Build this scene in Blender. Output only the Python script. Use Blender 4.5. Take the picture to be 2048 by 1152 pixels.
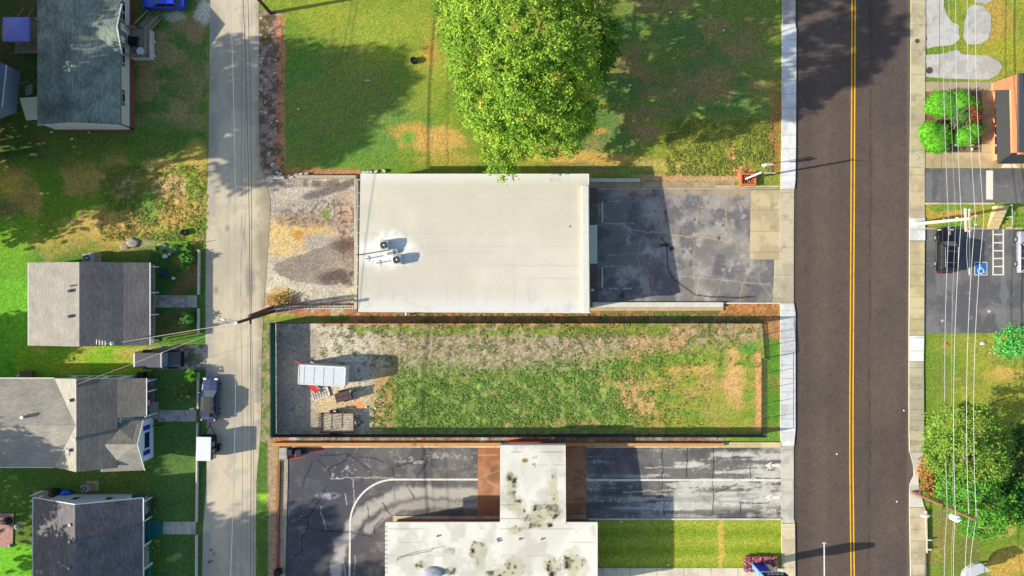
import bpy, bmesh, math, random
import numpy as np
from mathutils import Vector, Matrix
random.seed(4)
for o in list(bpy.data.objects): bpy.data.objects.remove(o)
SC = bpy.context.scene
COL = SC.collection

# ---------------------------------------------------------------- camera, sky, sun, exposure
S = 18.0      # pixels of the 2048 px photograph per metre at ground level
H = 80.0      # camera height
cam = bpy.data.cameras.new('camera'); cam.sensor_width = 36; cam.lens = 18 * H / (1024 / S); cam.clip_end = 3000
camo = bpy.data.objects.new('camera', cam); COL.objects.link(camo); camo.location = (0, 0, H); SC.camera = camo
EL, AZ = math.radians(24.3), math.radians(10.7)          # sun height; shadows fall east, a little north
SUN_DIR = Vector((math.cos(AZ) * math.cos(EL), math.sin(AZ) * math.cos(EL), -math.sin(EL)))
w = bpy.data.worlds.new('World'); SC.world = w; w.use_nodes = True
nt = w.node_tree; bg = nt.nodes['Background']
sky = nt.nodes.new('ShaderNodeTexSky'); sky.sky_type = 'NISHITA'; sky.sun_disc = False
sky.dust_density = 1.2; sky.ozone_density = 1.0; sky.sun_elevation = EL; sky.sun_rotation = math.radians(180 + 90 - math.degrees(AZ))
nt.links.new(sky.outputs[0], bg.inputs[0]); bg.inputs[1].default_value = 0.12
sun = bpy.data.lights.new('sun', 'SUN'); sun.energy = 4.6; sun.angle = math.radians(0.5); sun.color = (1, 0.92, 0.77)
suno = bpy.data.objects.new('sun', sun); COL.objects.link(suno); suno.location = (0, 0, 60)
suno.rotation_euler = SUN_DIR.to_track_quat('-Z', 'Y').to_euler()
SC.view_settings.view_transform = 'Standard'; SC.view_settings.look = 'None'; SC.view_settings.gamma = 1
SC.view_settings.exposure = 0.90

# ---------------------------------------------------------------- helpers
def lin(r, g, b, k=0.85):
    f = lambda v: (v / 255 / 12.92 if v / 255 <= 0.04045 else ((v / 255 + 0.055) / 1.055) ** 2.4) * k
    return np.array([f(r), f(g), f(b)])
def P(px, py, h=0.0):          # where a point at height h stands that the photo shows at (px, py)
    k = (H - h) / H / S
    return Vector(((px - 1024) * k, -(py - 576) * k, h))
def proj(X, Y, Z):
    k = S * H / (H - Z)
    return 1024 + X * k, 576 - Y * k
RNG = np.random.default_rng(11)
TAB = RNG.random((256, 256))
def vn(x, y):
    xi = np.floor(x).astype(int); yi = np.floor(y).astype(int)
    fx = x - xi; fy = y - yi; fx = fx * fx * (3 - 2 * fx); fy = fy * fy * (3 - 2 * fy)
    a, b = xi & 255, (xi + 1) & 255; c, d = yi & 255, (yi + 1) & 255
    return (TAB[c, a] * (1 - fx) + TAB[c, b] * fx) * (1 - fy) + (TAB[d, a] * (1 - fx) + TAB[d, b] * fx) * fy
def fbm(px, py, s, octv=4, seed=0, sy=None):
    t = np.zeros(np.shape(px)); n = 0; a = 1.0; x = px / s + seed * 37.7; y = py / (sy or s) + seed * 21.3
    for k in range(octv):
        t = t + a * vn(x, y); n += a; a *= 0.55; x = x * 2.03 + 5.1; y = y * 2.03 + 9.7
    return t / n
def ss(x, a, b):
    t = np.clip((x - a) / (b - a), 0, 1); return t * t * (3 - 2 * t)
def mix(A, B, m):
    return A + (B - A) * np.asarray(m)[..., None]
def rect(px, py, x0, y0, x1, y1, soft=3, wob=0, ws=25, seed=3):
    if wob:
        px = px + (fbm(px, py, ws, 3, seed) - .5) * 2 * wob; py = py + (fbm(px, py, ws, 3, seed + 5) - .5) * 2 * wob
    return ss(px, x0 - soft, x0 + soft) * (1 - ss(px, x1 - soft, x1 + soft)) * ss(py, y0 - soft, y0 + soft) * (1 - ss(py, y1 - soft, y1 + soft))
def ell(px, py, cx, cy, rx, ry, wob=0.35, seed=1, soft=0.4):
    d = np.hypot((px - cx) / rx, (py - cy) / ry) + (fbm(px, py, min(rx, ry) * 0.9 + 4, 4, seed) - .5) * 2 * wob
    return 1 - ss(d, 1 - soft, 1 + soft)
def polyline_dist(px, py, pts):
    best = np.full(np.shape(px), 1e9)
    for (x0, y0), (x1, y1) in zip(pts, pts[1:]):
        dx, dy = x1 - x0, y1 - y0; L = dx * dx + dy * dy + 1e-9
        t = np.clip(((px - x0) * dx + (py - y0) * dy) / L, 0, 1)
        best = np.minimum(best, np.hypot(px - x0 - t * dx, py - y0 - t * dy))
    return best
def crack(px, py, pts, w, jit=3, seed=2, js=14):
    qx = px + (fbm(px, py, js, 3, seed) - .5) * 2 * jit; qy = py + (fbm(px, py, js, 3, seed + 9) - .5) * 2 * jit
    return 1 - ss(polyline_dist(qx, qy, pts), w * 0.4, w * 0.9)
def inpoly(px, py, pts, wob=0, seed=4, ws=14):
    if wob:
        px = px + (fbm(px, py, ws, 3, seed) - .5) * 2 * wob; py = py + (fbm(px, py, ws, 3, seed + 5) - .5) * 2 * wob
    r = np.zeros(np.shape(px), bool); n = len(pts)
    for i in range(n):
        x0, y0 = pts[i]; x1, y1 = pts[(i + 1) % n]
        c = ((y0 > py) != (y1 > py)) & (px < (x1 - x0) * (py - y0) / ((y1 - y0) or 1e-9) + x0)
        r ^= c
    return r.astype(float)

# ---------------------------------------------------------------- materials
MATS = {}
def _base(name):
    m = bpy.data.materials.new(name); m.use_nodes = True
    return m, m.node_tree, m.node_tree.nodes['Principled BSDF']
def mat(name, rgb, rough=0.8, var=0.25, scale=4.0, metal=0.0, bump=0.0, spec=0.3, k=0.85, alpha=None, coat=0.0):
    if name in MATS: return MATS[name]
    m, t, b = _base(name); c = lin(*rgb, k)
    b.inputs['Roughness'].default_value = rough; b.inputs['Metallic'].default_value = metal
    b.inputs['Specular IOR Level'].default_value = spec; b.inputs['Coat Weight'].default_value = coat
    tc = t.nodes.new('ShaderNodeTexCoord'); nz = t.nodes.new('ShaderNodeTexNoise'); nz.inputs['Scale'].default_value = scale; nz.inputs['Detail'].default_value = 6
    t.links.new(tc.outputs['Object'], nz.inputs['Vector'])
    r = t.nodes.new('ShaderNodeValToRGB'); r.color_ramp.elements[0].position = .3; r.color_ramp.elements[1].position = .7
    r.color_ramp.elements[0].color = (*np.clip(c * (1 - var), 0, 1), 1); r.color_ramp.elements[1].color = (*np.clip(c * (1 + var), 0, 1), 1)
    t.links.new(nz.outputs['Fac'], r.inputs['Fac']); t.links.new(r.outputs['Color'], b.inputs['Base Color'])
    if bump:
        n2 = t.nodes.new('ShaderNodeTexNoise'); n2.inputs['Scale'].default_value = scale * 5
        t.links.new(tc.outputs['Object'], n2.inputs['Vector'])
        bp = t.nodes.new('ShaderNodeBump'); bp.inputs['Strength'].default_value = bump; bp.inputs['Distance'].default_value = .03
        t.links.new(n2.outputs['Fac'], bp.inputs['Height']); t.links.new(bp.outputs['Normal'], b.inputs['Normal'])
    MATS[name] = m; return m
def amat(name, rough=0.9, grain=0.3, gscale=9.0, bump=0.0, spec=0.15, bscale=7.0):     # colour laid down per point, grain by nodes
    if name in MATS: return MATS[name]
    m, t, b = _base(name)
    b.inputs['Roughness'].default_value = rough; b.inputs['Specular IOR Level'].default_value = spec
    at = t.nodes.new('ShaderNodeAttribute'); at.attribute_name = 'Col'
    tc = t.nodes.new('ShaderNodeTexCoord'); nz = t.nodes.new('ShaderNodeTexNoise'); nz.inputs['Scale'].default_value = gscale
    nz.inputs['Detail'].default_value = 3; nz.inputs['Roughness'].default_value = .7
    t.links.new(tc.outputs['Object'], nz.inputs['Vector'])
    mr = t.nodes.new('ShaderNodeMapRange'); mr.inputs['From Min'].default_value = .25; mr.inputs['From Max'].default_value = .75
    mr.inputs['To Min'].default_value = 1 - grain; mr.inputs['To Max'].default_value = 1 + grain
    t.links.new(nz.outputs['Fac'], mr.inputs['Value'])
    vm = t.nodes.new('ShaderNodeVectorMath'); vm.operation = 'SCALE'
    t.links.new(at.outputs['Color'], vm.inputs[0]); t.links.new(mr.outputs['Result'], vm.inputs['Scale'])
    t.links.new(vm.outputs['Vector'], b.inputs['Base Color'])
    if bump:
        n2 = t.nodes.new('ShaderNodeTexNoise'); n2.inputs['Scale'].default_value = bscale; n2.inputs['Detail'].default_value = 4
        t.links.new(tc.outputs['Object'], n2.inputs['Vector'])
        bp = t.nodes.new('ShaderNodeBump'); bp.inputs['Strength'].default_value = 1; bp.inputs['Distance'].default_value = bump
        t.links.new(n2.outputs['Fac'], bp.inputs['Height']); t.links.new(bp.outputs['Normal'], b.inputs['Normal'])
    MATS[name] = m; return m
def shingle(name, rgb, var=.35, rows=0.2, rowdark=.75, axis='Y', k=.85):      # mottled shingle courses running along an axis
    if name in MATS: return MATS[name]
    m, t, b = _base(name); c = lin(*rgb, k)
    b.inputs['Roughness'].default_value = .92; b.inputs['Specular IOR Level'].default_value = .12
    tc = t.nodes.new('ShaderNodeTexCoord'); mp = t.nodes.new('ShaderNodeMapping')
    if axis == 'Y': mp.inputs['Rotation'].default_value = (0, 0, math.radians(90))
    t.links.new(tc.outputs['Object'], mp.inputs['Vector'])
    br = t.nodes.new('ShaderNodeTexBrick'); br.inputs['Scale'].default_value = 1; br.inputs['Brick Width'].default_value = .45; br.inputs['Row Height'].default_value = rows
    br.inputs['Mortar Size'].default_value = .02; br.inputs['Mortar Smooth'].default_value = .3
    br.inputs['Color1'].default_value = (*c * (1 - var * .5), 1); br.inputs['Color2'].default_value = (*c * (1 + var * .5), 1); br.inputs['Mortar'].default_value = (*c * rowdark, 1)
    t.links.new(mp.outputs[0], br.inputs['Vector'])
    nz = t.nodes.new('ShaderNodeTexNoise'); nz.inputs['Scale'].default_value = 6; nz.inputs['Detail'].default_value = 5; nz.inputs['Roughness'].default_value = .75
    n3 = t.nodes.new('ShaderNodeTexNoise'); n3.inputs['Scale'].default_value = .5; n3.inputs['Detail'].default_value = 5
    t.links.new(tc.outputs['Object'], nz.inputs['Vector']); t.links.new(tc.outputs['Object'], n3.inputs['Vector'])
    ad = t.nodes.new('ShaderNodeMath'); ad.operation = 'ADD'; t.links.new(nz.outputs['Fac'], ad.inputs[0]); t.links.new(n3.outputs['Fac'], ad.inputs[1])
    mr = t.nodes.new('ShaderNodeMapRange'); mr.inputs['From Min'].default_value = .65; mr.inputs['From Max'].default_value = 1.35
    mr.inputs['To Min'].default_value = 1 - var; mr.inputs['To Max'].default_value = 1 + var; t.links.new(ad.outputs[0], mr.inputs['Value'])
    vm = t.nodes.new('ShaderNodeVectorMath'); vm.operation = 'SCALE'; t.links.new(br.outputs['Color'], vm.inputs[0]); t.links.new(mr.outputs['Result'], vm.inputs['Scale'])
    t.links.new(vm.outputs[0], b.inputs['Base Color'])
    MATS[name] = m; return m
def leafmat(name, trans=.35):
    if name in MATS: return MATS[name]
    m, t, b = _base(name); b.inputs['Roughness'].default_value = .6; b.inputs['Specular IOR Level'].default_value = .25
    at = t.nodes.new('ShaderNodeAttribute'); at.attribute_name = 'Col'
    t.links.new(at.outputs['Color'], b.inputs['Base Color'])
    tr = t.nodes.new('ShaderNodeBsdfTranslucent'); t.links.new(at.outputs['Color'], tr.inputs['Color'])
    mx = t.nodes.new('ShaderNodeMixShader'); mx.inputs[0].default_value = trans
    t.links.new(b.outputs[0], mx.inputs[1]); t.links.new(tr.outputs[0], mx.inputs[2])
    t.links.new(mx.outputs[0], t.nodes['Material Output'].inputs['Surface'])
    MATS[name] = m; return m

# ---------------------------------------------------------------- objects
def tag(o, label, cat, group=None):
    o['label'] = label; o['category'] = cat
    if group: o['group'] = group
    return o
def thing(name, label, cat, loc=(0, 0, 0), group=None, rz=0):
    o = bpy.data.objects.new(name, None); o.empty_display_size = .3; COL.objects.link(o)
    o.location = loc; o.rotation_euler = (0, 0, rz)
    return tag(o, label, cat, group)
def rootloc(p):
    while p.parent: p = p.parent
    return np.array(p.location)
class MB:
    def __init__(s): s.v = []; s.f = []
    def add(s, vs, fs):
        n = len(s.v); s.v += [tuple(v) for v in vs]; s.f += [tuple(i + n for i in f) for f in fs]; return s
    def box(s, c, d, rz=0, taper=1.0, tilt=None):
        x, y, z = d[0] / 2, d[1] / 2, d[2] / 2
        vs = [(-x, -y, -z), (x, -y, -z), (x, y, -z), (-x, y, -z), (-x * taper, -y * taper, z), (x * taper, -y * taper, z), (x * taper, y * taper, z), (-x * taper, y * taper, z)]
        M = Matrix.Rotation(rz, 4, 'Z')
        if tilt: M = M @ Matrix.Rotation(tilt[1], 4, tilt[0])
        return s.add([M @ Vector(v) + Vector(c) for v in vs], [(3, 2, 1, 0), (4, 5, 6, 7), (0, 1, 5, 4), (1, 2, 6, 5), (2, 3, 7, 6), (3, 0, 4, 7)])
    def wall(s, a, b, z0, z1, t):     # upright slab between two ground points
        a = Vector((a[0], a[1], 0)); b = Vector((b[0], b[1], 0)); d = b - a
        return s.box(((a.x + b.x) / 2, (a.y + b.y) / 2, (z0 + z1) / 2), (d.length, t, z1 - z0), math.atan2(d.y, d.x))
    def prism(s, pts, z0, z1):       # pts = xy polygon (ccw); z may be per-point lists
        n = len(pts); z0 = z0 if hasattr(z0, '__len__') else [z0] * n; z1 = z1 if hasattr(z1, '__len__') else [z1] * n
        vs = [(p[0], p[1], z) for p, z in zip(pts, z0)] + [(p[0], p[1], z) for p, z in zip(pts, z1)]
        return s.add(vs, [tuple(range(n - 1, -1, -1)), tuple(range(n, 2 * n))] + [(i, (i + 1) % n, n + (i + 1) % n, n + i) for i in range(n)])
    def slab(s, pts3, t):            # sloped sheet with thickness t (downwards)
        n = len(pts3); vs = [tuple(p) for p in pts3] + [(p[0], p[1], p[2] - t) for p in pts3]
        return s.add(vs, [tuple(range(n)), tuple(range(2 * n - 1, n - 1, -1))] + [(n + i, n + (i + 1) % n, (i + 1) % n, i) for i in range(n)])
    def tube(s, pts, r, n=8, cap=True):
        pts = [Vector(p) for p in pts]; rs = r if hasattr(r, '__len__') else [r] * len(pts); vs = []; fs = []
        for i, p in enumerate(pts):
            d = (pts[min(i + 1, len(pts) - 1)] - pts[max(i - 1, 0)]).normalized()
            u = d.cross(Vector((0, 0, 1)));  u = Vector((1, 0, 0)) if u.length < 1e-4 else u.normalized()
            v = d.cross(u)
            vs += [p + (u * math.cos(a) + v * math.sin(a)) * rs[i] for a in [2 * math.pi * k / n for k in range(n)]]
        for i in range(len(pts) - 1):
            fs += [(i * n + k, i * n + (k + 1) % n, (i + 1) * n + (k + 1) % n, (i + 1) * n + k) for k in range(n)]
        if cap: fs += [tuple(range(n - 1, -1, -1)), tuple(range((len(pts) - 1) * n, len(pts) * n))]
        return s.add(vs, fs)
    def cyl(s, c, r, h, n=16, r2=None, axis='Z'):
        r2 = r if r2 is None else r2; vs = []
        for z, q in ((-h / 2, r), (h / 2, r2)):
            for k in range(n):
                a = 2 * math.pi * k / n; v = (q * math.cos(a), q * math.sin(a), z)
                if axis == 'Y': v = (v[0], v[2], v[1])
                if axis == 'X': v = (v[2], v[0], v[1])
                vs.append((v[0] + c[0], v[1] + c[1], v[2] + c[2]))
        return s.add(vs, [tuple(range(n - 1, -1, -1)), tuple(range(n, 2 * n))] + [(k, (k + 1) % n, n + (k + 1) % n, n + k) for k in range(n)])
    def ring(s, c, r0, r1, h, n=20):
        vs = []
        for z in (-h / 2, h / 2):
            for q in (r0, r1): vs += [(c[0] + q * math.cos(2 * math.pi * k / n), c[1] + q * math.sin(2 * math.pi * k / n), c[2] + z) for k in range(n)]
        fs = []
        for k in range(n):
            j = (k + 1) % n
            fs += [(2 * n + k, 3 * n + k, 3 * n + j, 2 * n + j), (n + k, n + j, 3 * n + j, 3 * n + k), (k, 2 * n + k, 2 * n + j, j), (k, j, n + j, n + k)]
        return s.add(vs, fs)
    def ball(s, c, r, seg=14, rings=9, wob=0, seed=0, zs=1.0):
        rg = random.Random(seed); vs = []; fs = []
        rr = r if hasattr(r, '__len__') else (r, r, r * zs)
        for i in range(rings + 1):
            th = math.pi * i / rings
            for k in range(seg):
                a = 2 * math.pi * k / seg; q = 1 + (rg.random() - .5) * wob
                vs.append((c[0] + rr[0] * q * math.sin(th) * math.cos(a), c[1] + rr[1] * q * math.sin(th) * math.sin(a), c[2] + rr[2] * q * math.cos(th)))
        for i in range(rings):
            fs += [(i * seg + k, (i + 1) * seg + k, (i + 1) * seg + (k + 1) % seg, i * seg + (k + 1) % seg) for k in range(seg)]
        return s.add(vs, fs)
    def build(s, name, m, parent=None, local=False, smooth=False, bevel=0):
        me = bpy.data.meshes.new(name); off = np.zeros(3) if (local or parent is None) else rootloc(parent)
        v = np.array(s.v) - off; me.from_pydata([tuple(x) for x in v], [], s.f); me.materials.append(m)
        bm = bmesh.new(); bm.from_mesh(me); bmesh.ops.recalc_face_normals(bm, faces=bm.faces); bm.to_mesh(me); bm.free()
        if smooth: me.polygons.foreach_set('use_smooth', [True] * len(me.polygons))
        o = bpy.data.objects.new(name, me); COL.objects.link(o)
        if parent: o.parent = parent
        if bevel:
            b = o.modifiers.new('bevel', 'BEVEL'); b.width = bevel; b.segments = 2; b.limit_method = 'ANGLE'
        return o
def each(mb, name, m, parent=None, **kw):      # every piece of the builder becomes a part of its own
    out = []
    n = len(mb.v); ids = list(range(n))
    def find(i):
        while ids[i] != i: ids[i] = ids[ids[i]]; i = ids[i]
        return i
    for f in mb.f:
        for i in f[1:]: ids[find(i)] = find(f[0])
    groups = {}
    for f in mb.f: groups.setdefault(find(f[0]), []).append(f)
    for fs in groups.values():
        idx = sorted({i for f in fs for i in f}); mp = {i: k for k, i in enumerate(idx)}; q = MB()
        q.v = [mb.v[i] for i in idx]; q.f = [tuple(mp[i] for i in f) for f in fs]; out.append(q.build(name, m, parent, **kw))
    return out
MB.each = lambda s, name, m, parent=None, **kw: each(s, name, m, parent, **kw)
def nmesh(name, verts, faces4, cols, m, parent=None, smooth=True):     # fast mesh from arrays
    me = bpy.data.meshes.new(name); n = len(verts); k = faces4.shape[1]
    me.vertices.add(n); me.vertices.foreach_set('co', np.asarray(verts, np.float32).ravel())
    me.loops.add(faces4.size); me.loops.foreach_set('vertex_index', faces4.astype(np.int32).ravel())
    me.polygons.add(len(faces4)); me.polygons.foreach_set('loop_start', np.arange(0, faces4.size, k, dtype=np.int32))
    me.polygons.foreach_set('loop_total', np.full(len(faces4), k, np.int32))
    me.polygons.foreach_set('use_smooth', np.full(len(faces4), smooth))
    if cols is not None:
        a = me.attributes.new('Col', 'FLOAT_COLOR', 'POINT'); c = np.ones((n, 4), np.float32); c[:, :3] = np.clip(cols, 0, 1)
        a.data.foreach_set('color', c.ravel())
    me.update(); me.materials.append(m)
    o = bpy.data.objects.new(name, me); COL.objects.link(o)
    if parent: o.parent = parent
    return o
def grid_faces(nu, nv):
    i = np.arange(nu - 1)[None, :] + np.arange(nv - 1)[:, None] * nu; i = i.ravel()
    return np.stack([i, i + 1, i + nu + 1, i + nu], 1)
def sheet(name, rows, z, res, fn, m, parent=None, hfn=None):
    # rows: (py, left px, right px) down the picture; a sheet laid over the ground at height z, coloured by fn(px, py)
    rows = sorted(rows); ys = np.array([r[0] for r in rows], float)
    y = np.linspace(ys[0], ys[-1], max(2, int((ys[-1] - ys[0]) / res) + 1))
    xl = np.interp(y, ys, [r[1] for r in rows]); xr = np.interp(y, ys, [r[2] for r in rows])
    nu = max(2, int(np.max(xr - xl) / res) + 1); u = np.linspace(0, 1, nu)
    px = xl[:, None] + (xr - xl)[:, None] * u[None]; py = np.repeat(y[:, None], nu, 1)
    col = fn(px, py); k = 1 / S
    zz = np.full(px.shape, z) + (hfn(px, py) if hfn else 0)
    V = np.stack([(px - 1024) * k, -(py - 576) * k, zz], -1).reshape(-1, 3)
    if parent: V = V - rootloc(parent)
    F = grid_faces(nu, len(y))[:, ::-1]
    o = nmesh(name, V, F, col.reshape(-1, 3), m, parent)
    if parent is None: o['kind'] = 'structure'
    return o
def roofgrid(name, a, b, c, d, res, fn, m, parent):       # sloped painted roof face, corners a b c d (3D); fn gets photo pixels
    a, b, c, d = [np.array(p) for p in (a, b, c, d)]
    nu = max(2, int(np.linalg.norm(b - a) / res)); nv = max(2, int(np.linalg.norm(d - a) / res))
    u = np.linspace(0, 1, nu)[None, :, None]; v = np.linspace(0, 1, nv)[:, None, None]
    V = (a * (1 - u) + b * u) * (1 - v) + (d * (1 - u) + c * u) * v
    px, py = proj(V[..., 0], V[..., 1], V[..., 2]); col = fn(px, py)
    F = grid_faces(nu, nv)
    n = np.cross(b - a, d - a)
    if n[2] < 0: F = F[:, ::-1]
    return nmesh(name, V.reshape(-1, 3) - rootloc(parent), F, col.reshape(-1, 3), m, parent)
def dup(root, loc, label=None, rz=None, group=None):
    r = root.copy(); COL.objects.link(r); r.location = loc
    if rz is not None: r.rotation_euler = (0, 0, rz)
    if label: r['label'] = label
    if group: r['group'] = group
    for ch in list(root.children):
        c = ch.copy(); COL.objects.link(c); c.parent = r
        for g in ch.children:
            d = g.copy(); COL.objects.link(d); d.parent = c
    return r
def struct(o): o['kind'] = 'structure'; return o
# ================================================================= GROUND (grass, dirt, gravel: one sheet to the horizon)
GR = amat('ground_cover', grain=.42, gscale=8.0, bump=.035, bscale=9)
def patches(px, py, col, lst, seed0=20):
    for i, (cx, cy, rx, ry, rgb, st) in enumerate(lst):
        m = np.abs(px - cx) < rx * 2.2; m &= np.abs(py - cy) < ry * 2.2
        if m.any():
            mm = ell(px[m], py[m], cx, cy, rx, ry, .45, seed0 + i) * st
            col[m] = mix(col[m], lin(*rgb), mm)
    return col
def ground_col(px, py):
    n1 = fbm(px, py, 130, 4, 1); n2 = fbm(px, py, 34, 4, 2); n3 = fbm(px, py, 9, 3, 3); n4 = fbm(px, py, 4.2, 2, 4)
    streak = fbm(px, py, 120, 3, 6, sy=10)
    c = mix(lin(112, 140, 46), lin(150, 156, 58), ss(n1, .35, .65))
    c = mix(c, lin(96, 132, 46), ss(n2, .52, .75) * .7)
    c = mix(c, lin(172, 150, 74), ss(n2 * .6 + n3 * .4, .55, .72) * .55)
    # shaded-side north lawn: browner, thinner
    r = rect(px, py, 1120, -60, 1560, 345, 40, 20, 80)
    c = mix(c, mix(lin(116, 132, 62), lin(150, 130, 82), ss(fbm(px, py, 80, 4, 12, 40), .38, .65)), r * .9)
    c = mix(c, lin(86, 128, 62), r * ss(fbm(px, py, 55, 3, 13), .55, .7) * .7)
    r = rect(px, py, 1300, 235, 1540, 360, 25, 20, 60); c = mix(c, mix(lin(112, 138, 40), lin(160, 150, 66), n3), r)
    r = ell(px, py, 640, 230, 190, 120, .4, 17, .5); c = mix(c, mix(lin(88, 140, 66), lin(112, 132, 66), ss(n1, .4, .6)), r * .75)  # greener, darker tint under the left trees' shadow, put into the grass colour
    # left gardens
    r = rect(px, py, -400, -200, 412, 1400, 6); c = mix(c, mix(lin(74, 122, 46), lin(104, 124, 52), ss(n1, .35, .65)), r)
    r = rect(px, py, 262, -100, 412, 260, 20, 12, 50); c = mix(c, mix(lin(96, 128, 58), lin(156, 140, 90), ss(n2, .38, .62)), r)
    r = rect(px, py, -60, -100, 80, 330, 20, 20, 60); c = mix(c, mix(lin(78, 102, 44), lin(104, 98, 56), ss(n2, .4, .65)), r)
    r = rect(px, py, -200, 330, 412, 500, 30, 22, 70); c = mix(c, mix(lin(112, 146, 44), lin(182, 156, 82), ss(fbm(px, py, 42, 5, 15), .42, .6)), r)
    r = rect(px, py, -200, 440, 70, 560, 24, 20, 50); c = mix(c, lin(112, 162, 40), r * .9)
    r = rect(px, py, -200, 560, 60, 760, 14, 12, 50); c = mix(c, mix(lin(84, 156, 40), lin(122, 180, 44), n3), r)
    r = rect(px, py, 30, 690, 400, 752, 9, 8, 40); c = mix(c, mix(lin(126, 172, 40), lin(158, 168, 62), ss(n2, .45, .65)), r)
    r = rect(px, py, -100, 1090, 66, 1200, 9, 10, 30); c = mix(c, lin(118, 190, 44), r)
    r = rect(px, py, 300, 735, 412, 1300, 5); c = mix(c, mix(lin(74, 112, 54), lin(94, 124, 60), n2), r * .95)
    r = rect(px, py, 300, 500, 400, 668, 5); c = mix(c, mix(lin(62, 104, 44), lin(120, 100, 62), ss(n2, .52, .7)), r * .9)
    c = patches(px, py, c, [
        (322, 330, 34, 14, (206, 172, 96), .9), (350, 378, 46, 22, (202, 166, 120), .9), (392, 330, 26, 44, (200, 168, 84), .8),
        (366, 420, 46, 30, (190, 150, 82), .75), (205, 448, 90, 16, (204, 168, 96), .7), (250, 372, 26, 24, (196, 160, 112), .8),
        (22, 372, 26, 18, (206, 178, 78), .9), (296, 412, 22, 34, (96, 146, 52), .8), (384, 370, 14, 30, (128, 166, 50), .8), (262, 487, 18, 10, (168, 156, 136), .8),
        (286, 486, 26, 9, (172, 158, 130), .6), (330, 498, 22, 8, (190, 176, 150), .7), (384, 545, 18, 18, (150, 116, 74), .7), (360, 520, 14, 12, (150, 114, 78), .6),
        (390, 58, 22, 24, (176, 132, 98), .7), (408, 24, 18, 22, (214, 206, 184), .9), (350, 32, 20, 10, (206, 200, 178), .7), (380, 160, 30, 60, (150, 130, 84), .5),
        (262, 704, 34, 8, (190, 160, 90), .7), (130, 730, 40, 8, (168, 176, 60), .5), (355, 1112, 8, 6, (170, 150, 104), .8), (342, 1118, 10, 5, (120, 190, 60), .8),
        (27, 955, 10, 5, (126, 170, 70), .6), (10, 420, 30, 14, (130, 112, 74), .7),
        # north lawn
        (870, 280, 60, 26, (204, 164, 88), .9), (820, 262, 40, 18, (196, 156, 78), .8), (860, 100, 14, 34, (190, 148, 70), .8), (830, 50, 60, 22, (160, 152, 58), .6), (930, 90, 26, 70, (150, 150, 54), .6),
        (900, 320, 60, 14, (186, 160, 74), .6), (817, 275, 14, 12, (98, 160, 60), .9), (640, 30, 60, 26, (150, 158, 52), .5), (760, 60, 90, 50, (140, 160, 58), .5),
        (560, 60, 8, 40, (112, 170, 56), .8), (1120, 312, 90, 12, (206, 166, 84), .9), (1220, 318, 60, 12, (196, 160, 80), .8), (1204, 210, 16, 9, (166, 160, 62), .9), (1196, 262, 20, 6, (196, 150, 70), .8),
        (1300, 265, 22, 14, (176, 128, 100), .7), (1400, 108, 22, 9, (160, 116, 84), .6), (1310, 156, 24, 9, (160, 118, 86), .6), (1498, 38, 9, 4, (196, 160, 60), .9), (1310, 92, 18, 5, (150, 160, 78), .7),
        (1464, 310, 10, 22, (206, 160, 98), .9), (1330, 330, 60, 12, (196, 170, 96), .6), (1340, 356, 70, 8, (196, 152, 110), .9), (1440, 358, 60, 7, (196, 158, 116), .9), (1490, 345, 22, 14, (206, 144, 98), .9),
        # right
        (1990, 40, 30, 50, (182, 150, 74), .8), (2010, 100, 40, 22, (160, 160, 52), .7), (1930, 690, 60, 20, (160, 160, 70), .5), (2010, 750, 40, 14, (202, 166, 92), .8), (1880, 760, 20, 40, (120, 140, 60), .6),
        (2020, 1130, 50, 34, (196, 160, 78), .9), (1890, 1060, 22, 40, (140, 128, 70), .8), (1990, 1060, 40, 12, (196, 170, 90), .8), (1930, 1120, 40, 40, (116, 118, 60), .8), (1856, 930, 12, 30, (170, 128, 82), .8)])
    # tyre tracks on the north lawn
    for k in (0, 11): c = mix(c, lin(84, 100, 40), crack(px, py, [(704 + k, 0), (696 + k, 50), (686 + k, 100), (680 + k, 120)], 2.4, 2, 30) * .5)
    # tilled strip beside the alley
    r = rect(px, py, 515, 22, 566, 350, 3, 5, 20); m = mix(lin(112, 92, 76), lin(160, 138, 124), ss(n3, .4, .65)); m = mix(m, lin(214, 204, 196), ss(n4, .72, .8)); m = mix(m, lin(94, 84, 48), ss(n2, .58, .72))
    c = mix(c, m, r); r = rect(px, py, 553, 30, 570, 350, 4, 5, 16); c = mix(c, lin(192, 132, 92), r * ss(n3, .3, .55))
    r = rect(px, py, 565, 338, 720, 351, 2, 3, 14); c = mix(c, mix(lin(204, 136, 90), lin(150, 116, 80), n3), r)
    # verge beside the bank and the garden walls
    r = rect(px, py, 512, 640, 546, 885, 2, 4, 16); c = mix(c, mix(lin(154, 142, 108), lin(112, 128, 64), ss(n3, .5, .62)), r)
    r = rect(px, py, 512, 884, 540, 1300, 2, 4, 16); c = mix(c, mix(lin(74, 108, 44), lin(98, 128, 52), n3), r)
    c = patches(px, py, c, [(527, 995, 14, 8, (150, 200, 60), .9)], 90)
    r = rect(px, py, 536, 884, 552, 1300, 2, 2, 16); c = mix(c, mix(lin(186, 150, 122), lin(160, 140, 110), n3), r)
    # yard west of the cream roof: broken paving gone to sand
    r = rect(px, py, 528, 352, 716, 612, 3, 5, 18)
    m = mix(lin(184, 172, 156), lin(206, 196, 172), ss(n2, .35, .65)); m = mix(m, lin(160, 150, 142), ss(n1, .5, .65) * .6)
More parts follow.
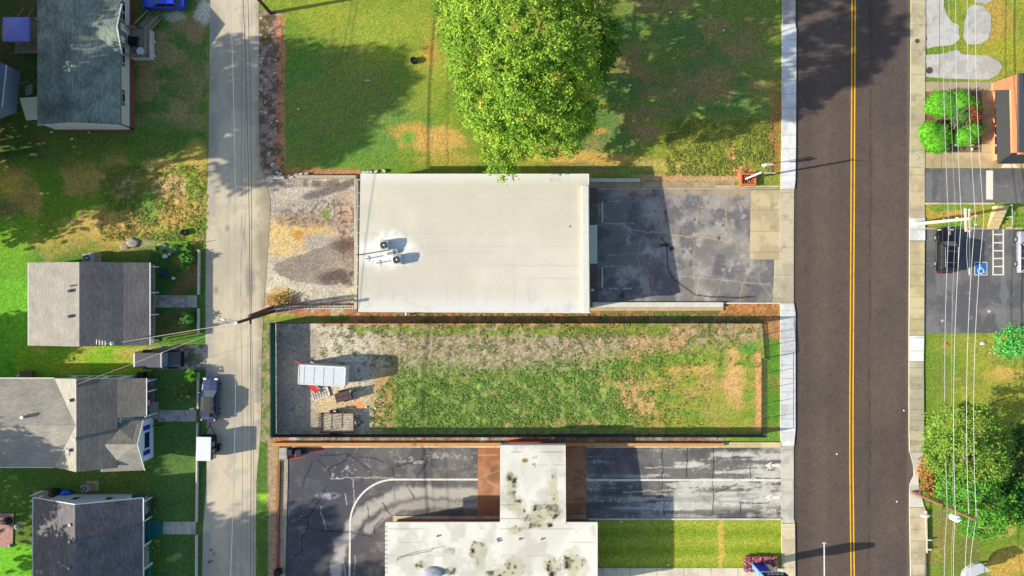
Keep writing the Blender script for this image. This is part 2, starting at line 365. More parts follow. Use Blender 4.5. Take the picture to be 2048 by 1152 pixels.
    for a in [(600, 455, 60, 22, (206, 172, 112), .9), (570, 480, 40, 36, (214, 184, 122), .8), (596, 470, 10, 8, (186, 128, 50), .8), (560, 590, 30, 14, (196, 160, 90), .8), (545, 600, 16, 10, (150, 110, 50), .8), (690, 420, 26, 40, (168, 146, 132), .7), (606, 440, 50, 14, (140, 122, 116), .6)]:
        m = mix(m, lin(*a[4]), ell(px, py, *a[:4], .5, int(a[0]) % 50) * a[5])
    gr = ell(px, py, 640, 430, 75, 26, .7, 31) * ss(n4, .45, .6); m = mix(m, lin(104, 92, 82), gr * .8)
    m = mix(m, lin(128, 146, 66), ell(px, py, 660, 428, 22, 14, .8, 32) * ss(n3, .5, .6)); m = mix(m, lin(140, 96, 66), ell(px, py, 694, 470, 18, 60, .7, 33) * ss(n4, .5, .62))
    fan = inpoly(px, py, [(712, 474), (688, 477), (655, 489), (590, 512), (550, 528), (546, 540), (560, 552), (600, 564), (650, 571), (712, 560)], 3, 5)
    m = mix(m, lin(130, 116, 104), fan * .75 * (0.7 + .5 * n3)); m = mix(m, lin(96, 78, 72), ell(px, py, 692, 490, 26, 14, .6, 34, .6) * .8)
    m = mix(m, lin(90, 74, 72), ss(fbm(px, py, 9, 3, 44), .25, .5) * ell(px, py, 684, 555, 46, 17, .35, 6, .35) * .85)
    m = mix(m, lin(112, 104, 102), (1 - ss(polyline_dist(px + (n3 - .5) * 9, py + (n2 - .5) * 6, [(612, 394), (650, 383), (690, 370), (712, 362)]), 5, 11)) * .9)
    m = mix(m, lin(96, 82, 72), rect(px, py, 560, 360, 716, 373, 3, 5, 14) * .8 * ss(n3, .3, .6)); m = mix(m, lin(120, 62, 50), ell(px, py, 575, 600, 30, 7, .6, 35) * .5)
    c = mix(c, m, r)
    r = rect(px, py, 520, 606, 720, 632, 3, 5, 18); c = mix(c, mix(lin(170, 132, 96), lin(200, 176, 150), ss(n3, .4, .65)), r * .9); c = mix(c, lin(190, 120, 74), r * ss(n2, .5, .62) * .8)
    # ditch side south of the building
    r = rect(px, py, 700, 618, 1562, 648, 2, 2, 20); m = mix(lin(176, 120, 82), lin(160, 130, 88), ss(fbm(px, py, 120, 3, 40), .42, .6)); m = mix(m, lin(104, 116, 46), ss(n3 + (px - 1050) / 1500, .55, .75) * .8)
    c = mix(c, m, r); r = rect(px, py, 1442, 606, 1560, 640, 2, 2, 14); c = mix(c, mix(lin(196, 132, 80), lin(150, 112, 66), ss(n4, .4, .65)), r)
    # fenced lot: gravel to grass
    r = rect(px, py, 546, 644, 1527, 872, 1.5)
    gvl = mix(lin(190, 178, 156), lin(212, 200, 176), ss(n2, .35, .65)); gvl = mix(gvl, lin(96, 92, 84), ss(n4 * .6 + n3 * .4, .58, .70) * .75)
    gvl = mix(gvl, lin(158, 148, 132), rect(px, py, 540, 660, 640, 870, 12, 12, 40) * .75)
    straw = mix(lin(176, 162, 136), lin(156, 136, 106), ss(n4, .35, .65)); straw = mix(straw, lin(126, 130, 82), ss(streak * .5 + n4 * .5, .5, .66) * .75)
    weed = mix(lin(126, 146, 66), lin(98, 128, 56), ss(n4, .4, .65)); weed = mix(weed, lin(158, 138, 104), ss(n3 * .5 + n4 * .5, .48, .62) * .75); weed = mix(weed, lin(120, 182, 66), ss(n3, .56, .7) * .6)
    east = mix(lin(122, 150, 52), lin(150, 152, 64), ss(fbm(px, py, 90, 3, 43, 14), .4, .62)); east = mix(east, lin(178, 150, 88), ss(n2, .5, .68) * .75)
    m = mix(gvl, straw, ss(px + (n2 - .5) * 120, 720, 800)); m = mix(m, mix(straw, lin(190, 150, 104), .3 + .5 * ss(n2, .4, .6)), ss(px, 1120, 1290))
    m = mix(m, lin(126, 140, 54), rect(px, py, 700, 646, 1340, 672, 4, 6, 22) * ss(n3 + (px - 800) / 1600, .42, .6) * .9); m = mix(m, lin(214, 140, 88), rect(px, py, 640, 645, 1250, 650, 1.5, 2, 10) * .8)
    wl = np.interp(px, [740, 800, 1000, 1150, 1250, 1330, 1480, 1530], [785, 732, 732, 722, 710, 694, 686, 680]) + (n2 - .5) * 44 + (n3 - .5) * 30
    mw = ss(py - wl, -26, 30) * ss(px + (n2 - .5) * 50, 735, 790); wcol = mix(weed, east, ss(px + (n2 - .5) * 160, 1160, 1330)); m = mix(m, wcol, mw)
    for a in [(1280, 790, 30, 40, (200, 158, 108), .7), (1466, 760, 18, 60, (214, 168, 110), .8), (1380, 740, 40, 10, (204, 166, 96), .7), (1160, 845, 50, 8, (186, 150, 100), .6), (1060, 850, 60, 6, (180, 140, 86), .6), (1500, 695, 22, 14, (96, 150, 60), .8), (1440, 815, 40, 30, (160, 156, 70), .5),
              (768, 800, 26, 60, (178, 140, 76), .7), (700, 800, 60, 16, (206, 178, 138), .8), (720, 812, 14, 8, (214, 142, 84), .8), (660, 812, 40, 22, (206, 182, 140), .6), (680, 720, 50, 14, (196, 188, 174), .5)]:
        m = mix(m, lin(*a[4]), ell(px, py, *a[:4], .6, int(a[0]) % 41) * a[5])
    m = mix(m, lin(214, 160, 110), rect(px, py, 1512, 706, 1522, 865, 2, 2.5, 18)); c = mix(c, m, r)
    # rubble strip along the bank's boundary wall
    r = rect(px, py, 548, 868, 1450, 889, 2); m = mix(lin(168, 150, 124), lin(126, 110, 90), ss(n4, .4, .65)); m = mix(m, lin(196, 118, 76), ss(n3, .5, .66) * .8); m = mix(m, lin(206, 198, 186), ss(fbm(px, py, 20, 3, 50), .6, .7) * .8); m = mix(m, lin(96, 84, 76), rect(px, py, 1050, 860, 1450, 890, 30) * .5)
    c = mix(c, m, r); r = rect(px, py, 1528, 640, 1562, 888, 2); m = mix(lin(104, 150, 50), lin(140, 140, 64), ss(n2, .5, .7)); m = mix(m, lin(190, 140, 90), ss(690 - py + (n2 - .5) * 40, 0, 20)); c = mix(c, m, r)
    r = rect(px, py, 1380, 866, 1562, 889, 2, 3, 16); c = mix(c, lin(108, 146, 52), r * ss(px, 1420, 1500))
    r = rect(px, py, 1538, 20, 1562, 350, 3, 6, 24); c = mix(c, mix(lin(170, 116, 70), lin(140, 128, 60), ss(n3, .4, .6)), r * ss(py + (n2 - .5) * 80, 130, 210))
    # bank lawn mown in stripes
    r = rect(px, py, 1188, 1036, 1563, 1137, 1); st = .5 + .5 * np.sin(py / 36 * 6.283 + n2 * 1.5)
    m = mix(lin(128, 150, 40), lin(156, 166, 58), st); m = mix(m, lin(150, 130, 66), ss(n2, .56, .72) * ss(1360 - px, 0, 150) * .7); m = mix(m, lin(212, 176, 84), (1 - ss(np.abs(px - 1442 + (n3 - .5) * 14), 2, 9)) * .8); c = mix(c, m, r)
    # right-hand bed and strip
    r = rect(px, py, 1848, 405, 2200, 460, 2); m = mix(lin(112, 150, 52), lin(150, 150, 62), ss(n2, .45, .65)); m = mix(m, lin(206, 152, 76), ell(px, py, 1920, 428, 34, 7, .5, 60)); m = mix(m, lin(196, 150, 66), ell(px, py, 1870, 432, 16, 8, .5, 61) * .7); c = mix(c, m, r)
    r = rect(px, py, 1848, 180, 1966, 305, 2); c = mix(c, mix(lin(112, 90, 66), lin(150, 124, 94), n3), r)
    r = rect(px, py, 1800, 1060, 1880, 1160, 8, 6, 20); c = mix(c, lin(150, 126, 78), r * ss(n3, .4, .6) * .7)
    g = (RNG.random(px.shape) - .5) * .62; c = c * (1 + g)[..., None]
    return c
def ground_h(px, py):
    n = fbm(px, py, 7, 2, 70); weed = rect(px, py, 770, 735, 1330, 856, 14, 12, 40) * .07 + rect(px, py, 790, 646, 1500, 735, 6) * .03 + rect(px, py, 200, 340, 410, 480, 20) * .10
    weed = weed + rect(px, py, 1330, 236, 1540, 350, 20) * .08 + rect(px, py, 700, 627, 1500, 642, 2) * .08
    return weed * ss(n, .35, .75)
def axis(a, b, step, far):
    core = np.arange(a, b, step); lo = np.concatenate([a - np.array([far, far * .4, far * .15]), np.arange(a - 1000, a - 5, 11.)]); hi = np.concatenate([np.arange(b + 8, b + 1000, 11.), b + np.array([far * .15, far * .4, far])])
    return np.concatenate([lo, core, hi])
xs = axis(-140, 2190, 2.3, 9000); ys = axis(-130, 1290, 2.3, 9000)
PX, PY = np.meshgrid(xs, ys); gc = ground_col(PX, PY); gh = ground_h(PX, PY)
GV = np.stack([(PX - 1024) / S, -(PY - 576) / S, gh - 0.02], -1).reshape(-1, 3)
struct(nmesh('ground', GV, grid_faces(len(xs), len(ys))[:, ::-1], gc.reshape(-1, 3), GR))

# ================================================================= ROADS AND PAVING
ASP = amat('asphalt_surface', grain=.16, gscale=11, bump=.012, bscale=18, spec=.2, rough=.88)
CON = amat('concrete_surface', grain=.10, gscale=9, bump=.006, bscale=12, rough=.9)
def road_col(px, py):
    c = np.broadcast_to(lin(92, 80, 72, .9), px.shape + (3,)).copy(); q = px - np.interp(py, [0, 400, 800, 1152], [4, 1, -4, -2])
    for cx, wd, s in [(1650, 26, .12), (1615, 12, -.1), (1755, 22, .12), (1740, 4, -.14), (1790, 14, .1), (1680, 14, -.07), (1662, 4, -.08), (1720, 20, -.06)]:
        c = c * (1 + s * np.exp(-((q - cx) / wd) ** 2))[..., None]
    c = mix(c, lin(80, 72, 70), ss(fbm(px, py, 160, 3, 5, 260), .45, .62) * .5)
    c = c * (0.9 + .2 * fbm(px, py, 14, 3, 8))[..., None]; c = mix(c, lin(60, 56, 56), (1 - ss(px - np.interp(py, [0, 1152], [1592, 1590]), 0, 9)) * .35)
    c = mix(c, lin(52, 50, 52), crack(px, py, [(1740, -40), (1741, 500), (1738, 1200)], 1.1, 2, 66, 30) * .55); c = mix(c, lin(122, 112, 106), (1 - ss(1818 - px, 0, 8)) * .4)
    return c * (1 + (RNG.random(px.shape) - .5) * .34)[..., None]
sheet('road', [(-300, 1593, 1820), (150, 1592, 1819), (576, 1588, 1826), (884, 1588, 1830), (985, 1588, 1830), (1152, 1589, 1826), (1450, 1590, 1826)], 0.0, 2.4, road_col, ASP)
def line_sheet(name, rows, z, rgb, wear=.15, res=3.0):
    m = amat('road_paint', grain=.08, gscale=14, rough=.7)
    return sheet(name, rows, z, res, lambda px, py: mix(np.broadcast_to(lin(*rgb), px.shape + (3,)), lin(*rgb) * .55, ss(fbm(px, py, 5, 3, 9), .62 - wear, .78) * .6), m)
for dx in (-3.3, 2.9):
    line_sheet('centre_line', [(y, np.interp(y, [0, 400, 800, 950, 1152], [1707.5, 1705.5, 1703, 1703, 1705.5]) + dx - 1.25, np.interp(y, [0, 400, 800, 950, 1152], [1707.5, 1705.5, 1703, 1703, 1705.5]) + dx + 1.25) for y in range(-300, 1460, 40)], 0.006, (246, 186, 30), .05)
def alley_col(px, py):
    c = mix(lin(204, 191, 166), lin(184, 172, 150), ss(fbm(px, py, 60, 4, 3, 130), .4, .65))
    c = mix(c, lin(172, 166, 154), ss(fbm(px, py, 22, 4, 14), .55, .7) * .5)
    xl = np.interp(py, [0, 450, 1152], [420, 412, 404]); c = mix(c, lin(150, 148, 146), (1 - ss(px - xl, 8, 26)) * .55 * ss(fbm(px, py, 40, 3, 16), .3, .6))
    for x, y0, y1, s in [(484, -80, 640, .55), (492, -80, 500, .45), (496, 500, 1200, .4), (458, -80, 1200, .22), (503, -60, 1200, .3), (470, 380, 1200, .22)]:
        c = mix(c, lin(128, 126, 122), crack(px, py, [(x, y0), (x - 2, y1)], 1.3, 1.2, 70, 60) * s)
    c = mix(c, lin(138, 130, 116), ss(px, 500, 522) * .5 * ss(fbm(px, py, 30, 3, 18), .35, .6)); c = mix(c, lin(150, 138, 110), ss(px - 500 + (fbm(px, py, 18, 3, 28) - .5) * 30, 10, 26) * .6)
    for x, y, a, b in [(455, 456, 5, 7), (432, 514, 3, 6), (488, 470, 3, 12), (460, 400, 2, 5), (420, 1124, 4, 4), (432, 581, 5, 8), (500, 560, 10, 30), (520, 760, 10, 40)]: c = mix(c, lin(146, 138, 130), ell(px, py, x, y, a, b, .3, 5) * .8)
    for x, y in [(424, 1122), (418, 1124), (422, 1100), (428, 1108)]: c = mix(c, lin(40, 40, 42), ell(px, py, x, y, 2.2, 2, .4, 8))
    c = mix(c, lin(214, 200, 156), ss(fbm(px, py, 16, 3, 19), .66, .76) * .3)
    return c * (1 + (RNG.random(px.shape) - .5) * .07)[..., None]
sheet('alley', [(-300, 424, 517), (0, 420, 518), (240, 418, 518), (330, 417, 520), (352, 416, 530), (400, 414, 541), (470, 412, 538), (600, 411, 528), (690, 411, 524), (860, 414, 522), (960, 413, 513), (1060, 406, 512), (1152, 404, 512), (1400, 402, 512)], 0.0, 2.4, alley_col, CON)
def conc(rgb, joint=27, vert=True, seed=1, stain=.5, rgb2=None, var=.12, off=0):
    def f(px, py):
        c = mix(lin(*rgb), lin(*(rgb2 or [int(v * .9) for v in rgb])), ss(fbm(px, py, 26, 4, seed), .4, .65))
        t = ((py if vert else px) + off) % joint; d = np.minimum(t, joint - t)
        c = mix(c, lin(*[int(v * .66) for v in rgb]), (1 - ss(d, .4, 1.3)) * .55)
        return mix(c, lin(*[int(v * .72) for v in rgb]), ss(fbm(px, py, 14, 4, seed + 3), .56, .75) * stain) * (1 + (RNG.random(px.shape) - .5) * var)[..., None]
    return f
# west footway in lengths of new and older concrete, each a kerb's height above the road
def footway(name, rows, rgb, seed, joint=27, stain=.3, rgb2=None, zt=.13):
    o = sheet(name, rows, zt, 1.8, conc(rgb, joint, True, seed, stain, rgb2), CON)
    b = MB(); rr = sorted(rows)
    pts = [P(r[1] + .2, r[0]) for r in rr] + [P(r[2] - .2, r[0]) for r in reversed(rr)]
    b.prism([(p.x, p.y) for p in pts], -.03, zt - .004); k = b.build('kerb', mat('kerb_concrete', (206, 200, 180), .9, .12, 3)); k.parent = o; return o
footway('footway', [(-200, 1563, 1590), (49, 1564, 1590)], (196, 190, 182), 2, stain=.5)
footway('footway', [(49.6, 1563, 1590), (60, 1563, 1592), (290, 1563, 1591), (360, 1561, 1590), (379, 1561, 1588)], (226, 226, 222), 3, stain=.2)
footway('footway', [(379.6, 1560, 1587.5), (519, 1559, 1587), (520, 1548.5, 1587), (606, 1546.5, 1587)], (196, 184, 156), 4, 55, .5, zt=.06)
footway('footway', [(606.6, 1560, 1587), (626, 1560, 1590), (860, 1560, 1590), (892, 1562, 1587)], (228, 228, 224), 5, stain=.15)
footway('footway', [(892.6, 1562, 1587), (1036, 1562, 1587), (1046, 1563, 1589)], (200, 196, 182), 6, 60, .5, zt=.06)
footway('footway', [(1046.6, 1563, 1589), (1152, 1563, 1590), (1400, 1564, 1590)], (216, 202, 168), 7, stain=.25)
# east footway
footway('footway', [(-200, 1822, 1851), (130, 1821, 1850), (335, 1819, 1849)], (196, 184, 152), 8, 50, .5, zt=.07)
footway('footway', [(335.6, 1819, 1849), (435, 1818, 1849)], (200, 182, 148), 9, 70, .4, zt=.05)
footway('footway', [(435.6, 1818, 1849), (481, 1818, 1849)], (224, 224, 220), 10, stain=.2)
footway('footway', [(481.6, 1818, 1848), (671, 1817, 1847)], (204, 190, 146), 11, 22, .3)
footway('footway', [(671.6, 1817, 1847), (722, 1817, 1846)], (230, 230, 226), 12, stain=.1)
footway('footway', [(722.6, 1817, 1846), (860, 1817, 1847), (904, 1818, 1848)], (190, 180, 154), 13, 21, .5)
footway('footway', [(904.6, 1819, 1847), (930, 1826, 1839), (950, 1827, 1836), (968, 1819, 1836), (985, 1818, 1840), (1014, 1818, 1848)], (212, 208, 196), 14, 300, .3, zt=.09)
footway('footway', [(1014.6, 1818, 1849), (1152, 1820, 1852), (1400, 1821, 1853)], (202, 186, 156), 15, 23, .3)
# car park east of the cream roof
CR = [[(1244, 460), (1319, 466), (1391, 474), (1499, 488)], [(1401, 383), (1396, 418), (1392, 473)], [(1385, 474), (1388, 513), (1390, 576), (1387, 604)], [(1449, 393), (1453, 438), (1461, 478)],
      [(1309, 508), (1291, 538), (1279, 573)], [(1291, 538), (1304, 553), (1307, 576)], [(1508, 518), (1486, 570), (1480, 604)], [(1352, 392), (1360, 405), (1366, 412)], [(1399, 415), (1449, 415)]]
def park_col(px, py):
    n1 = fbm(px, py, 70, 4, 5); n2 = fbm(px, py, 20, 5, 6); n3 = fbm(px, py, 6, 3, 7)
    c = mix(lin(128, 122, 116), lin(160, 153, 146), ss(n1 * .5 + n2 * .5, .38, .62)); c = mix(c, lin(100, 98, 102), ss(fbm(px, py, 34, 4, 11), .52, .68) * .8); c = mix(c, lin(176, 168, 168), ss(n2 * .6 + n3 * .4, .57, .72) * .75)
    c = mix(c, lin(178, 150, 112), rect(px, py, 1190, 374, 1500, 388, 3, 5, 18) * .8 * ss(n2, .3, .6)); c = mix(c, lin(104, 92, 80), rect(px, py, 1178, 374, 1196, 606, 2) * .8)
    c = mix(c, lin(170, 146, 112), ss(ell(px, py, 1470, 400, 60, 20, .7, 9) * n3, .4, .7) * .4)
    c = mix(c, lin(176, 168, 156), ss(np.abs(fbm(px, py, 30, 4, 120) - .5), .012, .003) * ss(n1, .4, .55) * .6); c = mix(c, lin(84, 82, 84), ss(np.abs(fbm(px, py, 22, 4, 121) - .5), .010, .003) * .45)
    for i, q in enumerate(CR): c = mix(c, lin(184, 158, 118), crack(px, py, q, 2.2 if i == 0 else 1.35, 5, 20 + i, 13) * .75)
    for i, q in enumerate([[(1355, 552), (1440, 560), (1540, 568)], [(1450, 540), (1430, 604)], [(1401, 540), (1390, 600)], [(1520, 560), (1544, 604)], [(1280, 480), (1276, 540)], [(1316, 400), (1312, 470)], [(1215, 510), (1300, 505)], [(1230, 450), (1260, 452)]]): c = mix(c, lin(186, 180, 172), crack(px, py, q, 1.0, 4, 40 + i, 12) * .6)
    c = mix(c, lin(36, 38, 48), crack(px, py, [(1323, 476), (1333, 488), (1336, 538), (1349, 560), (1374, 578), (1390, 590), (1424, 594), (1474, 595), (1511, 593)], 2.0, 1.5, 60, 30) * .85)
    c = mix(c, lin(36, 38, 48), np.maximum(ell(px, py, 1331, 490, 12, 4, .4, 61), ell(px, py, 1344, 497, 6, 4, .4, 62)) * .85)
    for x, y, r in [(1330, 424, 4), (1389, 439, 3), (1427, 448, 2.5), (1446, 451, 2.5), (1438, 476, 4), (1447, 451, 2), (1494, 451, 1.5), (1496, 571, 3), (1311, 422, 3), (1244, 589, 7)]: c = mix(c, lin(60, 58, 62), ell(px, py, x, y, r * .75, r * .9, .5, 63) * .8)
    for y, x0, x1, s in [(403, 1206, 1272, .5), (447, 1206, 1270, .6), (533, 1206, 1268, .7), (577, 1218, 1264, .9)]: c = mix(c, lin(206, 202, 190), rect(px, py, x0, y - 1, x1, y + 1, .8) * ss(n3, .3, .6) * s)
    return c * (1 + (RNG.random(px.shape) - .5) * .12)[..., None]
sheet('car_park', [(374, 1178, 1502), (519, 1178, 1502), (519.5, 1178, 1549), (605, 1178, 1547)], 0.004, 1.5, park_col, ASP)
sheet('concrete_apron', [(380, 1502, 1560), (519, 1499, 1560)], 0.012, 1.6, conc((202, 182, 144), 42, True, 22, .5), CON)
line_sheet('parking_line', [(376.6, 1196, 1562), (378.2, 1196, 1562)], 0.016, (196, 186, 166), .3, 1.5)
# bank lanes
def lane_wear_shade(px, py):
    n1 = fbm(px, py, 60, 4, 31); n2 = fbm(px, py, 16, 5, 32); n3 = fbm(px, py, 5, 3, 33); st = fbm(px, py, 90, 4, 34, sy=9); c = mix(lin(92, 90, 90), lin(116, 112, 108), ss(n1 * .6 + n2 * .4, .38, .62)); c = mix(c, lin(140, 138, 132), ss(n2 * .55 + st * .45, .54, .68) * .5)
    c = mix(c, lin(70, 72, 84), ss(760 - px - (py - 900) * .25, -60, 80) * .7)  # bluish darker left part: tree shade painted over the worn asphalt
    L = px < 1100
    d = polyline_dist(px + (n2 - .5) * 14, py + (n2 - .5) * 14, [(958, 988), (850, 984), (790, 990), (740, 1015), (705, 1050), (682, 1090), (670, 1160), (668, 1220)])
    c = mix(c, lin(190, 184, 172), (1 - ss(d, 5, 17)) * np.where(L, .85, 0)); d2 = polyline_dist(px + (n2 - .5) * 10, py + (n2 - .5) * 10, [(958, 1010), (860, 1008), (800, 1014), (765, 1034), (735, 1060)])
    c = mix(c, lin(180, 174, 164), (1 - ss(d2, 3, 11)) * np.where(L, .75, 0)); c = mix(c, lin(196, 190, 178), np.where(L, 1, 0) * ss(st * .6 + n3 * .4, .58, .68) * rect(px, py, 790, 905, 960, 935, 6) * .6)
    c = mix(c, lin(190, 180, 160), np.where(L, 1, 0) * ss(n3 * .5 + n2 * .5, .56, .66) * ell(px, py, 690, 945, 55, 16, .6, 35) * .8); c = mix(c, lin(176, 178, 184), ell(px, py, 655, 992, 22, 6, .6, 37) * .7 * ss(n3, .3, .6))
    R = ~L; white = mix(lin(166, 162, 152), lin(204, 200, 188), n2)
    g = (ss(px, 1230, 1350) * .85 + .22) * ss(st * .68 + n2 * .2 + n3 * .12 + np.where(py > 962, .03, 0), .49, .60); g = np.maximum(g, rect(px, py, 1340, 985, 1560, 1018, 8) * .7); g = g * (1 - rect(px, py, 1172, 895, 1562, 905, 4) * .7) * (1 - rect(px, py, 1172, 1022, 1562, 1036, 4) * .6)
    c = mix(c, white, np.where(R, g, 0)); c = mix(c, lin(160, 162, 172), np.where(R, 1, 0) * rect(px, py, 1174, 1008, 1340, 1022, 4, 4, 20) * .6 * ss(st, .4, .6)); c = mix(c, lin(224, 220, 208), np.where(R, 1, 0) * ss(np.abs(fbm(px, py, 11, 4, 38) - .5), .018, .004) * ss(st, .5, .6) * .8)
    c = mix(c, lin(186, 180, 170), ss(np.abs(fbm(px, py, 24, 4, 122) - .5), .010, .003) * ss(n1, .42, .58) * .6); c = mix(c, lin(56, 56, 62), ss(np.abs(fbm(px, py, 34, 4, 123) - .5), .008, .002) * .5)
    for i, q in enumerate([[(634, 920), (658, 938), (690, 922), (700, 910), (640, 912)], [(700, 910), (736, 938), (746, 960)], [(714, 913), (744, 916), (768, 925)], [(653, 970), (640, 1000), (618, 1032), (600, 1036)], [(616, 1032), (618, 1055), (602, 1080)], [(616, 1056), (662, 1064), (700, 1065), (744, 1073)],
                          [(602, 1080), (606, 1100), (590, 1110)], [(788, 970), (786, 935), (845, 918), (856, 926), (832, 954)], [(762, 1006), (782, 1028)], [(767, 1036), (748, 1054), (748, 1066)], [(736, 1014), (737, 1038)], [(625, 922), (610, 960), (606, 975)], [(814, 970), (828, 997)], [(658, 938), (662, 955)],
                          [(1428, 890), (1427, 934), (1426, 1030)], [(1374, 895), (1374, 955)], [(1324, 895), (1325, 990), (1330, 1030)], [(1500, 930), (1500, 957)], [(1427, 984), (1450, 980), (1475, 966)], [(1216, 985), (1240, 987), (1260, 984)], [(1480, 1030), (1480, 1006), (1536, 1006)]]):
        c = mix(c, lin(34, 36, 44), crack(px, py, q, 1.5, 3, 50 + i, 14) * .85)
    for i, q in enumerate([[(706, 958), (708, 1005)], [(690, 985), (692, 1010)], [(640, 1010), (652, 1060)], [(688, 1118), (690, 1160)], [(710, 1110), (708, 1150)], [(660, 957), (745, 955)], [(745, 956), (790, 957)], [(1245, 984), (1405, 978)], [(1290, 935), (1420, 935)]]): c = mix(c, lin(206, 202, 190), crack(px, py, q, 1.1, 3, 80 + i, 10) * .75)
    c = mix(c, lin(90, 90, 94), np.maximum(rect(px, py, 787, 895, 791, 1000, 1), rect(px, py, 803, 895, 808, 965, 1)) * .4)
    c = mix(c, lin(160, 84, 54), ell(px, py, 585, 913, 20, 5, .7, 39) * .8 + ell(px, py, 630, 899, 16, 5, .8, 40) * .6)
    return c * (1 + (RNG.random(px.shape) - .5) * .14)[..., None]
sheet('bank_driveway', [(893, 576, 957), (1000, 573, 957), (1150, 569, 957), (1290, 566, 957)], 0.004, 1.5, lane_wear_shade, ASP)
sheet('bank_driveway', [(893, 1171, 1562), (1036, 1171, 1562)], 0.004, 1.5, lane_wear_shade, ASP)
def pad_col(px, py):
    n = fbm(px, py, 18, 4, 41); c = mix(lin(190, 142, 106), lin(160, 116, 88), ss(n, .35, .65)); b = .5 + .5 * np.sin(py / 20)
    c = mix(c, lin(150, 92, 60), b * .45); c = mix(c, lin(90, 62, 46), ell(px, py, 992, 948, 14, 22, .7, 42) * .5)
    for q in [[(956, 910), (995, 910)], [(957, 956), (1000, 940)], [(975, 962), (1000, 976)], [(1172, 957), (1140, 944)], [(1140, 968), (1162, 960)], [(1135, 1004), (1172, 1004)]]: c = mix(c, lin(206, 170, 130), crack(px, py, q, .9, .8, 43, 9) * .8)
    return c * (1 + (RNG.random(px.shape) - .5) * .16)[..., None]
sheet('brick_paving', [(889, 955.5, 1172.5), (1036, 955.5, 1172.5)], 0.010, 1.6, pad_col, CON)
def arc_line(pts, w, z, name, rgb):
    b = MB(); L = []; R = []
    for i, p in enumerate(pts):
        a = Vector(pts[max(i - 1, 0)]); c = Vector(pts[min(i + 1, len(pts) - 1)]); d = (c - a).normalized(); n = Vector((-d.y, d.x)) * w / 2
        L.append((p[0] + n.x, p[1] + n.y)); R.append((p[0] - n.x, p[1] - n.y))
    vs = [(*P(*q).xy, z) for q in L] + [(*P(*q).xy, z) for q in R]; n = len(pts)
    b.add(vs, [(i, i + 1, n + i + 1, n + i) for i in range(n - 1)])
    return struct(b.build(name, mat('white_paint', rgb, .7, .12, 6)))
cv = [(956, 959), (800, 959)] + [(790 - 90 * math.sin(a), 1049 - 90 * math.cos(a)) for a in np.linspace(0.05, math.pi / 2, 18)] + [(699, 1152), (699, 1290)]
arc_line(cv, 3.6, .013, 'lane_line', (226, 222, 206))
line_sheet('lane_line', [(958.2, 1172, 1562), (961.8, 1172, 1562)], .012, (226, 222, 210), .15, 1.5)
for y in (931, 995):
    b = MB(); q = lambda pts: [(*P(a, c).xy, .014) for a, c in pts]
    b.add(q([(1529, y), (1544, y - 8), (1540, y), (1544, y + 8)]), [(0, 3, 2), (0, 2, 1)]); b.add(q([(1543, y - 2.6), (1559, y - 2.6), (1559, y + 2.6), (1543, y + 2.6)]), [(3, 2, 1, 0)])
    struct(b.build('lane_arrow', mat('white_paint', (226, 222, 206), .7, .12, 6)))
sheet('walkway', [(1136, 1190, 1564), (1280, 1190, 1564)], .02, 2, conc((216, 206, 182), 27, False, 23, .2, off=9), CON)
# garden paths on the left
def flag_col(px, py):
    c = mix(lin(178, 170, 160), lin(150, 142, 138), ss(fbm(px, py, 14, 4, 51), .38, .62)); c = mix(c, lin(206, 200, 192), ss(fbm(px, py, 5, 3, 52), .6, .7) * .7)
    return mix(c, lin(176, 128, 104), ell(px, py, 358, 594, 16, 4, .6, 53) * .6) * (1 + (RNG.random(px.shape) - .5) * .2)[..., None]
sheet('garden_path', [(590.5, 311, 394.5), (615, 310, 394.5)], .03, 1.4, flag_col, CON)
sheet('garden_path', [(820, 318, 393), (843, 316, 393)], .03, 1.4, flag_col, CON)
sheet('garden_path', [(1043, 327, 392), (1068.5, 326, 392)], .03, 1.4, conc((202, 194, 172), 32, False, 54, .4), CON)
def track_col(px, py):
    c = mix(lin(178, 168, 152), lin(120, 110, 98), ss(fbm(px, py, 8, 4, 55), .4, .62)); return mix(c, lin(92, 104, 58), rect(px, py, 374, 706, 406, 722, 4, 4, 12) * .6) * (1 + (RNG.random(px.shape) - .5) * .3)[..., None]
sheet('gravel_drive', [(690, 345, 413), (699, 284, 414), (733, 282, 413), (739, 330, 412)], .008, 1.5, track_col, GR)
# right side
def slab_col(px, py):
    c = mix(lin(176, 174, 168), lin(192, 190, 184), ss(fbm(px, py, 26, 4, 56), .4, .6)); return mix(c, lin(150, 148, 140), ss(fbm(px, py, 5, 3, 57), .6, .75) * .5) * (1 + (RNG.random(px.shape) - .5) * .1)[..., None]
def blob_sheet(name, pts, z, fn, m, res=1.6):
    pts = np.array(pts, float); y0, y1 = pts[:, 1].min(), pts[:, 1].max(); rows = []
    for y in np.arange(y0 + .3, y1, 1.5):
        xs_ = [];
        for (ax, ay), (bx, by) in zip(pts, np.roll(pts, -1, 0)):
            if (ay > y) != (by > y): xs_.append(ax + (bx - ax) * (y - ay) / (by - ay))
        wv = (vn(np.array([y / 7.]), np.array([pts[0, 0]]))[0] - .5) * 3; rows.append((y, min(xs_) + wv, max(xs_) + wv * .6))
    return sheet(name, rows, z, res, fn, m)
blob_sheet('broken_slab', [(1851, -60), (1886, -60), (1888, 12), (1893, 28), (1905, 46), (1918, 50), (1919, 78), (1907, 90), (1888, 92), (1870, 92), (1854, 98), (1851, 40)], .012, slab_col, CON)
blob_sheet('broken_slab', [(1936, 16), (1948, 9), (1967, 12), (1982, 30), (1983, 55), (1976, 78), (1958, 90), (1935, 90), (1926, 76), (1928, 50)], .012, slab_col, CON)
blob_sheet('broken_slab', [(1946, -50), (2000, -50), (1986, 0), (1972, 8), (1950, 5)], .012, slab_col, CON)
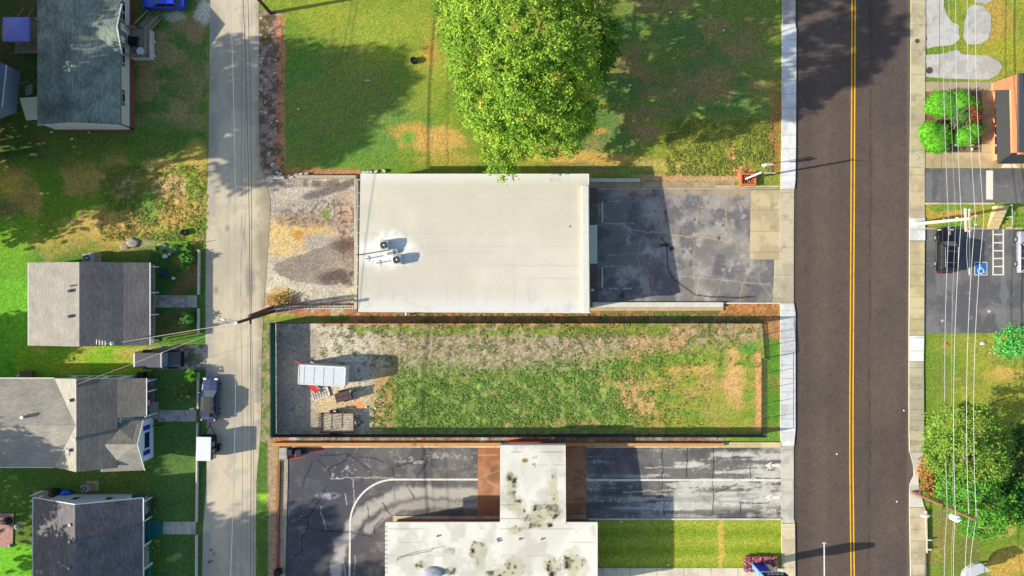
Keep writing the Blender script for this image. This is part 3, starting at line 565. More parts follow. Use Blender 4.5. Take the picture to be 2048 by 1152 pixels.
blob_sheet('broken_slab', [(1852, 108), (1880, 112), (1900, 103), (1917, 100), (1926, 110), (1950, 112), (1976, 110), (2000, 124), (2005, 136), (1996, 150), (1975, 160), (1940, 158), (1910, 158), (1852, 154)], .012, slab_col, CON)
def plaza(px, py):
    c = conc((198, 178, 138), 400, True, 58, .4)(px, py); return mix(c, lin(170, 156, 132), (1 - ss(py, 176, 190)) * .8)
sheet('forecourt', [(164, 1850, 1992), (183, 1850, 2012)], .02, 1.8, plaza, CON); sheet('forecourt', [(183.2, 1963, 2012), (304.5, 1963, 2012)], .02, 1.8, plaza, CON); sheet('forecourt', [(304.8, 1850, 2200), (336, 1850, 2200)], .02, 1.8, plaza, CON)
def lot_col(px, py):
    c = mix(lin(96, 96, 98), lin(112, 111, 110), ss(fbm(px, py, 50, 4, 61), .4, .6)); c = mix(c, lin(150, 148, 144), ss(fbm(px, py, 5, 3, 62), .7, .8) * .5 + ell(px, py, 1985, 622, 26, 8, .7, 63) * .4); c = mix(c, lin(126, 128, 130), ss(fbm(px, py, 30, 3, 66, 60), .58, .7) * .6)
    for x, y in [(1884, 642), (1978, 623)]: c = mix(c, lin(214, 200, 176), ell(px, py, x, y, 3, 2.4, .5, 64))
    return c * (1 + (RNG.random(px.shape) - .5) * .18)[..., None]
sheet('driveway', [(337, 1850, 2200), (405.5, 1849, 2200)], .004, 1.8, lot_col, ASP)
sheet('car_park', [(457, 1848, 2200), (560, 1848, 2200), (666, 1847, 2200)], .004, 1.8, lot_col, ASP)
def mk(name, pts, z=.010, rgb=(228, 226, 220)):
    return struct(MB().add([(*P(*p).xy, z) for p in pts], [tuple(range(len(pts) - 1, -1, -1))]).build(name, mat('white_paint' if rgb[2] > 200 else 'blue_paint', rgb, .7, .12, 6)))
mk('stop_line', [(1972, 341), (1986, 341), (1986, 399), (1972, 399)]); mk('parking_line', [(1937.6, 462), (1940.4, 462), (1940.4, 550), (1937.6, 550)])
for x0, x1, y0, y1 in [(1984.6, 1987.4, 460, 550.5), (2005, 2008, 458, 550.5)] + [(1987.4, 2005, y - 1.2, y + 1.2) for y in (469, 485.5, 501.5, 517, 533, 549.3)]: mk('hatch_line', [(x0, y0), (x1, y0), (x1, y1), (x0, y1)])
mk('accessible_bay_mark', [(1948.5, 524), (1974.5, 524), (1974.5, 550.5), (1948.5, 550.5)]); mk('accessible_bay_mark', [(1950, 525.4), (1973.2, 525.4), (1973.2, 549.2), (1950, 549.2)], .014, (34, 108, 178))
arc_line([(1958, 530.2), (1960.6, 530.2)], 2.6, .018, 'accessible_symbol', (230, 230, 230))
arc_line([(1959.6, 532), (1960, 538), (1966, 538.4), (1968, 545), (1970.5, 544)], 1.7, .018, 'accessible_symbol', (230, 230, 230)); arc_line([(1960, 535), (1964.5, 535)], 1.3, .0182, 'accessible_symbol', (230, 230, 230))
arc_line([(1961 + 5.6 * math.cos(a), 541.5 + 5.6 * math.sin(a)) for a in np.linspace(-2.1, -2.1 - 4.1, 18)][::-1], 1.5, .0184, 'accessible_symbol', (230, 230, 230))
# ================================================================= BUILDINGS
WHITE = mat('white_trim', (226, 224, 218), .6, .06, 3); SIDING = mat('grey_siding', (206, 202, 192), .8, .08, 2); BRICK = mat('red_brick', (128, 78, 64), .9, .25, 9)
GLASS = mat('window_glass', (28, 34, 58), .08, .2, 2, spec=.7); SHUT = mat('grey_shutter', (112, 108, 100), .8, .1, 4); WOOD = mat('weathered_wood', (150, 140, 120), .9, .25, 5, bump=.2)
METAL = mat('galvanised_metal', (178, 180, 180), .45, .12, 5, metal=.6); BLACK = mat('black_metal', (26, 26, 28), .5, .2, 5); DARKIN = mat('recess_shade', (30, 30, 34), .8, .2, 3)
def xy(v): return (v[0], v[1])
def P3(px, py, h): return tuple(P(px, py, h))
def gable(name, corners, t, m, parent):       # 3D polygon slab
    return MB().slab(corners, t).build(name, m, parent)
def window(par, c, n, wd, hh, mats=(None, None), shut=None, panes=2):
    # c centre on a wall, n outward axis ('x+' 'y+'...), frame + panes (+ shutters)
    ax = n[0]; sg = 1 if n[1] == '+' else -1
    f = MB(); g = MB()
    def bx(b, u, v, du, dv, off, th):
        if ax == 'x': b.box((c[0] + sg * off, c[1] + u, c[2] + v), (th, du, dv))
        else: b.box((c[0] + u, c[1] + sg * off, c[2] + v), (du, th, dv))
    bx(f, 0, 0, wd, hh, .02, .05); fr = f.build('window', WHITE, par)
    for k in range(panes):
        pw = wd / panes
        for vv in (-.25, .25): bx(g, -wd / 2 + pw * (k + .5), vv * hh, pw - .1, hh / 2 - .09, .05, .03)
    g.build('pane', mats[1] or GLASS, fr)
    if shut:
        for s in (-1, 1):
            b = MB(); bx(b, s * (wd / 2 + .2), 0, .34, hh, .025, .05); b.build('shutter', shut, par)
# ---- house 1: grey-green shingled house, deck and stair
X1, X0, YS, YN = -42.0, -50.2, 17.45, 46.0
h1 = thing('house', 'long house with dark grey-green shingle roof and red brick base beside a wooden deck', 'house', (-46, 30, 0))
b = MB(); b.prism([(X0, YS), (X1, YS), (X1, YN), (X0, YN)], 0, 1.1); b.build('foundation', BRICK, h1)
xr = (X0 + X1) / 2
b = MB(); b.prism([(X0, YS), (X1, YS), (X1, YN), (X0, YN)], 1.1, 3.4); b.add([(X0, YS, 3.4), (X1, YS, 3.4), (xr, YS, 4.4)], [(0, 1, 2)]); b.build('wall', SIDING, h1)
b = MB(); b.box((X1 + .03, (YS + YN) / 2, 1.1), (.06, YN - YS + .1, .08)); b.box(((X0 + X1) / 2, YS - .03, 1.1), (X1 - X0, .06, .08)); b.box((X1 + .035, YS + .04, 2.2), (.05, .08, 2.1)); b.each('skirt_trim', WHITE, h1)
SH1 = shingle('green_grey_shingle', (132, 142, 130), .55, .16, .8, 'Y')
e1, e0 = X1 + .32, X0 - .3; ys = YS - .1
rf = MB(); rf.slab([(e0, ys, 3.42), (xr, ys, 4.5), (xr, YN, 4.5), (e0, YN, 3.42)], .12); rf.slab([(xr, ys, 4.5), (e1, ys, 3.42), (e1, YN, 3.42), (xr, YN, 4.5)], .12); roof1 = rf.build('roof', SH1, h1)
b = MB(); b.slab([(e0 - .02, ys - .03, 3.43), (xr, ys - .03, 4.51), (xr, ys, 4.51), (e0 - .02, ys, 3.43)], .2); b.slab([(xr, ys - .03, 4.51), (e1, ys - .03, 3.43), (e1, ys, 3.43), (xr, ys, 4.51)], .2); b.build('rake_trim', WHITE, roof1)
b = MB(); b.box((e1 + .05, (YN + 26.7) / 2 + 1.9, 3.36), (.1, YN - 30.4, .1)); b.box((e1 + .05, 21.2, 3.36), (.1, 7.8, .1)); b.each('gutter', mat('grey_gutter', (120, 122, 122), .5, .1), h1)
# little entry gable over the deck
gy0, gy1, gp = 24.9, 30.2, 27.5
b = MB(); b.slab([(e1 - 3.2, gp, 4.26), (e1 + .15, gp, 4.3), (e1 + .15, gy1, 3.44), (e1 - .2, gy1, 3.5)], .1); b.slab([(e1 + .15, gp, 4.3), (e1 - 3.2, gp, 4.26), (e1 - .2, gy0, 3.5), (e1 + .15, gy0, 3.44)], .1); pg = b.build('porch_gable', SH1, h1)
b = MB(); b.tube([(e1 + .18, gy0, 3.42), (e1 + .18, gp, 4.34), (e1 + .18, gy1, 3.42)], .08, 6); b.build('gable_trim', WHITE, pg); b = MB(); b.add([(X1 + .02, gy0 + .2, 3.4), (X1 + .02, gy1 - .2, 3.4), (X1 + .02, gp, 4.25)], [(0, 1, 2)]); b.build('gable_end', SIDING, h1)
for yc, wd in ((30.9 - 1.15, 1.7), (25.2, 1.8), (20.55, .95), (34.3, 1.2)): window(h1, (X1, yc, 2.5), 'x+', wd, 1.15, shut=SHUT, panes=2 if wd > 1 else 1)
b = MB(); b.box((X1 + .03, 27.4, 2.2), (.08, 1.0, 2.05)); d = b.build('door', WHITE, h1); MB().box((X1 + .08, 27.4, 2.35), (.03, .6, 1.3)).build('pane', mat('door_glass', (110, 122, 120), .15, .2, 2, spec=.6), d)
b = MB(); b.tube([(X1 + .1, YS + .1, 3.3), (X1 + .1, YS + .1, .15)], .06, 6); b.build('downspout', BLACK, h1)
# deck with stair
dk = thing('deck', 'weathered wooden deck with railing and stair in front of the house door', 'deck', (-40.5, 27.2, 0)); dx0, dx1, dy0, dy1, dh = X1 + .08, -39.75, 25.3, 28.4, 1.05
b = MB()
for k in range(11): b.box((dx0 + (dx1 - dx0) / 11 * (k + .5), (dy0 + dy1) / 2, dh), ((dx1 - dx0) / 11 - .02, dy1 - dy0, .05))
b.build('deck_boards', WOOD, dk)
b = MB(); b.box(((dx0 + dx1) / 2, dy0 - .02, .55), (dx1 - dx0, .04, 1.0)); b.box((dx1 + .02, (dy0 + dy1) / 2, .55), (.04, dy1 - dy0 + .04, 1.0)); b.build('skirting', SIDING, dk)
b = MB()
for (ax_, ay_, bx_, by_) in ((dx0, dy0, dx1, dy0), (dx1, dy0, dx1, dy1), (dx0, dy1, dx0 + .9, dy1)):
    n = 9
    for k in range(n + 1): b.box((ax_ + (bx_ - ax_) * k / n, ay_ + (by_ - ay_) * k / n, dh + .45), (.05, .05, .9))
    b.wall((ax_, ay_), (bx_, by_), dh + .88, dh + .95, .12)
b.build('railing', WOOD, dk)
st = MB(); a = Vector((-40.35, 28.4, 0)); dirv = Vector((.42, .9, 0)).normalized(); nrm = Vector((dirv.y, -dirv.x, 0))
for k in range(6):
    c = a + dirv * (.2 + k * .3); st.box((c.x, c.y, dh - .17 * (k + 1) + .03), (1.2, .3, .06), math.atan2(nrm.y, nrm.x))
stair = st.build('stair', WOOD, dk); b = MB()
for s in (-.65, .65):
    p0 = a + nrm * s; p1 = a + nrm * s + dirv * 2.0
    b.tube([(p0.x, p0.y, dh + .9), (p1.x, p1.y, .85)], .05, 6); b.tube([(p1.x, p1.y, 0), (p1.x, p1.y, .85)], .05, 6); b.tube([(p0.x, p0.y, dh - .1), (p1.x, p1.y, .1)], .06, 6)
b.build('handrail', WOOD, stair)
o = thing('patio_bench', 'black cushioned bench on the wooden deck', 'bench', (-41.2, 26.9, 1.08)); b = MB(); b.box((-41.2, 26.9, 1.48), (.8, 1.0, .16)); b.box((-41.2, 26.9, 1.56), (.7, .9, .06)); b.build('seat', mat('navy_cushion', (26, 30, 44), .9, .2), o, bevel=.03)
b = MB(); [b.box((-41.2 + u, 26.9 + v, 1.24), (.06, .06, .32)) for u in (-.35, .35) for v in (-.45, .45)]; b.each('leg', BLACK, o); MB().box((-41.58, 26.9, 1.75), (.08, 1.0, .5)).build('backrest', BLACK, o)
o = thing('round_table', 'round pale table holding pink flowers on the deck', 'table', (-40.4, 25.75, 1.08)); MB().cyl((-40.4, 25.75, 1.72), .42, .05, 20).build('tabletop', WHITE, o); MB().tube([(-40.4, 25.75, 1.08), (-40.4, 25.75, 1.7)], .05, 8).build('pedestal', BLACK, o)
o = thing('patio_chair', 'grey patio chair beside the round deck table', 'chair', (-41.1, 25.7, 1.08)); MB().box((-41.1, 25.7, 1.5), (.55, .5, .06)).build('seat', SHUT, o); MB().box((-41.1, 25.45, 1.8), (.55, .06, .6)).build('backrest', SHUT, o)
b = MB(); [b.tube([(-41.1 + u, 25.7 + v, 1.08), (-41.1 + u, 25.7 + v, 1.5)], .03, 6) for u in (-.22, .22) for v in (-.2, .2)]; b.each('leg', BLACK, o)
for i, (px, py) in enumerate(((312, 86), (312, 114))):
    c = P(px, py); o = thing('garden_light', 'square white garden lantern by the deck, %s' % ('nearer the blue car', 'farther from the blue car')[i], 'lantern', tuple(c), 'lanterns by the deck')
    MB().box((c.x, c.y, .25), (.08, .08, .5)).build('post', WHITE, o); MB().box((c.x, c.y, .55), (.28, .28, .14), .3, .7).build('lamp_head', WHITE, o)
# gazebo, back awning, shed behind house 1
c = P(58, 72); o = thing('gazebo', 'lavender fabric gazebo behind the grey-green shingled house', 'gazebo', tuple(c)); x0, y0, x1, y1 = c.x - 1.45, c.y - 1.3, c.x + 1.45, c.y + 1.3
b = MB(); z = 2.1; k = [(x0, y0, z), (x1, y0, z), (x1, y1, z), (x0, y1, z), (c.x - .1, c.y + .1, 2.75)]; kk = [(p[0], p[1], p[2] - .22) for p in k[:4]]
b.add(k + kk, [(0, 1, 4), (1, 2, 4), (2, 3, 4), (3, 0, 4), (0, 5, 6, 1), (1, 6, 7, 2), (2, 7, 8, 3), (3, 8, 5, 0)]); b.build('canopy', mat('lavender_cloth', (150, 148, 226), .9, .06, 3), o)
for u in (x0 + .05, x1 - .05):
    for v in (y0 + .05, y1 - .05): MB().tube([(u, v, 0), (u, v, 2.1)], .04, 6).each('leg', BLACK, o)
o = thing('back_deck', 'low wooden deck under the lavender gazebo', 'deck', (c.x, c.y, 0)); b = MB()
for k in range(9): b.box((c.x + .2, c.y - 1.85 + k * .45, .32), (3.0, .42, .06))
b.build('deck_boards', WOOD, o); b = MB(); b.box((c.x + .1, c.y - 2.15, .9), (2.6, .12, .08)); [b.box((c.x - 1.1 + k * .6, c.y - 2.15, .5), (.08, .08, .9)) for k in range(5)]
b.build('railing', WOOD, o); b = MB()
for u in (-.8, .35): b.tube([(c.x + u, c.y + 1.6, .95), (c.x + u + .45, c.y + 3.0, .3)], .07, 6)
b.each('stair_rail', WOOD, o)
c = P(58, 218, 0); o = thing('awning', 'pale beige canvas awning on poles at the back corner of the shingled house', 'awning', (c.x, c.y, 0)); q = [P3(39, 196, 2.2), P3(52, 240, 2.0), P3(80, 239, 2.5), P3(80, 193, 2.5)]
MB().slab([q[0], q[1], q[2], q[3]], .05).build('canvas', mat('beige_canvas', (206, 206, 186), .9, .05, 2), o)
for v in q[:2]: MB().tube([(v[0] + .08, v[1], 0), (v[0] + .08, v[1], v[2])], .04, 6).build('pole', METAL, o)
c = P(62, 182); o = thing('back_steps', 'small grey wooden back steps by the beige awning', 'steps', (c.x, c.y, 0)); b = MB(); [b.box((c.x + .5 - k * .3, c.y, .7 - .2 * k), (.3, 1.1, .06)) for k in range(4)]; b.each('tread', WOOD, o); b = MB(); b.tube([(c.x + .7, c.y + .6, 1.7), (c.x - .6, c.y + .6, .9)], .04, 6); b.tube([(c.x - .6, c.y + .6, 0), (c.x - .6, c.y + .6, .9)], .04, 6); b.each('handrail', WOOD, o)
o = thing('shed', 'blue-grey metal roofed shed at the left edge', 'shed', (-58, 22.5, 0)); e = [P3(-60, 100, 2.4), P3(-60, 240, 2.4), P3(4, 214, 2.4), P3(13, 130, 2.4)]
b = MB(); b.prism([(p[0] - .1, p[1]) for p in e], 0, 2.3); b.build('wall', mat('blue_wall', (140, 152, 170), .8, .1), o); MB().slab([e[0], e[1], e[2], e[3]], .1).build('roof', mat('blue_metal_roof', (116, 134, 158), .5, .1, 2), o); MB().tube([e[2], e[3]], .07, 6).each('gutter', WHITE, o)
# ---- house 2: metal-grey gable with porch
h2 = thing('house', 'small grey roofed house with sunlit back slope, north of the parked grey jeep', 'house', (*P(180, 610).xy, 0))
rh, bh, eh, wh = 4.35, 3.1, 2.6, 2.95; N2 = 524.5; S2 = 692.5
def row(px_list, py, hs): return [P3(px, py, h) for px, h in zip(px_list, hs)]
def yroof(py, h): return P(0, py, h).y
yN, yS = yroof(525, 2.9), yroof(691, 2.9); xW, xR, xB, xE = P(57, 0, wh).x, P(158.5, 0, rh).x, P(246.5, 0, bh).x, P(299, 0, eh).x
RW2 = shingle('sunlit_grey_shingle', (158, 153, 144), .22, .2, .85, 'Y'); RE2 = shingle('shaded_grey_shingle', (116, 113, 112), .28, .2, .6, 'Y')  # same shingle twice: sun and shade of the slopes put into the colour
r2 = MB().slab([(xW, yS, wh), (xR, yS, rh), (xR, yN, rh), (xW, yN, wh)], .12).build('roof', RW2, h2)
r2b = MB().slab([(xR, yS, rh), (xB, yS, bh), (xB, yN, bh), (xR, yN, rh)], .12).build('roof', RE2, h2); r2c = MB().slab([(xB, yS, bh), (xE, yS, eh), (xE, yN, eh), (xB, yN, bh)], .12).build('porch_roof', RE2, h2)
b = MB(); b.box((xE + .05, (yN + yS) / 2, eh - .05), (.09, yN - yS, .1)); b.box((xW - .04, (yN + yS) / 2, wh - .05), (.08, yN - yS, .1)); b.each('gutter', WHITE, h2)
for py in (582, 633): MB().tube([P3(138, py, 3.9), P3(138, py, 4.5)], .17, 8).build('vent_pipe', METAL, r2)
MB().tube([P3(140, 572, 4.0), P3(140, 572, 4.6)], .07, 8).build('vent_pipe', WHITE, r2)
b = MB(); b.prism([(xW + .35, yS + .15), (xB - .1, yS + .15), (xB - .1, yN - .15), (xW + .35, yN - .15)], 0, [2.85, 2.95, 2.95, 2.85]); b.build('wall', mat('cream_wall', (206, 200, 186), .8, .08), h2)
pf = P(310.5, 0).x; b = MB(); b.prism([(xB, yS + .1), (pf, yS + .1), (pf, yN - .1), (xB, yN - .1)], 0, .35); b.build('porch_floor', mat('porch_concrete', (158, 152, 146), .9, .15), h2)
for v in (yS + .4, (yS + yN) / 2 - 1.2, (yS + yN) / 2 + 1.2, yN - .4): MB().box((xE - .12, v, 1.45), (.12, .12, 2.2)).build('porch_post', WHITE, h2)
b = MB(); b.tube([(xE + .08, yS + .12, 2.5), (xE + .35, yS + .12, .3)], .05, 6); b.build('downspout', WHITE, h2)
a0 = P(228, 686, 3.6); o = thing('aerial_mast', 'thin television aerial mast at the roof corner of the small grey house', 'aerial', (a0.x, a0.y, 3.3)); b = MB(); b.tube([(a0.x, a0.y, 3.3), (a0.x, a0.y, 5.0)], .03, 6); b.build('mast', METAL, o); b = MB(); b.tube([(a0.x - 1.2, a0.y + .25, 4.9), (a0.x + .3, a0.y, 4.9)], .02, 6); [b.tube([(a0.x - 1.1 + k * .3, a0.y + .2 - k * .04 - .25, 4.9), (a0.x - 1.1 + k * .3, a0.y + .2 - k * .04 + .25, 4.9)], .015, 5) for k in range(4)]; b.build('antenna', METAL, o); MB().ball((a0.x + .1, a0.y, 4.2), .22, 10, 6, .1).build('service_box', WHITE, o)
for px, py, c_, l in [(307, 533, BLACK, 'dark round pot at the north end of the grey porch'), (304, 633, BLACK, 'dark round pot beside the porch post, south of the stone path')]:
    c = P(px, py); o = thing('plant_pot', l, 'pot', (c.x, c.y, .35)); MB().cyl((c.x, c.y, .55), .16, .4, 14, .22).build('pot', c_, o); MB().ball((c.x, c.y, .85), .2, 8, 6, .4, 3).build('plant', mat('pot_plant', (40, 60, 34), .8, .4, 9), o)
for py, l in ((558, 'white porch chair with dark cushion at the north part of the porch'), (652, 'white porch chair with dark cushion at the south part of the porch')):
    c = P(305, py); o = thing('porch_chair', l, 'chair', (c.x, c.y, .35), 'chairs on the grey porch'); MB().box((c.x - .05, c.y, .78), (.55, .6, .07)).build('seat', BLACK, o); MB().box((c.x - .33, c.y, 1.05), (.06, .65, .6)).build('backrest', BLACK, o)
    b = MB(); [b.box((c.x - .05 + u, c.y + v, .56), (.05, .05, .44)) for u in (-.25, .25) for v in (-.3, .3)]; b.each('leg', WHITE, o); b = MB(); b.box((c.x - .05, c.y + .33, .98), (.6, .06, .06)); b.box((c.x - .05, c.y - .33, .98), (.6, .06, .06)); b.each('armrest', WHITE, o)
# ---- house 3
h3 = thing('house', 'grey roofed house with white front gable, blue shutters and long back wing', 'house', (*P(180, 845).xy, 0))
RW3 = shingle('sunlit_warm_shingle', (168, 164, 152), .2, .2, .8, 'Y'); RW3x = shingle('warm_grey_shingle_cross', (164, 158, 146), .26, .16, .85, 'X'); RE3 = shingle('shaded_banded_shingle', (128, 124, 116), .28, .2, .52, 'Y')  # paler west, darker east: sunlight on the slopes painted into the shingle tones
rh, bh, eh, wh = 4.55, 3.3, 2.75, 3.0; yN, yS = yroof(757, 3.0), yroof(934, 3.0); xW, xR, xB, xE = P(108, 0, wh).x, P(152.5, 0, rh).x, P(235, 0, bh).x, P(292, 0, eh).x; yg = yroof(831, eh)
xw2 = xR - (rh - 2.9) * (xR - xW) / (rh - wh)
MB().slab([(xW, yS, wh), (xR, yS - .15, rh), (xR, yN + .15, rh), (xW, yN, wh)], .12).build('roof', RW3, h3)
r3 = MB().slab([(xR, yS - .15, rh), (xB, yS, bh), (xB, yN, bh), (xR, yN + .15, rh)], .12).build('roof', RE3, h3)
MB().slab([(xB, yg - .1, bh), (xE, yg - .1, eh), (xE, yN, eh), (xB, yN, bh)], .12).build('porch_roof', RE3, h3)
# back wing, ridge running west
xe_w = xR - .1; ym = (yN + yS) / 2; xwest = -66.
MB().slab([(xwest, yS, 3.0), (xW - .0, yS, 3.02), (xe_w, ym, 4.52), (xwest, ym, 4.5)], .12).build('roof', RW3x, h3); r3w = MB().slab([(xwest, ym, 4.5), (xe_w, ym, 4.52), (xW, yN, 3.02), (xwest, yN, 3.0)], .12).build('roof', RW3x, h3)
b = MB(); b.box(((xwest + xW) / 2, yN + .05, 2.95), (xW - xwest, .09, .1)); b.box(((xwest + xW) / 2, yS - .05, 2.95), (xW - xwest, .09, .1)); b.box((xE + .05, (yN + yg) / 2, eh - .05), (.09, yN - yg, .1)); b.each('gutter', WHITE, h3)
# front cross gable
xf = P(307, 0).x; yga, ygb = P(0, 834).y, P(0, 914).y; ygm = (yga + ygb) / 2; ah = 3.75; ge = 2.55; xo = xf + .15
MB().slab([(xR + 2.6, ygm, 3.72), (xo, ygm, ah), (xo, yga + .1, ge), (xB - 1.0, yga + .1, 3.15)], .11).build('front_gable_roof', RE3, h3); MB().slab([(xo, ygm, ah), (xR + 2.6, ygm, 3.72), (xB - 2, ygb - .9, 3.0), (xo, ygb - .9, ge - .3)], .11).build('front_gable_roof', RW3x, h3)
BW = mat('pale_blue_siding', (204, 222, 232), .7, .05)
b = MB(); b.prism([(xB - 1, ygb), (xf, ygb), (xf, yga), (xB - 1, yga)], 0, 2.5); b.add([(xf, ygb, 2.5), (xf, yga, 2.5), (xf, ygm, 3.6)], [(0, 1, 2)]); b.build('front_wall', BW, h3)
b = MB(); b.tube([(xo + .03, yga + .1, ge), (xo + .03, ygm, ah), (xo + .03, ygb - .9, ge - .3)], .06, 6); b.build('bargeboard', WHITE, h3)
BLUE = mat('blue_shutter', (30, 48, 170), .7, .1); f = MB().box((xf + .03, ygm, 1.55), (.06, 1.9, 1.25)).build('window', WHITE, h3); MB().box((xf + .065, ygm, 1.55), (.03, 1.7, 1.05)).build('pane', mat('blue_glass', (24, 30, 96), .1, .2, 2, spec=.7), f)
for s in (-1, 1): MB().box((xf + .03, ygm + s * 1.35, 1.55), (.06, .5, 1.35)).build('shutter', BLUE, h3)
b = MB(); b.prism([(xwest, yS + .3), (xW, yS + .3), (xW, yN - .3), (xwest, yN - .3)], 0, 2.9); b.prism([(xW, yS + .2), (xB + .2, yS + .2), (xB + .2, yN - .02), (xW, yN - .02)], 0, [2.9, 3.0, 3.0, 2.9]); b.add([(xW + .05, yN - .02, 2.9), (xB + .2, yN - .02, 3.0), (xR, yN - .02, 4.35)], [(0, 1, 2)]); b.build('wall', BW, h3)
for px in (128, 160, 190, 226): MB().box((P(px, 0, 2).x, yN, 1.7), (1.0, .06, 1.0)).build('window', GLASS, h3)
pf = P(309, 0).x; b = MB(); b.prism([(xB, yga + .02), (pf, yga + .02), (pf, yN - .3), (xB, yN - .3)], 0, .3); b.build('porch_floor', mat('slate_porch', (112, 122, 132), .9, .15), h3)
for v in (yga + .5, ym + 3.2, yN - .4): MB().box((xE - .1, v, 1.5), (.12, .12, 2.4)).build('porch_post', WHITE, h3)
MB().tube([(xE, yN - .3, 2.6), (pf + .1, yN - .3, 1.2)], .05, 6).build('porch_rail', WHITE, h3)
for px, py, h in ((139.5, 801, 4.35), (47, 834, 4.45), (152, 878, 4.6), (138, 901, 4.25)): MB().box((*P(px, py, h).xy, h + .1), (.32, .32, .45)).build('roof_vent', METAL, r3w)
MB().box((*P(152, 770, 4.6).xy, 4.6), (.2, .5, .3)).build('roof_vent', METAL, r3)
c = P(311, 822); o = thing('porch_steps', 'concrete steps at the porch of the blue-shuttered house', 'steps', (c.x, c.y, 0)); b = MB(); b.box((c.x - .1, c.y + .1, .12), (.9, 1.9, .24)); b.box((c.x - .3, c.y + .1, .3), (.45, 1.9, .12)); b.each('tread', mat('porch_concrete', (158, 152, 146), .9, .15), o)
c = P(303, 779); o = thing('wicker_chair', 'brown wicker chair on the porch of the blue-shuttered house', 'chair', (c.x, c.y, .3)); WK = mat('brown_wicker', (140, 92, 60), .9, .3, 12); MB().box((c.x, c.y, .68), (.7, .9, .12)).build('seat', WK, o); MB().box((c.x - .35, c.y, 1.0), (.1, .9, .6)).build('backrest', WK, o); b = MB(); [b.box((c.x + u, c.y + v, .46), (.07, .07, .34)) for u in (-.3, .3) for v in (-.4, .4)]; b.each('leg', WK, o)
c = P(302, 803); o = thing('cooler_box', 'red and white cooler on a porch beside the brown wicker chair', 'cooler', (c.x, c.y, .3)); MB().box((c.x, c.y, .5), (.4, .55, .4)).build('body', mat('red_plastic', (200, 44, 44), .5, .1), o, bevel=.03); MB().box((c.x, c.y, .74), (.42, .57, .08)).build('lid', WHITE, o)
# ---- house 4
h4 = thing('house', 'dark shingled house with white gable wall and green porch at the bottom left', 'house', (*P(170, 1080).xy, 0))
yw = P(0, 988).y; yo = yw + .3; ysth = -46; rh4, eh4, wh4 = 5.0, 2.6, 2.5; xW, xR, xE = P(66.5, 0, wh4).x, P(150, 0, rh4).x, P(285.5, 0, eh4).x
RD = shingle('charcoal_shingle', (112, 108, 110), .38, .2, .8, 'Y'); r4 = MB().slab([(xW, ysth, wh4), (xR, ysth, rh4), (xR, yo, rh4), (xW, yo, wh4)], .12).build('roof', RD, h4); MB().slab([(xR, ysth, rh4), (xE, ysth, eh4), (xE, yo, eh4), (xR, yo, rh4)], .12).build('roof', RD, h4)
b = MB(); b.box((xE + .06, (ysth + yo) / 2, eh4 - .05), (.11, yo - ysth, .1)); b.box((xW - .06, (ysth + yo) / 2, wh4 - .05), (.11, yo - ysth, .1)); b.each('gutter', WHITE, h4)
b = MB(); b.tube([(xW, yo + .04, wh4 - .02), (xR, yo + .04, rh4 - .02), (xE, yo + .04, eh4 - .02)], .06, 6); b.build('bargeboard', WHITE, h4)
xwa, xwb = P(122, 0).x, P(267.5, 0).x; WS = mat('white_siding', (224, 224, 226), .7, .05); b = MB(); b.prism([(xwa, ysth), (xwb, ysth), (xwb, yw), (xwa, yw)], 0, 2.5)
b.add([(xwa, yw, 2.5), (xwb, yw, 2.5), (xwb, yw, rh4 - (xwb - xR) * (rh4 - eh4) / (xE - xR) - .15), (xR, yw, rh4 - .15), (xwa, yw, rh4 - (xR - xwa) * (rh4 - wh4) / (xR - xW) - .15)], [(0, 1, 2, 3, 4)]); b.build('wall', WS, h4)
for px in (150, 217): f = MB().box((P(px, 0, 2.0).x, yw + .02, 1.9), (.75, .06, .9)).build('window', WHITE, h4); MB().box((P(px, 0, 2.0).x, yw + .06, 1.9), (.6, .04, .75)).build('pane', GLASS, f)
GP = mat('teal_carpet', (34, 116, 112), .95, .2, 4); xp = P(301.5, 0).x; b = MB(); b.prism([(xwb - .02, ysth + 9), (xp, ysth + 9), (xp, yw), (xwb - .02, yw)], 0, .4)
b.build('porch_floor', GP, h4); b = MB(); q = [P(x, y) for x, y in ((301, 1078), (318, 1074), (326, 1064), (326, 1050), (318, 1042), (301, 1038))]; b.prism([(p.x, p.y) for p in q][::1], 0, .22); b.build('porch_step', GP, h4)
b = MB(); b.box((xp - .05, P(0, 1008).y + .15, .75), (.1, 1.9, .7)); b.box((xp - .05, P(0, 1105).y, .75), (.1, 2.8, .7)); b.each('porch_wall', mat('pale_porch_wall', (150, 160, 140), .8, .1), h4)
for py in (992, 1030, 1078, 1122): MB().box((xE - .1, P(0, py).y, 1.45), (.12, .12, 2.1)).build('porch_post', WHITE, h4)
MB().tube([(xE + .1, P(0, 1136, 2).y, 2.4), (xp + .4, P(0, 1124).y, .4)], .06, 6).build('downspout', WHITE, h4)
for px, py, h in ((141, 1049, 4.7), (140, 1083, 4.7), (139.5, 1135, 4.7)): MB().cyl((*P(px, py, h).xy, h + .05), .16, .4, 10).build('roof_vent', METAL, r4)
c = P(97, 990); o = thing('back_ramp', 'white railed back ramp beside the white gable wall', 'ramp', (c.x, c.y, 0)); MB().box((c.x, c.y, .4), (2.6, 1.2, .08)).build('ramp_floor', WOOD, o); b = MB(); [b.tube([(c.x - 1.6, c.y - .5 + v, .7), (c.x + .2, c.y + .3 + v, 1.3)], .05, 6) for v in (0, .55)]; [b.tube([(c.x - 1.4, c.y - .4 + v, 0), (c.x - 1.4, c.y - .4 + v, .75)], .04, 6) for v in (0, .55)]; b.each('railing', WHITE, o)
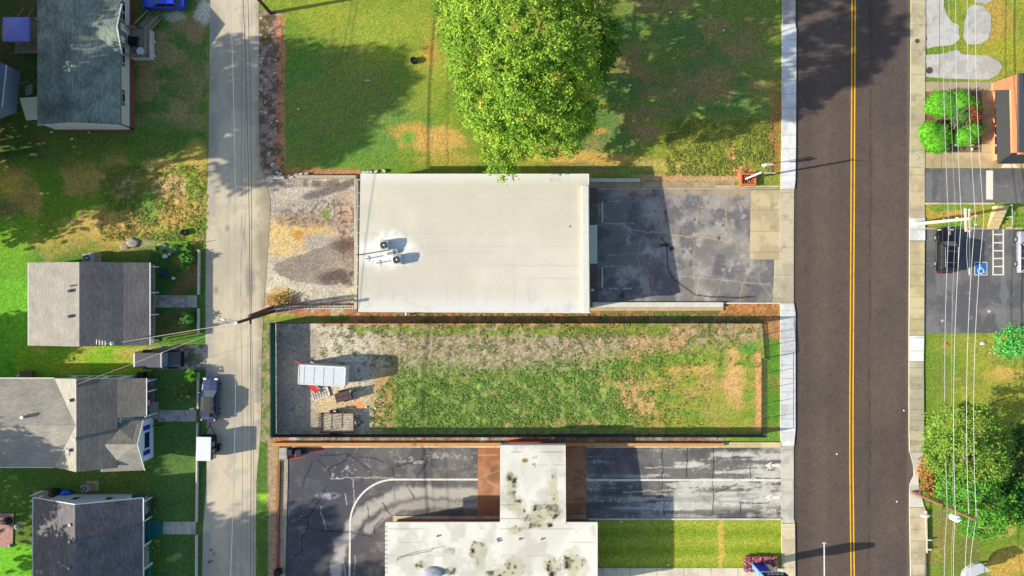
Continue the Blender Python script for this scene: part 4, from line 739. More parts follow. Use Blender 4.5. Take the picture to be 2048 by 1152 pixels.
# ---- cream roofed commercial building
hN, hS = 3.4, 4.6; cb = thing('commercial_building', 'large flat cream roofed commercial building in the middle, with rooftop fan units', 'building', (*P(948, 486).xy, 0))
NW, NE, SE, SW = P(719, 348.5, hN), P(1178, 348.5, hN), P(1178, 625.5, hS), P(718, 623, hS)
xl, xr_ = NW.x, NE.x; NE.x = SE.x = (NE.x + SE.x) / 2; NW.x = SW.x = (NW.x + SW.x) / 2
def cream(px, py):
    c = mix(lin(222, 215, 196, .78), lin(212, 205, 186, .78), ss(fbm(px, py, 120, 4, 71), .35, .65))
    for y in (372, 399, 412, 439, 467, 493, 503, 531, 557): c = mix(c, lin(188, 184, 172, .8), (1 - ss(np.abs(py - y), .2, .9)) * (.25 + .35 * ss(fbm(px, py, 90, 2, int(y)), .4, .6)))
    for x in range(732, 1170, 27): c = mix(c, lin(186, 182, 172, .8), (1 - ss(np.abs(px - x - .3), .2, .9)) * (ss(py, 545, 600) * .55 + (1 - ss(py, 350, 378)) * .35 + .10))
    c = mix(c, lin(226, 226, 222, .85), ss(py, 575, 625) * .6); c = mix(c, lin(236, 234, 228, .85), (1 - ss(py, 350, 376)) * .5)
    c = mix(c, lin(238, 236, 230, .85), ell(px, py, 775, 503, 65, 34, .5, 72) * .9); c = mix(c, lin(186, 184, 178, .8), ss(fbm(px, py, 9, 4, 73), .52, .66) * ell(px, py, 790, 498, 60, 36, .6, 74) * .55)
    c = mix(c, lin(190, 186, 174, .8), ss(fbm(px, py, 30, 4, 75), .56, .72) * (.25 + .5 * ss(py, 560, 620)) * .5); c = mix(c, lin(200, 198, 190, .8), ell(px, py, 1110, 360, 12, 5, .6, 76) * .5)
    c = mix(c, lin(60, 56, 46), ell(px, py, 1140.5, 452.5, 2.3, 1.6, .3, 77)); c = mix(c, lin(180, 176, 160, .8), rect(px, py, 1163, 375, 1165, 622, .6) * .6)
    return c
rg = roofgrid('roof', SW, SE, NE, NW, .11, cream, amat('roof_membrane', .55, .05, 6, .004, .25, 3), cb)
xa, xb_ = SW.x + .18, SE.x - .25; yb, yt = SW.y + .1, NE.y - .1
b = MB(); b.prism([(xa, yb), (xb_, yb), (xb_, yt), (xa, yt)], 0, [hS - .12, hS - .12, hN - .12, hN - .12]); b.build('wall', mat('block_wall', (176, 170, 156), .9, .1), cb)
b = MB(); b.slab([(SW.x, SW.y - .04, hS + .02), (SE.x + .05, SE.y - .04, hS + .02), (SE.x + .05, SE.y + .03, hS + .02), (SW.x, SW.y + .03, hS + .02)], .3); b.slab([(SE.x - .02, SE.y + .04, hS + .02), (SE.x + .06, SE.y + .04, hS + .02), (NE.x + .06, NE.y, hN + .02), (NE.x - .02, NE.y, hN + .02)], .3); b.slab([(NW.x, NW.y - .04, hN + .02), (NE.x + .06, NE.y - .04, hN + .02), (NE.x + .06, NE.y + .05, hN + .02), (NW.x, NW.y + .05, hN + .02)], .25); b.each('fascia', WHITE, cb)
pe = NE.y - 1.3; zp = hN + (NE.y - pe) / (NE.y - SE.y) * (hS - hN); b = MB(); b.slab([(SE.x - .72, SE.y + .04, hS + .3), (SE.x - .06, SE.y + .04, hS + .3), (SE.x - .06, pe, zp + .42), (SE.x - .72, pe, zp + .42)], .4); b.build('parapet', mat('parapet_metal', (222, 218, 206), .55, .05, 2, k=.8), cb)
gx = P(713, 0, 3.2).x; b = MB(); b.box((gx - .02, (SW.y + NW.y) / 2 - .1, 3.05), (.42, NW.y - SW.y - .7, .5)); b.build('ledge', mat('tan_ledge', (196, 186, 164), .9, .12), cb)
b = MB(); b.slab([(SW.x - .14, SW.y, hS - .05), (SW.x - .02, SW.y, hS - .05), (NW.x - .02, NW.y, hN - .05), (NW.x - .14, NW.y, hN - .05)], .1); b.build('gutter', mat('dark_gutter', (62, 62, 66), .5, .1), cb)
b = MB(); [b.box((SW.x - .1, NW.y - .6 - k * 1.42, hN + (k * 1.42 + .6) / (NW.y - SW.y) * (hS - hN)), (.28, .05, .04)) for k in range(11)]; b.each('gutter_strap', WHITE, cb)
MB().tube([P3(812, 624, 4.5), P3(812, 630, 4.2), P3(812, 630, .2)], .1, 6).build('downspout', WHITE, cb)
o = MB().slab([P3(1177, 527, 2.7), P3(1194.5, 527, 2.6), P3(1194.5, 450, 2.6), P3(1177, 450, 2.7)], .14).build('entrance_canopy', mat('pale_green_canopy', (196, 204, 186), .6, .05), cb)
b = MB(); [b.box((P(1188, 0, 1).x, P(0, y).y, 1.25), (.1, .1, 2.5)) for y in (453, 524)]; b.each('canopy_post', METAL, cb)
b = MB(); [b.box((xb_ + .02, P(0, y).y, 1.4), (.06, 2.2, 1.9)) for y in (400, 440, 545, 590)]; b.each('shop_window', GLASS, cb); MB().box((xb_ + .02, P(0, 488).y, 1.1), (.06, 1.1, 2.2)).build('door', mat('dark_door', (50, 48, 46), .5, .1), cb)
def condenser(name, label, c, zb, w=1.0, hh=.9, group=None, rz=0, rim=(196, 198, 196)):
    o = thing(name, label, 'air conditioner', (c.x, c.y, zb), group); RM = mat('unit_case_%d' % rim[0], rim, .5, .08, 4)
    MB().box((c.x, c.y, zb + hh / 2), (w, w, hh)).build('casing', RM, o, bevel=.06); MB().cyl((c.x, c.y, zb + hh + .012), w * .40, .02, 24).build('fan_well', BLACK, o)
    b = MB(); b.ring((c.x, c.y, zb + hh + .035), w * .27, w * .29, .02); b.ring((c.x, c.y, zb + hh + .035), w * .39, w * .42, .03)
    for k in range(4): b.box((c.x + w * .2 * math.cos(k * 1.57 + .4), c.y + w * .2 * math.sin(k * 1.57 + .4), zb + hh + .035), (w * .36, .03, .02), k * 1.57 + .4)
    b.build('grille', METAL, o); MB().cyl((c.x, c.y, zb + hh + .05), w * .1, .04, 12).build('fan_hub', WHITE, o); return o
def zroof(y): return hN + (NE.y - y) / (NE.y - SE.y) * (hS - hN)
for (px, py, l) in ((767, 490, 'white rooftop fan unit, the one nearer the lawn with the tree'), (793, 519.5, 'white rooftop fan unit, the one nearer the fenced lot')):
    c = P(px, py, 5.0); condenser('rooftop_condenser', l, c, zroof(c.y) + .06, .95, .75, 'fan units on the cream roof'); MB().box((c.x - .02, c.y, zroof(c.y) + .03), (1.3, 1.15, .06)).build('pad', WHITE, bpy.data.objects[[o_.name for o_ in COL.objects if o_.name.startswith('rooftop_condenser')][-1]])
c = P(780, 506, 4.6); z = zroof(c.y); o = thing('roof_hood', 'small low exhaust hood between the two rooftop fan units', 'vent', (c.x, c.y, z)); MB().box((c.x, c.y, z + .2), (.7, .3, .3), .2).build('hood', METAL, o); MB().cyl((c.x + .5, c.y + .25, z + .12), .3, .25, 14).build('duct', METAL, o)
for i, (px, py, l) in enumerate(((732, 517.5, 'thin grey roof pipe with flange near the gutter'), (755, 526, 'thin grey roof pipe with flange near the lower fan unit'))):
    c = P(px, py, 4.4); z = zroof(c.y); o = thing('roof_pipe', l, 'pipe', (c.x, c.y, z)); MB().tube([(c.x, c.y, z), (c.x, c.y, z + .8)], .06, 8).build('pipe', METAL, o); MB().ring((c.x, c.y, z + .03), .05, .3, .06).build('flange', WHITE, o)
c = P(722, 509, 4.4); o = thing('cable_conduit', 'dark conduit running over the cream roof to a fan unit', 'conduit', (c.x, c.y, zroof(c.y))); b = MB(); q = [P(x, y, 4.4) for x, y in ((712, 509.5), (722, 509), (745, 505), (775, 500))]; b.tube([(v.x, v.y, zroof(v.y) + .08) for v in q], .05, 6); b.build('pipe', mat('dark_pipe', (70, 72, 72), .6, .1), o)
# ---- bank
bk = thing('bank_building', 'white flat roofed bank with mould stains, its drive-through canopy reaching over brick paving', 'building', (*P(983, 1100).xy, 0)); hb, hc = 4.05, 4.1
STN = [(1024, 975, 11, 24), (1028, 1008, 14, 12), (1040, 1023, 9, 8), (1108, 990, 10, 32), (1090, 1020, 28, 14), (1072, 1036, 22, 8), (1106, 1024, 14, 14), (902, 1103, 15, 6), (955, 1098, 16, 16), (962, 1125, 11, 12), (841, 1130, 13, 7), (1028, 1132, 18, 18), (1108, 1133, 16, 18), (1146, 1130, 20, 24), (1004, 1146, 34, 10), (1060, 1052, 12, 6), (1090, 1050, 20, 6), (1030, 1060, 12, 8), (902, 1140, 10, 8)]
def bankroof(px, py):
    c = mix(lin(238, 235, 222, .74), lin(226, 222, 206, .74), ss(fbm(px, py, 60, 4, 81), .4, .65)); n = fbm(px, py, 12, 4, 82); k = fbm(px, py, 5, 3, 83)
    for i, (x, y, a, b_) in enumerate(STN):
        m = ell(px, py, x, y, a, b_, .7, 84 + i, .35); c = mix(c, mix(lin(196, 190, 150), lin(150, 146, 104), n), m * .75); c = mix(c, lin(96, 94, 62), m * ss(n, .5, .62) * .8); c = mix(c, lin(30, 30, 26), m * ss(k * .6 + n * .4, .57, .63))
        r = ell(px, py, x, y, a * 1.5, b_ * 1.5, .6, 84 + i, .12); e = r * (1 - ell(px, py, x, y, a * 1.32, b_ * 1.32, .6, 84 + i, .12)); c = mix(c, lin(196, 192, 176), e * .6)
    c = mix(c, lin(196, 192, 176, .74), ss(fbm(px, py, 34, 5, 86), .48, .7) * .6); c = mix(c, lin(142, 122, 74), ell(px, py, 1050, 921, 6.5, 4.6, .15, 87, .15))
    for y in (904, 929, 956, 983, 1010, 1037, 1058, 1085, 1112, 1139): c = mix(c, lin(120, 120, 112), (1 - ss(np.abs(py - y), .1, .9)) * ss(fbm(px, py, 50, 2, y), .5, .62) * .7)
    c = mix(c, lin(90, 90, 86), ss(fbm(px, py, 7, 3, 88), .72, .78) * ell(px, py, 1075, 935, 30, 22, .5, 89) * .8); return c
RM = amat('bank_membrane', .6, .04, 6, .004, .25, 3)
A, B, Cc, D = P(772, 1200, hb), P(1194.5, 1200, hb), P(1194.5, 1046, hb), P(772, 1046, hb); roofgrid('roof', A, B, Cc, D, .1, bankroof, RM, bk); hn = 3.6; E, F, G, Hh = P(1000, 1049, hc), P(1132, 1049, hc), P(1132, 890.5, hn), P(1000, 890.5, hn); G.x = F.x; Hh.x = E.x; roofgrid('canopy_roof', E, F, G, Hh, .1, bankroof, RM, bk)
b = MB(); b.prism([xy(A), xy(B), xy(Cc), xy(D)], hb - .45, hb - .01); b.each('fascia', WHITE, bk); b = MB(); b.prism([xy(E), xy(F), xy(G), xy(Hh)], 2.75, [hc - .01, hc - .01, hn - .01, hn - .01]); b.build('canopy_fascia', WHITE, bk)
b = MB(); b.box(((D.x + Cc.x) / 2, D.y + .05, hb - .05), (Cc.x - D.x, .09, .14)); b.box((Cc.x - .03, (A.y + D.y) / 2, hb + .03), (.14, D.y - A.y, .08)); b.box((D.x - .05, (A.y + D.y) / 2, hb - .06), (.1, D.y - A.y, .12)); b.each('coping', mat('pale_metal', (212, 212, 206), .5, .06), bk)
b = MB(); [b.box((D.x + .02, D.y - .4 - k * .48, hb - .0), (.26, .05, .05)) for k in range(14)]; b.each('gutter_strap', mat('dark_gutter', (62, 62, 66), .5, .1), bk)
BB = mat('bank_brick', (138, 66, 60), .9, .2, 8); b = MB(); b.prism([(A.x + .6, A.y), (B.x - .45, B.y), (Cc.x - .45, Cc.y - .85), (D.x + .6, D.y - .85)], 0, hb - .45); b.build('wall', BB, bk)
for x0, x1 in ((1002, 1012), (1120, 1130)): b = MB(); b.prism([xy(P(x0, 903)), xy(P(x1, 903)), xy(P(x1, 897)), xy(P(x0, 897))], 0, 2.76); b.build('canopy_pier', BB, bk)
for x0, x1 in ((1000, 1008), (1122, 1129)):
    b = MB(); b.prism([xy(P(x0, 968)), xy(P(x1, 968)), xy(P(x1, 938)), xy(P(x0, 938))], 0, .2); b.build('island', mat('porch_concrete', (158, 152, 146), .9, .15), bk)
b = MB(); c0 = P(793, 1121, hb); c1 = P(865, 1097, hb); z = hb + .55; b.tube([(c0.x, c0.y, hb), (c0.x + .25, c0.y + .55, z)], .03, 6); b.tube([(c0.x + .25, c0.y + .55, z), (c1.x, c1.y, z + .1)], .03, 6); b.tube([(c1.x, c1.y, hb), (c1.x, c1.y, z + .1)], .03, 6)
o = thing('aerial_boom', 'thin dark aerial boom lying over the stained bank roof', 'aerial', (c0.x, c0.y, hb)); b.build('boom', mat('dark_pipe', (70, 72, 72), .6, .1), o)
c = P(868, 1144, hb); o = thing('roof_vent_dome', 'grey lumpy dome cover at the bottom edge of the bank roof', 'roof cover', (c.x, c.y, hb)); MB().ball((c.x, c.y, hb - .02), (1.15, .6, .35), 16, 8, .18, 5).build('cover', mat('grey_tarp', (148, 154, 162), .6, .1), o, smooth=True)
for i, (px, py) in enumerate(((1004 - 130, 1072), (994, 1078), (1038, 1078), (1082, 1078), (996, 1082))): c = P(px, py, hb); o = thing('vent_stub', 'small round vent stub on the white bank roof', 'vent', (c.x, c.y, hb), 'vent stubs on the bank roof'); MB().cyl((c.x, c.y, hb + .1), .09, .2, 10).build('pipe', METAL, o); MB().ring((c.x, c.y, hb + .02), .08, .16, .03, 12).build('flange', WHITE, o)
# ---- salmon building on the right
sb = thing('salmon_building', 'salmon walled building with black canopy at the right edge', 'building', (*P(2040, 245).xy, 0)); hr = 4.5
pl = [P(1985, 322), P(2200, 322), P(2200, 185), P(1985, 185)]; b = MB(); b.prism([xy(v) for v in pl], 0, 4.4); b.build('wall', mat('salmon_wall', (232, 150, 104), .8, .06), sb)
q = [P3(1990, 166, 4.6), P3(2200, 120, 4.6), P3(2200, 304, 4.6), P3(2022, 304, 4.6)]
b = MB(); b.slab([P3(2038, 304, 5.0), P3(2200, 304, 5.0), P3(2200, 146, 5.0), P3(2038, 146, 5.0)], .3); b.build('roof', mat('dark_roof', (70, 74, 80), .8, .15), sb)
b = MB(); b.slab([P3(1986, 180, 4.5), P3(2040, 178, 4.7), P3(2037, 147, 4.7), P3(1986, 166, 4.5)], .25); b.slab([P3(2025, 305, 4.6), P3(2041, 305, 4.7), P3(2040, 178.3, 4.7), P3(2022, 178.6, 4.62)], .25); b.each('parapet', mat('salmon_wall', (232, 150, 104), .8, .06), sb)
CN = mat('black_canopy', (52, 54, 56), .8, .1); b = MB(); b.slab([P3(1996, 327, 3.0), P3(2200, 327, 3.0), P3(2200, 306, 4.0), P3(2025, 306, 4.0)], .12); b.slab([P3(1996, 327, 3.0), P3(2025, 306, 4.0), P3(2022, 177, 4.0), P3(1991, 180, 3.0)], .12); b.build('canopy', CN, sb)
b = MB(); b.box((*P(1987, 250, 0).xy, 1.5), (.12, 6.6, 2.9)); b.build('shopfront_frame', WHITE, sb); b = MB(); [b.box((*P(1985.5, 205 + k * 19.5, 0).xy, 1.5), (.1, .9, 2.2)) for k in range(6)]; b.each('shop_window', GLASS, sb)
mk('white_threshold', [(2006, 328), (2030, 328), (2036, 335.6), (2002, 335.6)], .026)

sheet('kerb_island', [(1031, 786, 1001), (1044, 786, 1001)], .14, 2, conc((196, 184, 150), 60, False, 91, .5), CON)
sheet('kerb_island', [(1029, 1131, 1172), (1044, 1131, 1172)], .14, 2, conc((186, 176, 150), 60, False, 92, .5), CON)
# ================================================================= FENCES, WALLS, KERBS
CHAIN = mat('chain_wire', (40, 42, 42), .6, .1, 4); FPOST = mat('fence_post', (36, 38, 40), .5, .1, 4); SCREEN = mat('green_screen', (30, 96, 88), .9, .12, 3)
def chain_mesh(a, b, h, sp=.13, t=.018):
    m = MB(); L = math.hypot(b[0] - a[0], b[1] - a[1]); ux, uy = (b[0] - a[0]) / L, (b[1] - a[1]) / L; nx, ny = -uy, ux
    def wire(s0, z0, s1, z1):
        vs = []
        for s_, z in ((s0, z0), (s1, z1)):
            for (dn, dz) in ((t / 2, 0), (-t / 2, t * .6), (-t / 2, -t * .6)): vs.append((a[0] + ux * s_ + nx * dn, a[1] + uy * s_ + ny * dn, z + dz))
        m.add(vs, [(0, 1, 4, 3), (1, 2, 5, 4), (2, 0, 3, 5)])
    s = -h
    while s < L:
        s0, z0, s1, z1 = s, .05, s + h, h
        if s0 < 0: z0 += -s0; s0 = 0
        if s1 > L: z1 -= s1 - L; s1 = L
        if z1 > z0: wire(s0, z0, s1, z1); wire(s0, z1 if s + h <= L and s >= 0 else (h + .05 - z0), s1, z0 if s + h <= L and s >= 0 else (h + .05 - z1))
        s += sp
    return m
def fence(name, label, a, b, h, gap, screen=False, t=.018, cat='fence'):
    o = thing(name, label, cat, ((a[0] + b[0]) / 2, (a[1] + b[1]) / 2, 0)); L = math.hypot(b[0] - a[0], b[1] - a[1]); n = max(1, round(L / gap))
    for k in range(n + 1):
        x, y = a[0] + (b[0] - a[0]) * k / n, a[1] + (b[1] - a[1]) * k / n; MB().tube([(x, y, 0), (x, y, h + .06)], .035, 6).build('post', FPOST, o)
    MB().tube([(a[0], a[1], h), (b[0], b[1], h)], .025, 6).build('top_rail', FPOST, o); MB().tube([(a[0], a[1], .06), (b[0], b[1], .06)], .02, 6).build('bottom_rail', FPOST, o)
    if screen:
        d = Vector((b[1] - a[1], -(b[0] - a[0]))).normalized() * .05; MB().wall((a[0] + d.x, a[1] + d.y), (b[0] + d.x, b[1] + d.y), .05, h - .03, .02).build('privacy_screen', SCREEN, o)
    else: chain_mesh(a, b, h, .13, t).build('chain_link', CHAIN, o)
    return o
fence('chain_fence', 'black chain-link fence along the north side of the gravel lot', xy(P(551, 645)), xy(P(1524, 645)), 1.75, 3.0, t=.024)
fence('chain_fence', 'black chain-link fence along the south side of the gravel lot', xy(P(551, 868)), xy(P(1523, 868)), 1.75, 1.78, t=.024)
fence('chain_fence', 'black chain-link fence between the fenced grass and the main road footway', xy(P(1523, 718)), xy(P(1523, 868)), 1.75, 1.72, t=.013)
fence('screened_fence', 'fence with dark green privacy screen beside the alley', xy(P(551, 868)), xy(P(550, 645)), 1.75, 1.9, True)
g = fence('chain_gate', 'black chain-link gate swung slightly outward near the road footway', xy(P(1524, 646)), xy(P(1529, 716)), 1.75, 1.3, t=.014, cat='gate')
BLK = mat('concrete_block', (200, 194, 180), .9, .12, 5, bump=.15)
o = thing('block_wall', 'low wall of hollow concrete blocks running west from the cream roofed building', 'wall', (*P(627, 614).xy, 0)); a, b_ = P(539, 615), P(714, 614); m = MB(); n = 24; hb_ = .62
MB().wall((a.x, a.y), (b_.x, b_.y), 0, hb_, .36).build('blocks', BLK, o); m = MB()
for k in range(n):
    for q in (.3, .72): x = a.x + (b_.x - a.x) * (k + q) / n; y = a.y + (b_.y - a.y) * (k + q) / n; m.box((x, y, hb_ + .003), (.12, .19, .004))
m.build('hollow_shade', DARKIN, o)  # flat dark plates on the wall top, standing in for shaded hollows
o = thing('block_wall', 'crumbling concrete block wall between the sandy yard and the lawn', 'wall', (*P(640, 353).xy, 0)); m = MB(); a, b_ = P(594, 355), P(714, 355); m.wall((a.x, a.y), (b_.x, b_.y), 0, .6, .32); m.build('blocks', mat('old_block', (176, 164, 146), .95, .25, 5, bump=.3), o)
MB().wall(xy(P(540, 355.5)), xy(P(570, 355.5)), 0, .45, .32).build('broken_end', BLK, o); m = MB(); [m.box((P(x, 355.5).x, P(0, 355.5).y, .452), (.1, .14, .004)) for x in (546, 549, 557, 561)]; m.build('hollow_shade', DARKIN, o)
rr = random.Random(5)
for i, (px, py) in enumerate(((602, 349), (613, 348.5), (592, 350), (578, 353), (584, 355), (561, 349), (556, 346), (728, 345.5), (735, 345), (741, 345), (752, 344), (768, 342))):
    c = P(px, py); oo = MB().box((0, 0, 0), (.42, .26, .24), rr.uniform(-.6, .6)).build('concrete_block', BLK); oo.location = (c.x, c.y, .12); tag(oo, 'loose concrete block beside the north wall line of the cream roofed building', 'block', 'loose blocks by the wall')
# orange kerb wall, brick kerbs round the bank
OR = mat('orange_brick', (206, 146, 84), .9, .15, 6); CK = mat('kerb_concrete', (206, 200, 180), .9, .12, 3)
o = MB().wall(xy(P(548, 887.5)), xy(P(1003, 887.5)), 0, .45, .36).build('retaining_wall', OR); tag(o, 'long low orange brick wall north of the curving drive-through lane', 'wall')
o = MB().wall(xy(P(1018, 884)), xy(P(1112, 884)), 0, .7, .36).build('retaining_wall', BB); tag(o, 'short dark red brick wall behind the bank canopy', 'wall')
o = MB().wall(xy(P(1115, 887.5)), xy(P(1446, 888)), 0, .45, .32).build('retaining_wall', OR); tag(o, 'low orange brick wall north of the lanes with white arrows', 'wall')
sheet('kerb_strip', [(884, 1447, 1561), (894, 1440, 1561)], .16, 2, conc((216, 196, 148), 500, True, 93, .3), CON)
o = MB().wall(xy(P(560, 888)), xy(P(552, 1290)), 0, .25, .22).build('brick_edging', mat('red_edging', (158, 88, 74), .9, .2, 6)); tag(o, 'long narrow red brick edging beside the dark bank driveway', 'edging')
sheet('kerb_strip', [(890, 563, 576), (950, 562, 576), (1152, 558, 571), (1290, 556, 568)], .06, 2, conc((176, 160, 136), 60, True, 94, .5), CON)
sheet('kerb_strip', [(1036, 1171, 1562), (1039.5, 1171, 1562)], .13, 1.5, conc((206, 202, 186), 90, False, 95, .3), CON)
sheet('kerb_strip', [(892.4, 563, 1003), (894.6, 563, 1003)], .10, 1.2, conc((226, 214, 186), 90, False, 96, .2), CON); sheet('kerb_strip', [(892.4, 1171, 1562), (894.8, 1171, 1562)], .10, 1.2, conc((216, 206, 176), 90, False, 97, .2), CON)
o = thing('storage_crate', 'wire sided pale crate at the north-west corner of the bank driveway', 'crate', (*P(568, 906).xy, 0)); c = P(568, 906); MB().box((c.x, c.y, .2), (.85, 1.3, .3)).build('base', mat('pale_crate', (176, 172, 160), .8, .15), o); b = MB(); [b.box((c.x + u, c.y, .85), (.03, 1.3, .03)) for u in (-.42, .42)]; [b.box((c.x, c.y + v, .85), (.85, .03, .03)) for v in (-.65, 0, .65)]; [b.box((c.x + u, c.y + v, .6), (.03, .03, .55)) for u in (-.42, .42) for v in (-.65, 0, .65)]; b.build('wire_cage', METAL, o)
def bin_(px, py, l, col, w=.62, h=1.05, rz=0):
    c = P(px, py); o = thing('wheelie_bin', l, 'bin', (c.x, c.y, 0), rz=rz); MB().box((0, 0, .5), (w * .8, w * .85, .98), 0, 1.22).build('body', col, o, local=True); MB().box((0, 0, 1.03), (w * 1.03, w * 1.1, .07), 0, .92).build('lid', col, o, local=True, bevel=.02); MB().tube([(-w * .42, -w * .6, .98), (w * .42, -w * .6, .98)], .025, 6).build('handle', BLACK, o, local=True)
    b = MB(); [b.cyl((u * w * .44, -w * .5, .12), .12, .06, 12, axis='X') for u in (-1, 1)]; b.each('wheel', BLACK, o, local=True); return o
DB = mat('dark_plastic', (44, 52, 66), .5, .1, 3)
bin_(584, 901, 'dark grey wheelie bin by the orange wall, next to the pale crate', DB); bin_(602, 902, 'dark grey wheelie bin by the orange wall, second from the pale crate', DB, rz=.15)
bin_(559, 1140, 'black wheelie bin at the bottom edge beside the red brick edging', mat('black_plastic', (24, 24, 28), .5, .1, 3)); bin_(289, 748, 'black low bin behind the porch of the blue-shuttered house', mat('black_plastic', (24, 24, 28), .5, .1, 3), rz=1.57)
# car park edges
o = thing('loading_ramp', 'long pale concrete ramp wall beside the cracked car park', 'ramp', (*P(1315, 610).xy, 0)); MB().prism([xy(P(1185, 614.5)), xy(P(1445, 614.5)), xy(P(1445, 604.5)), xy(P(1185, 604.5))], 0, .32).build('slab', mat('pale_concrete', (206, 204, 188), .9, .1, 2), o); MB().prism([xy(P(1180, 622)), xy(P(1446, 621)), xy(P(1446, 615)), xy(P(1180, 615))], 0, .14).build('footing', mat('tan_concrete', (190, 164, 126), .9, .15, 3), o)
sheet('kerb_strip', [(605.2, 1445, 1560), (607.6, 1445, 1560)], .12, 1.5, conc((226, 222, 206), 90, False, 98, .2), CON)
o = MB().wall(xy(P(1180, 361)), xy(P(1279, 361)), 0, .3, .36).build('low_wall', mat('pale_concrete', (206, 204, 188), .9, .1, 2)); tag(o, 'low pale concrete wall at the north edge of the shaded car park', 'wall')
sheet('kerb_strip', [(364, 1180, 1470), (375, 1180, 1470)], .02, 2, conc((178, 156, 122), 200, False, 99, .6), CON); sheet('kerb_strip', [(371, 1430, 1562), (375, 1430, 1562)], .05, 2, conc((206, 186, 146), 300, False, 100, .4), CON)
for i, (y0, y1) in enumerate(((404, 446), (534, 576))):
    c = P(1204, (y0 + y1) / 2); o = MB().box((0, 0, 0), (.16, (y1 - y0) / S, .12), 0, .7).build('wheel_stop', mat('cream_concrete', (222, 218, 190), .85, .08, 5), bevel=.02); o.location = (c.x, c.y, .065); tag(o, ('pale concrete wheel stop in the car park, closer to the north lawn', 'pale concrete wheel stop in the car park, closer to the fenced lot')[i], 'wheel stop', 'wheel stops in the car park')
c = P(1183, 580); o = thing('utility_box', 'small white utility box on the east wall of the cream roofed building', 'box', (c.x, c.y, .6)); MB().box((c.x, c.y, .9), (.3, .25, .5)).build('body', WHITE, o, bevel=.02); MB().box((c.x + .16, c.y, .9), (.02, .2, .42)).build('door', METAL, o)
# planter with pole sign
c = P(1494, 359.5); o = thing('brick_planter', 'square orange brick planter at the corner of the car park', 'planter', (c.x, c.y, 0)); PB = mat('planter_brick', (196, 112, 70), .9, .18, 8); wdt, hh_ = 1.55, .45
b = MB(); [b.box((c.x + u, c.y + v, hh_ / 2), (sx, sy, hh_)) for u, v, sx, sy in ((-wdt / 2, 0, .22, 1.4), (wdt / 2, 0, .22, 1.4), (0, .59, wdt - .22, .22), (0, -.59, wdt - .22, .22))]; b.build('brick_border', PB, o); MB().box((c.x, c.y, .14), (wdt - .24, .94, .26)).build('soil', mat('dark_soil', (70, 50, 40), .95, .3, 8), o)
b = MB(); rr = random.Random(8); [b.box((c.x + rr.uniform(-.6, .6), c.y + rr.uniform(-.4, .4), .3), (.16, .12, .08), rr.uniform(0, 3), .7) for _ in range(22)]; b.build('brick_rubble', PB, o)
pb = P(1490, 358.5); o = thing('sign_pole', 'white bare sign pole rising out of the orange brick planter', 'pole', (pb.x, pb.y, .28)); pt = P(1524, 343, 5.6); MB().tube([(pb.x, pb.y, .28), (pt.x - .1, pt.y - .1, 5.6)], .1, 10).build('pole', WHITE, o); MB().tube([(pt.x - .1, pt.y - .1, 5.5), (P(1551, 344.5, 5.5).x, pt.y - .15, 5.5)], .035, 6).build('arm', WHITE, o)
ps = P(1527, 331); o = thing('road_sign', 'white angular sign panel on a thin post near the main road footway', 'sign', (ps.x, ps.y, 0)); MB().tube([(ps.x, ps.y, 0), (ps.x, ps.y, 2.5)], .04, 8).build('post', METAL, o); q = P(1537, 328.5, 2.6); MB().box((q.x, q.y, 2.25), (1.0, .1, .9)).build('panel', WHITE, o); MB().box((q.x - .45, q.y - .12, 2.7), (.5, .28, .06), .55).build('cap', WHITE, o)
# garden edging walls on the left
GW = mat('pale_edging', (206, 200, 182), .9, .14, 4)
for i, (x0, y0, x1, y1, l) in enumerate(((400, 500, 399, 589, 'pale low garden wall beside the alley, in front of the round bushes'), (399, 617, 398.5, 666, 'pale low garden wall beside the alley, south of the stone path to the small grey house'), (398.5, 745, 398, 817, 'pale low garden wall behind the navy car'), (397, 845, 395, 1042, 'long pale low garden wall beside the box trailer'), (395, 1069, 394, 1290, 'pale low garden wall at the bottom by the green porch house'))):
    o = MB().wall(xy(P(x0, y0)), xy(P(x1, y1)), 0, .4, .17).build('garden_wall', GW); tag(o, l, 'wall')
for i, (px, py) in enumerate(((369, 489), (391, 488))): c = P(px, py); o = MB().tube([(0, 0, 0), (0, 0, 1.0)], .04, 6).build('garden_stake', WHITE); o.location = c; tag(o, ('white stake by the small bush, left of its pair', 'white stake by the small bush, nearer the alley')[i], 'stake', 'white stakes by the bush')
# retaining posts on the right footway
o = thing('kerb_wall', 'short pale retaining kerb beside the dry grass on the east footway', 'wall', (*P(1853, 1085).xy, 0)); MB().wall(xy(P(1850, 1020)), xy(P(1851, 1104)), 0, .35, .1).build('kerb', CK, o); b = MB(); [b.box((*P(1855, y).xy, .2), (.55, .12, .4)) for y in (1078, 1097)]; b.each('return_wall', WHITE, o)
# curved sign top at the bottom right
o = thing('curved_monument', 'grey curved concrete monument slab at the bottom right on dry grass', 'monument', (*P(1930, 1150).xy, 0)); CAPZ = 0; q = [(1926, 1160), (1929, 1146), (1938, 1136), (1950, 1129), (1961, 1126), (1977, 1138), (1976, 1143), (1962, 1146), (1948, 1152), (1940, 1162)]; b = MB(); v = [P(x, y, 2.4) for x, y in q]; b.prism([xy(p) for p in v][::-1], 1.9, 2.4); b.build('slab', mat('monument_grey', (176, 178, 180), .8, .1), o); bp = MB(); [bp.box((*P(x, y, 1).xy, .95), (.25, .25, 1.9)) for x, y in ((1966, 1134), (1940, 1146))]; bp.each('support', mat('monument_grey', (176, 178, 180), .8, .1), o); bb = MB(); vc = [p * 1.0 for p in v]; bb.prism([xy(p) for p in v][::-1], 2.4, 2.5); bb.build('cap', mat('cap_grey', (190, 192, 194), .8, .08), o)
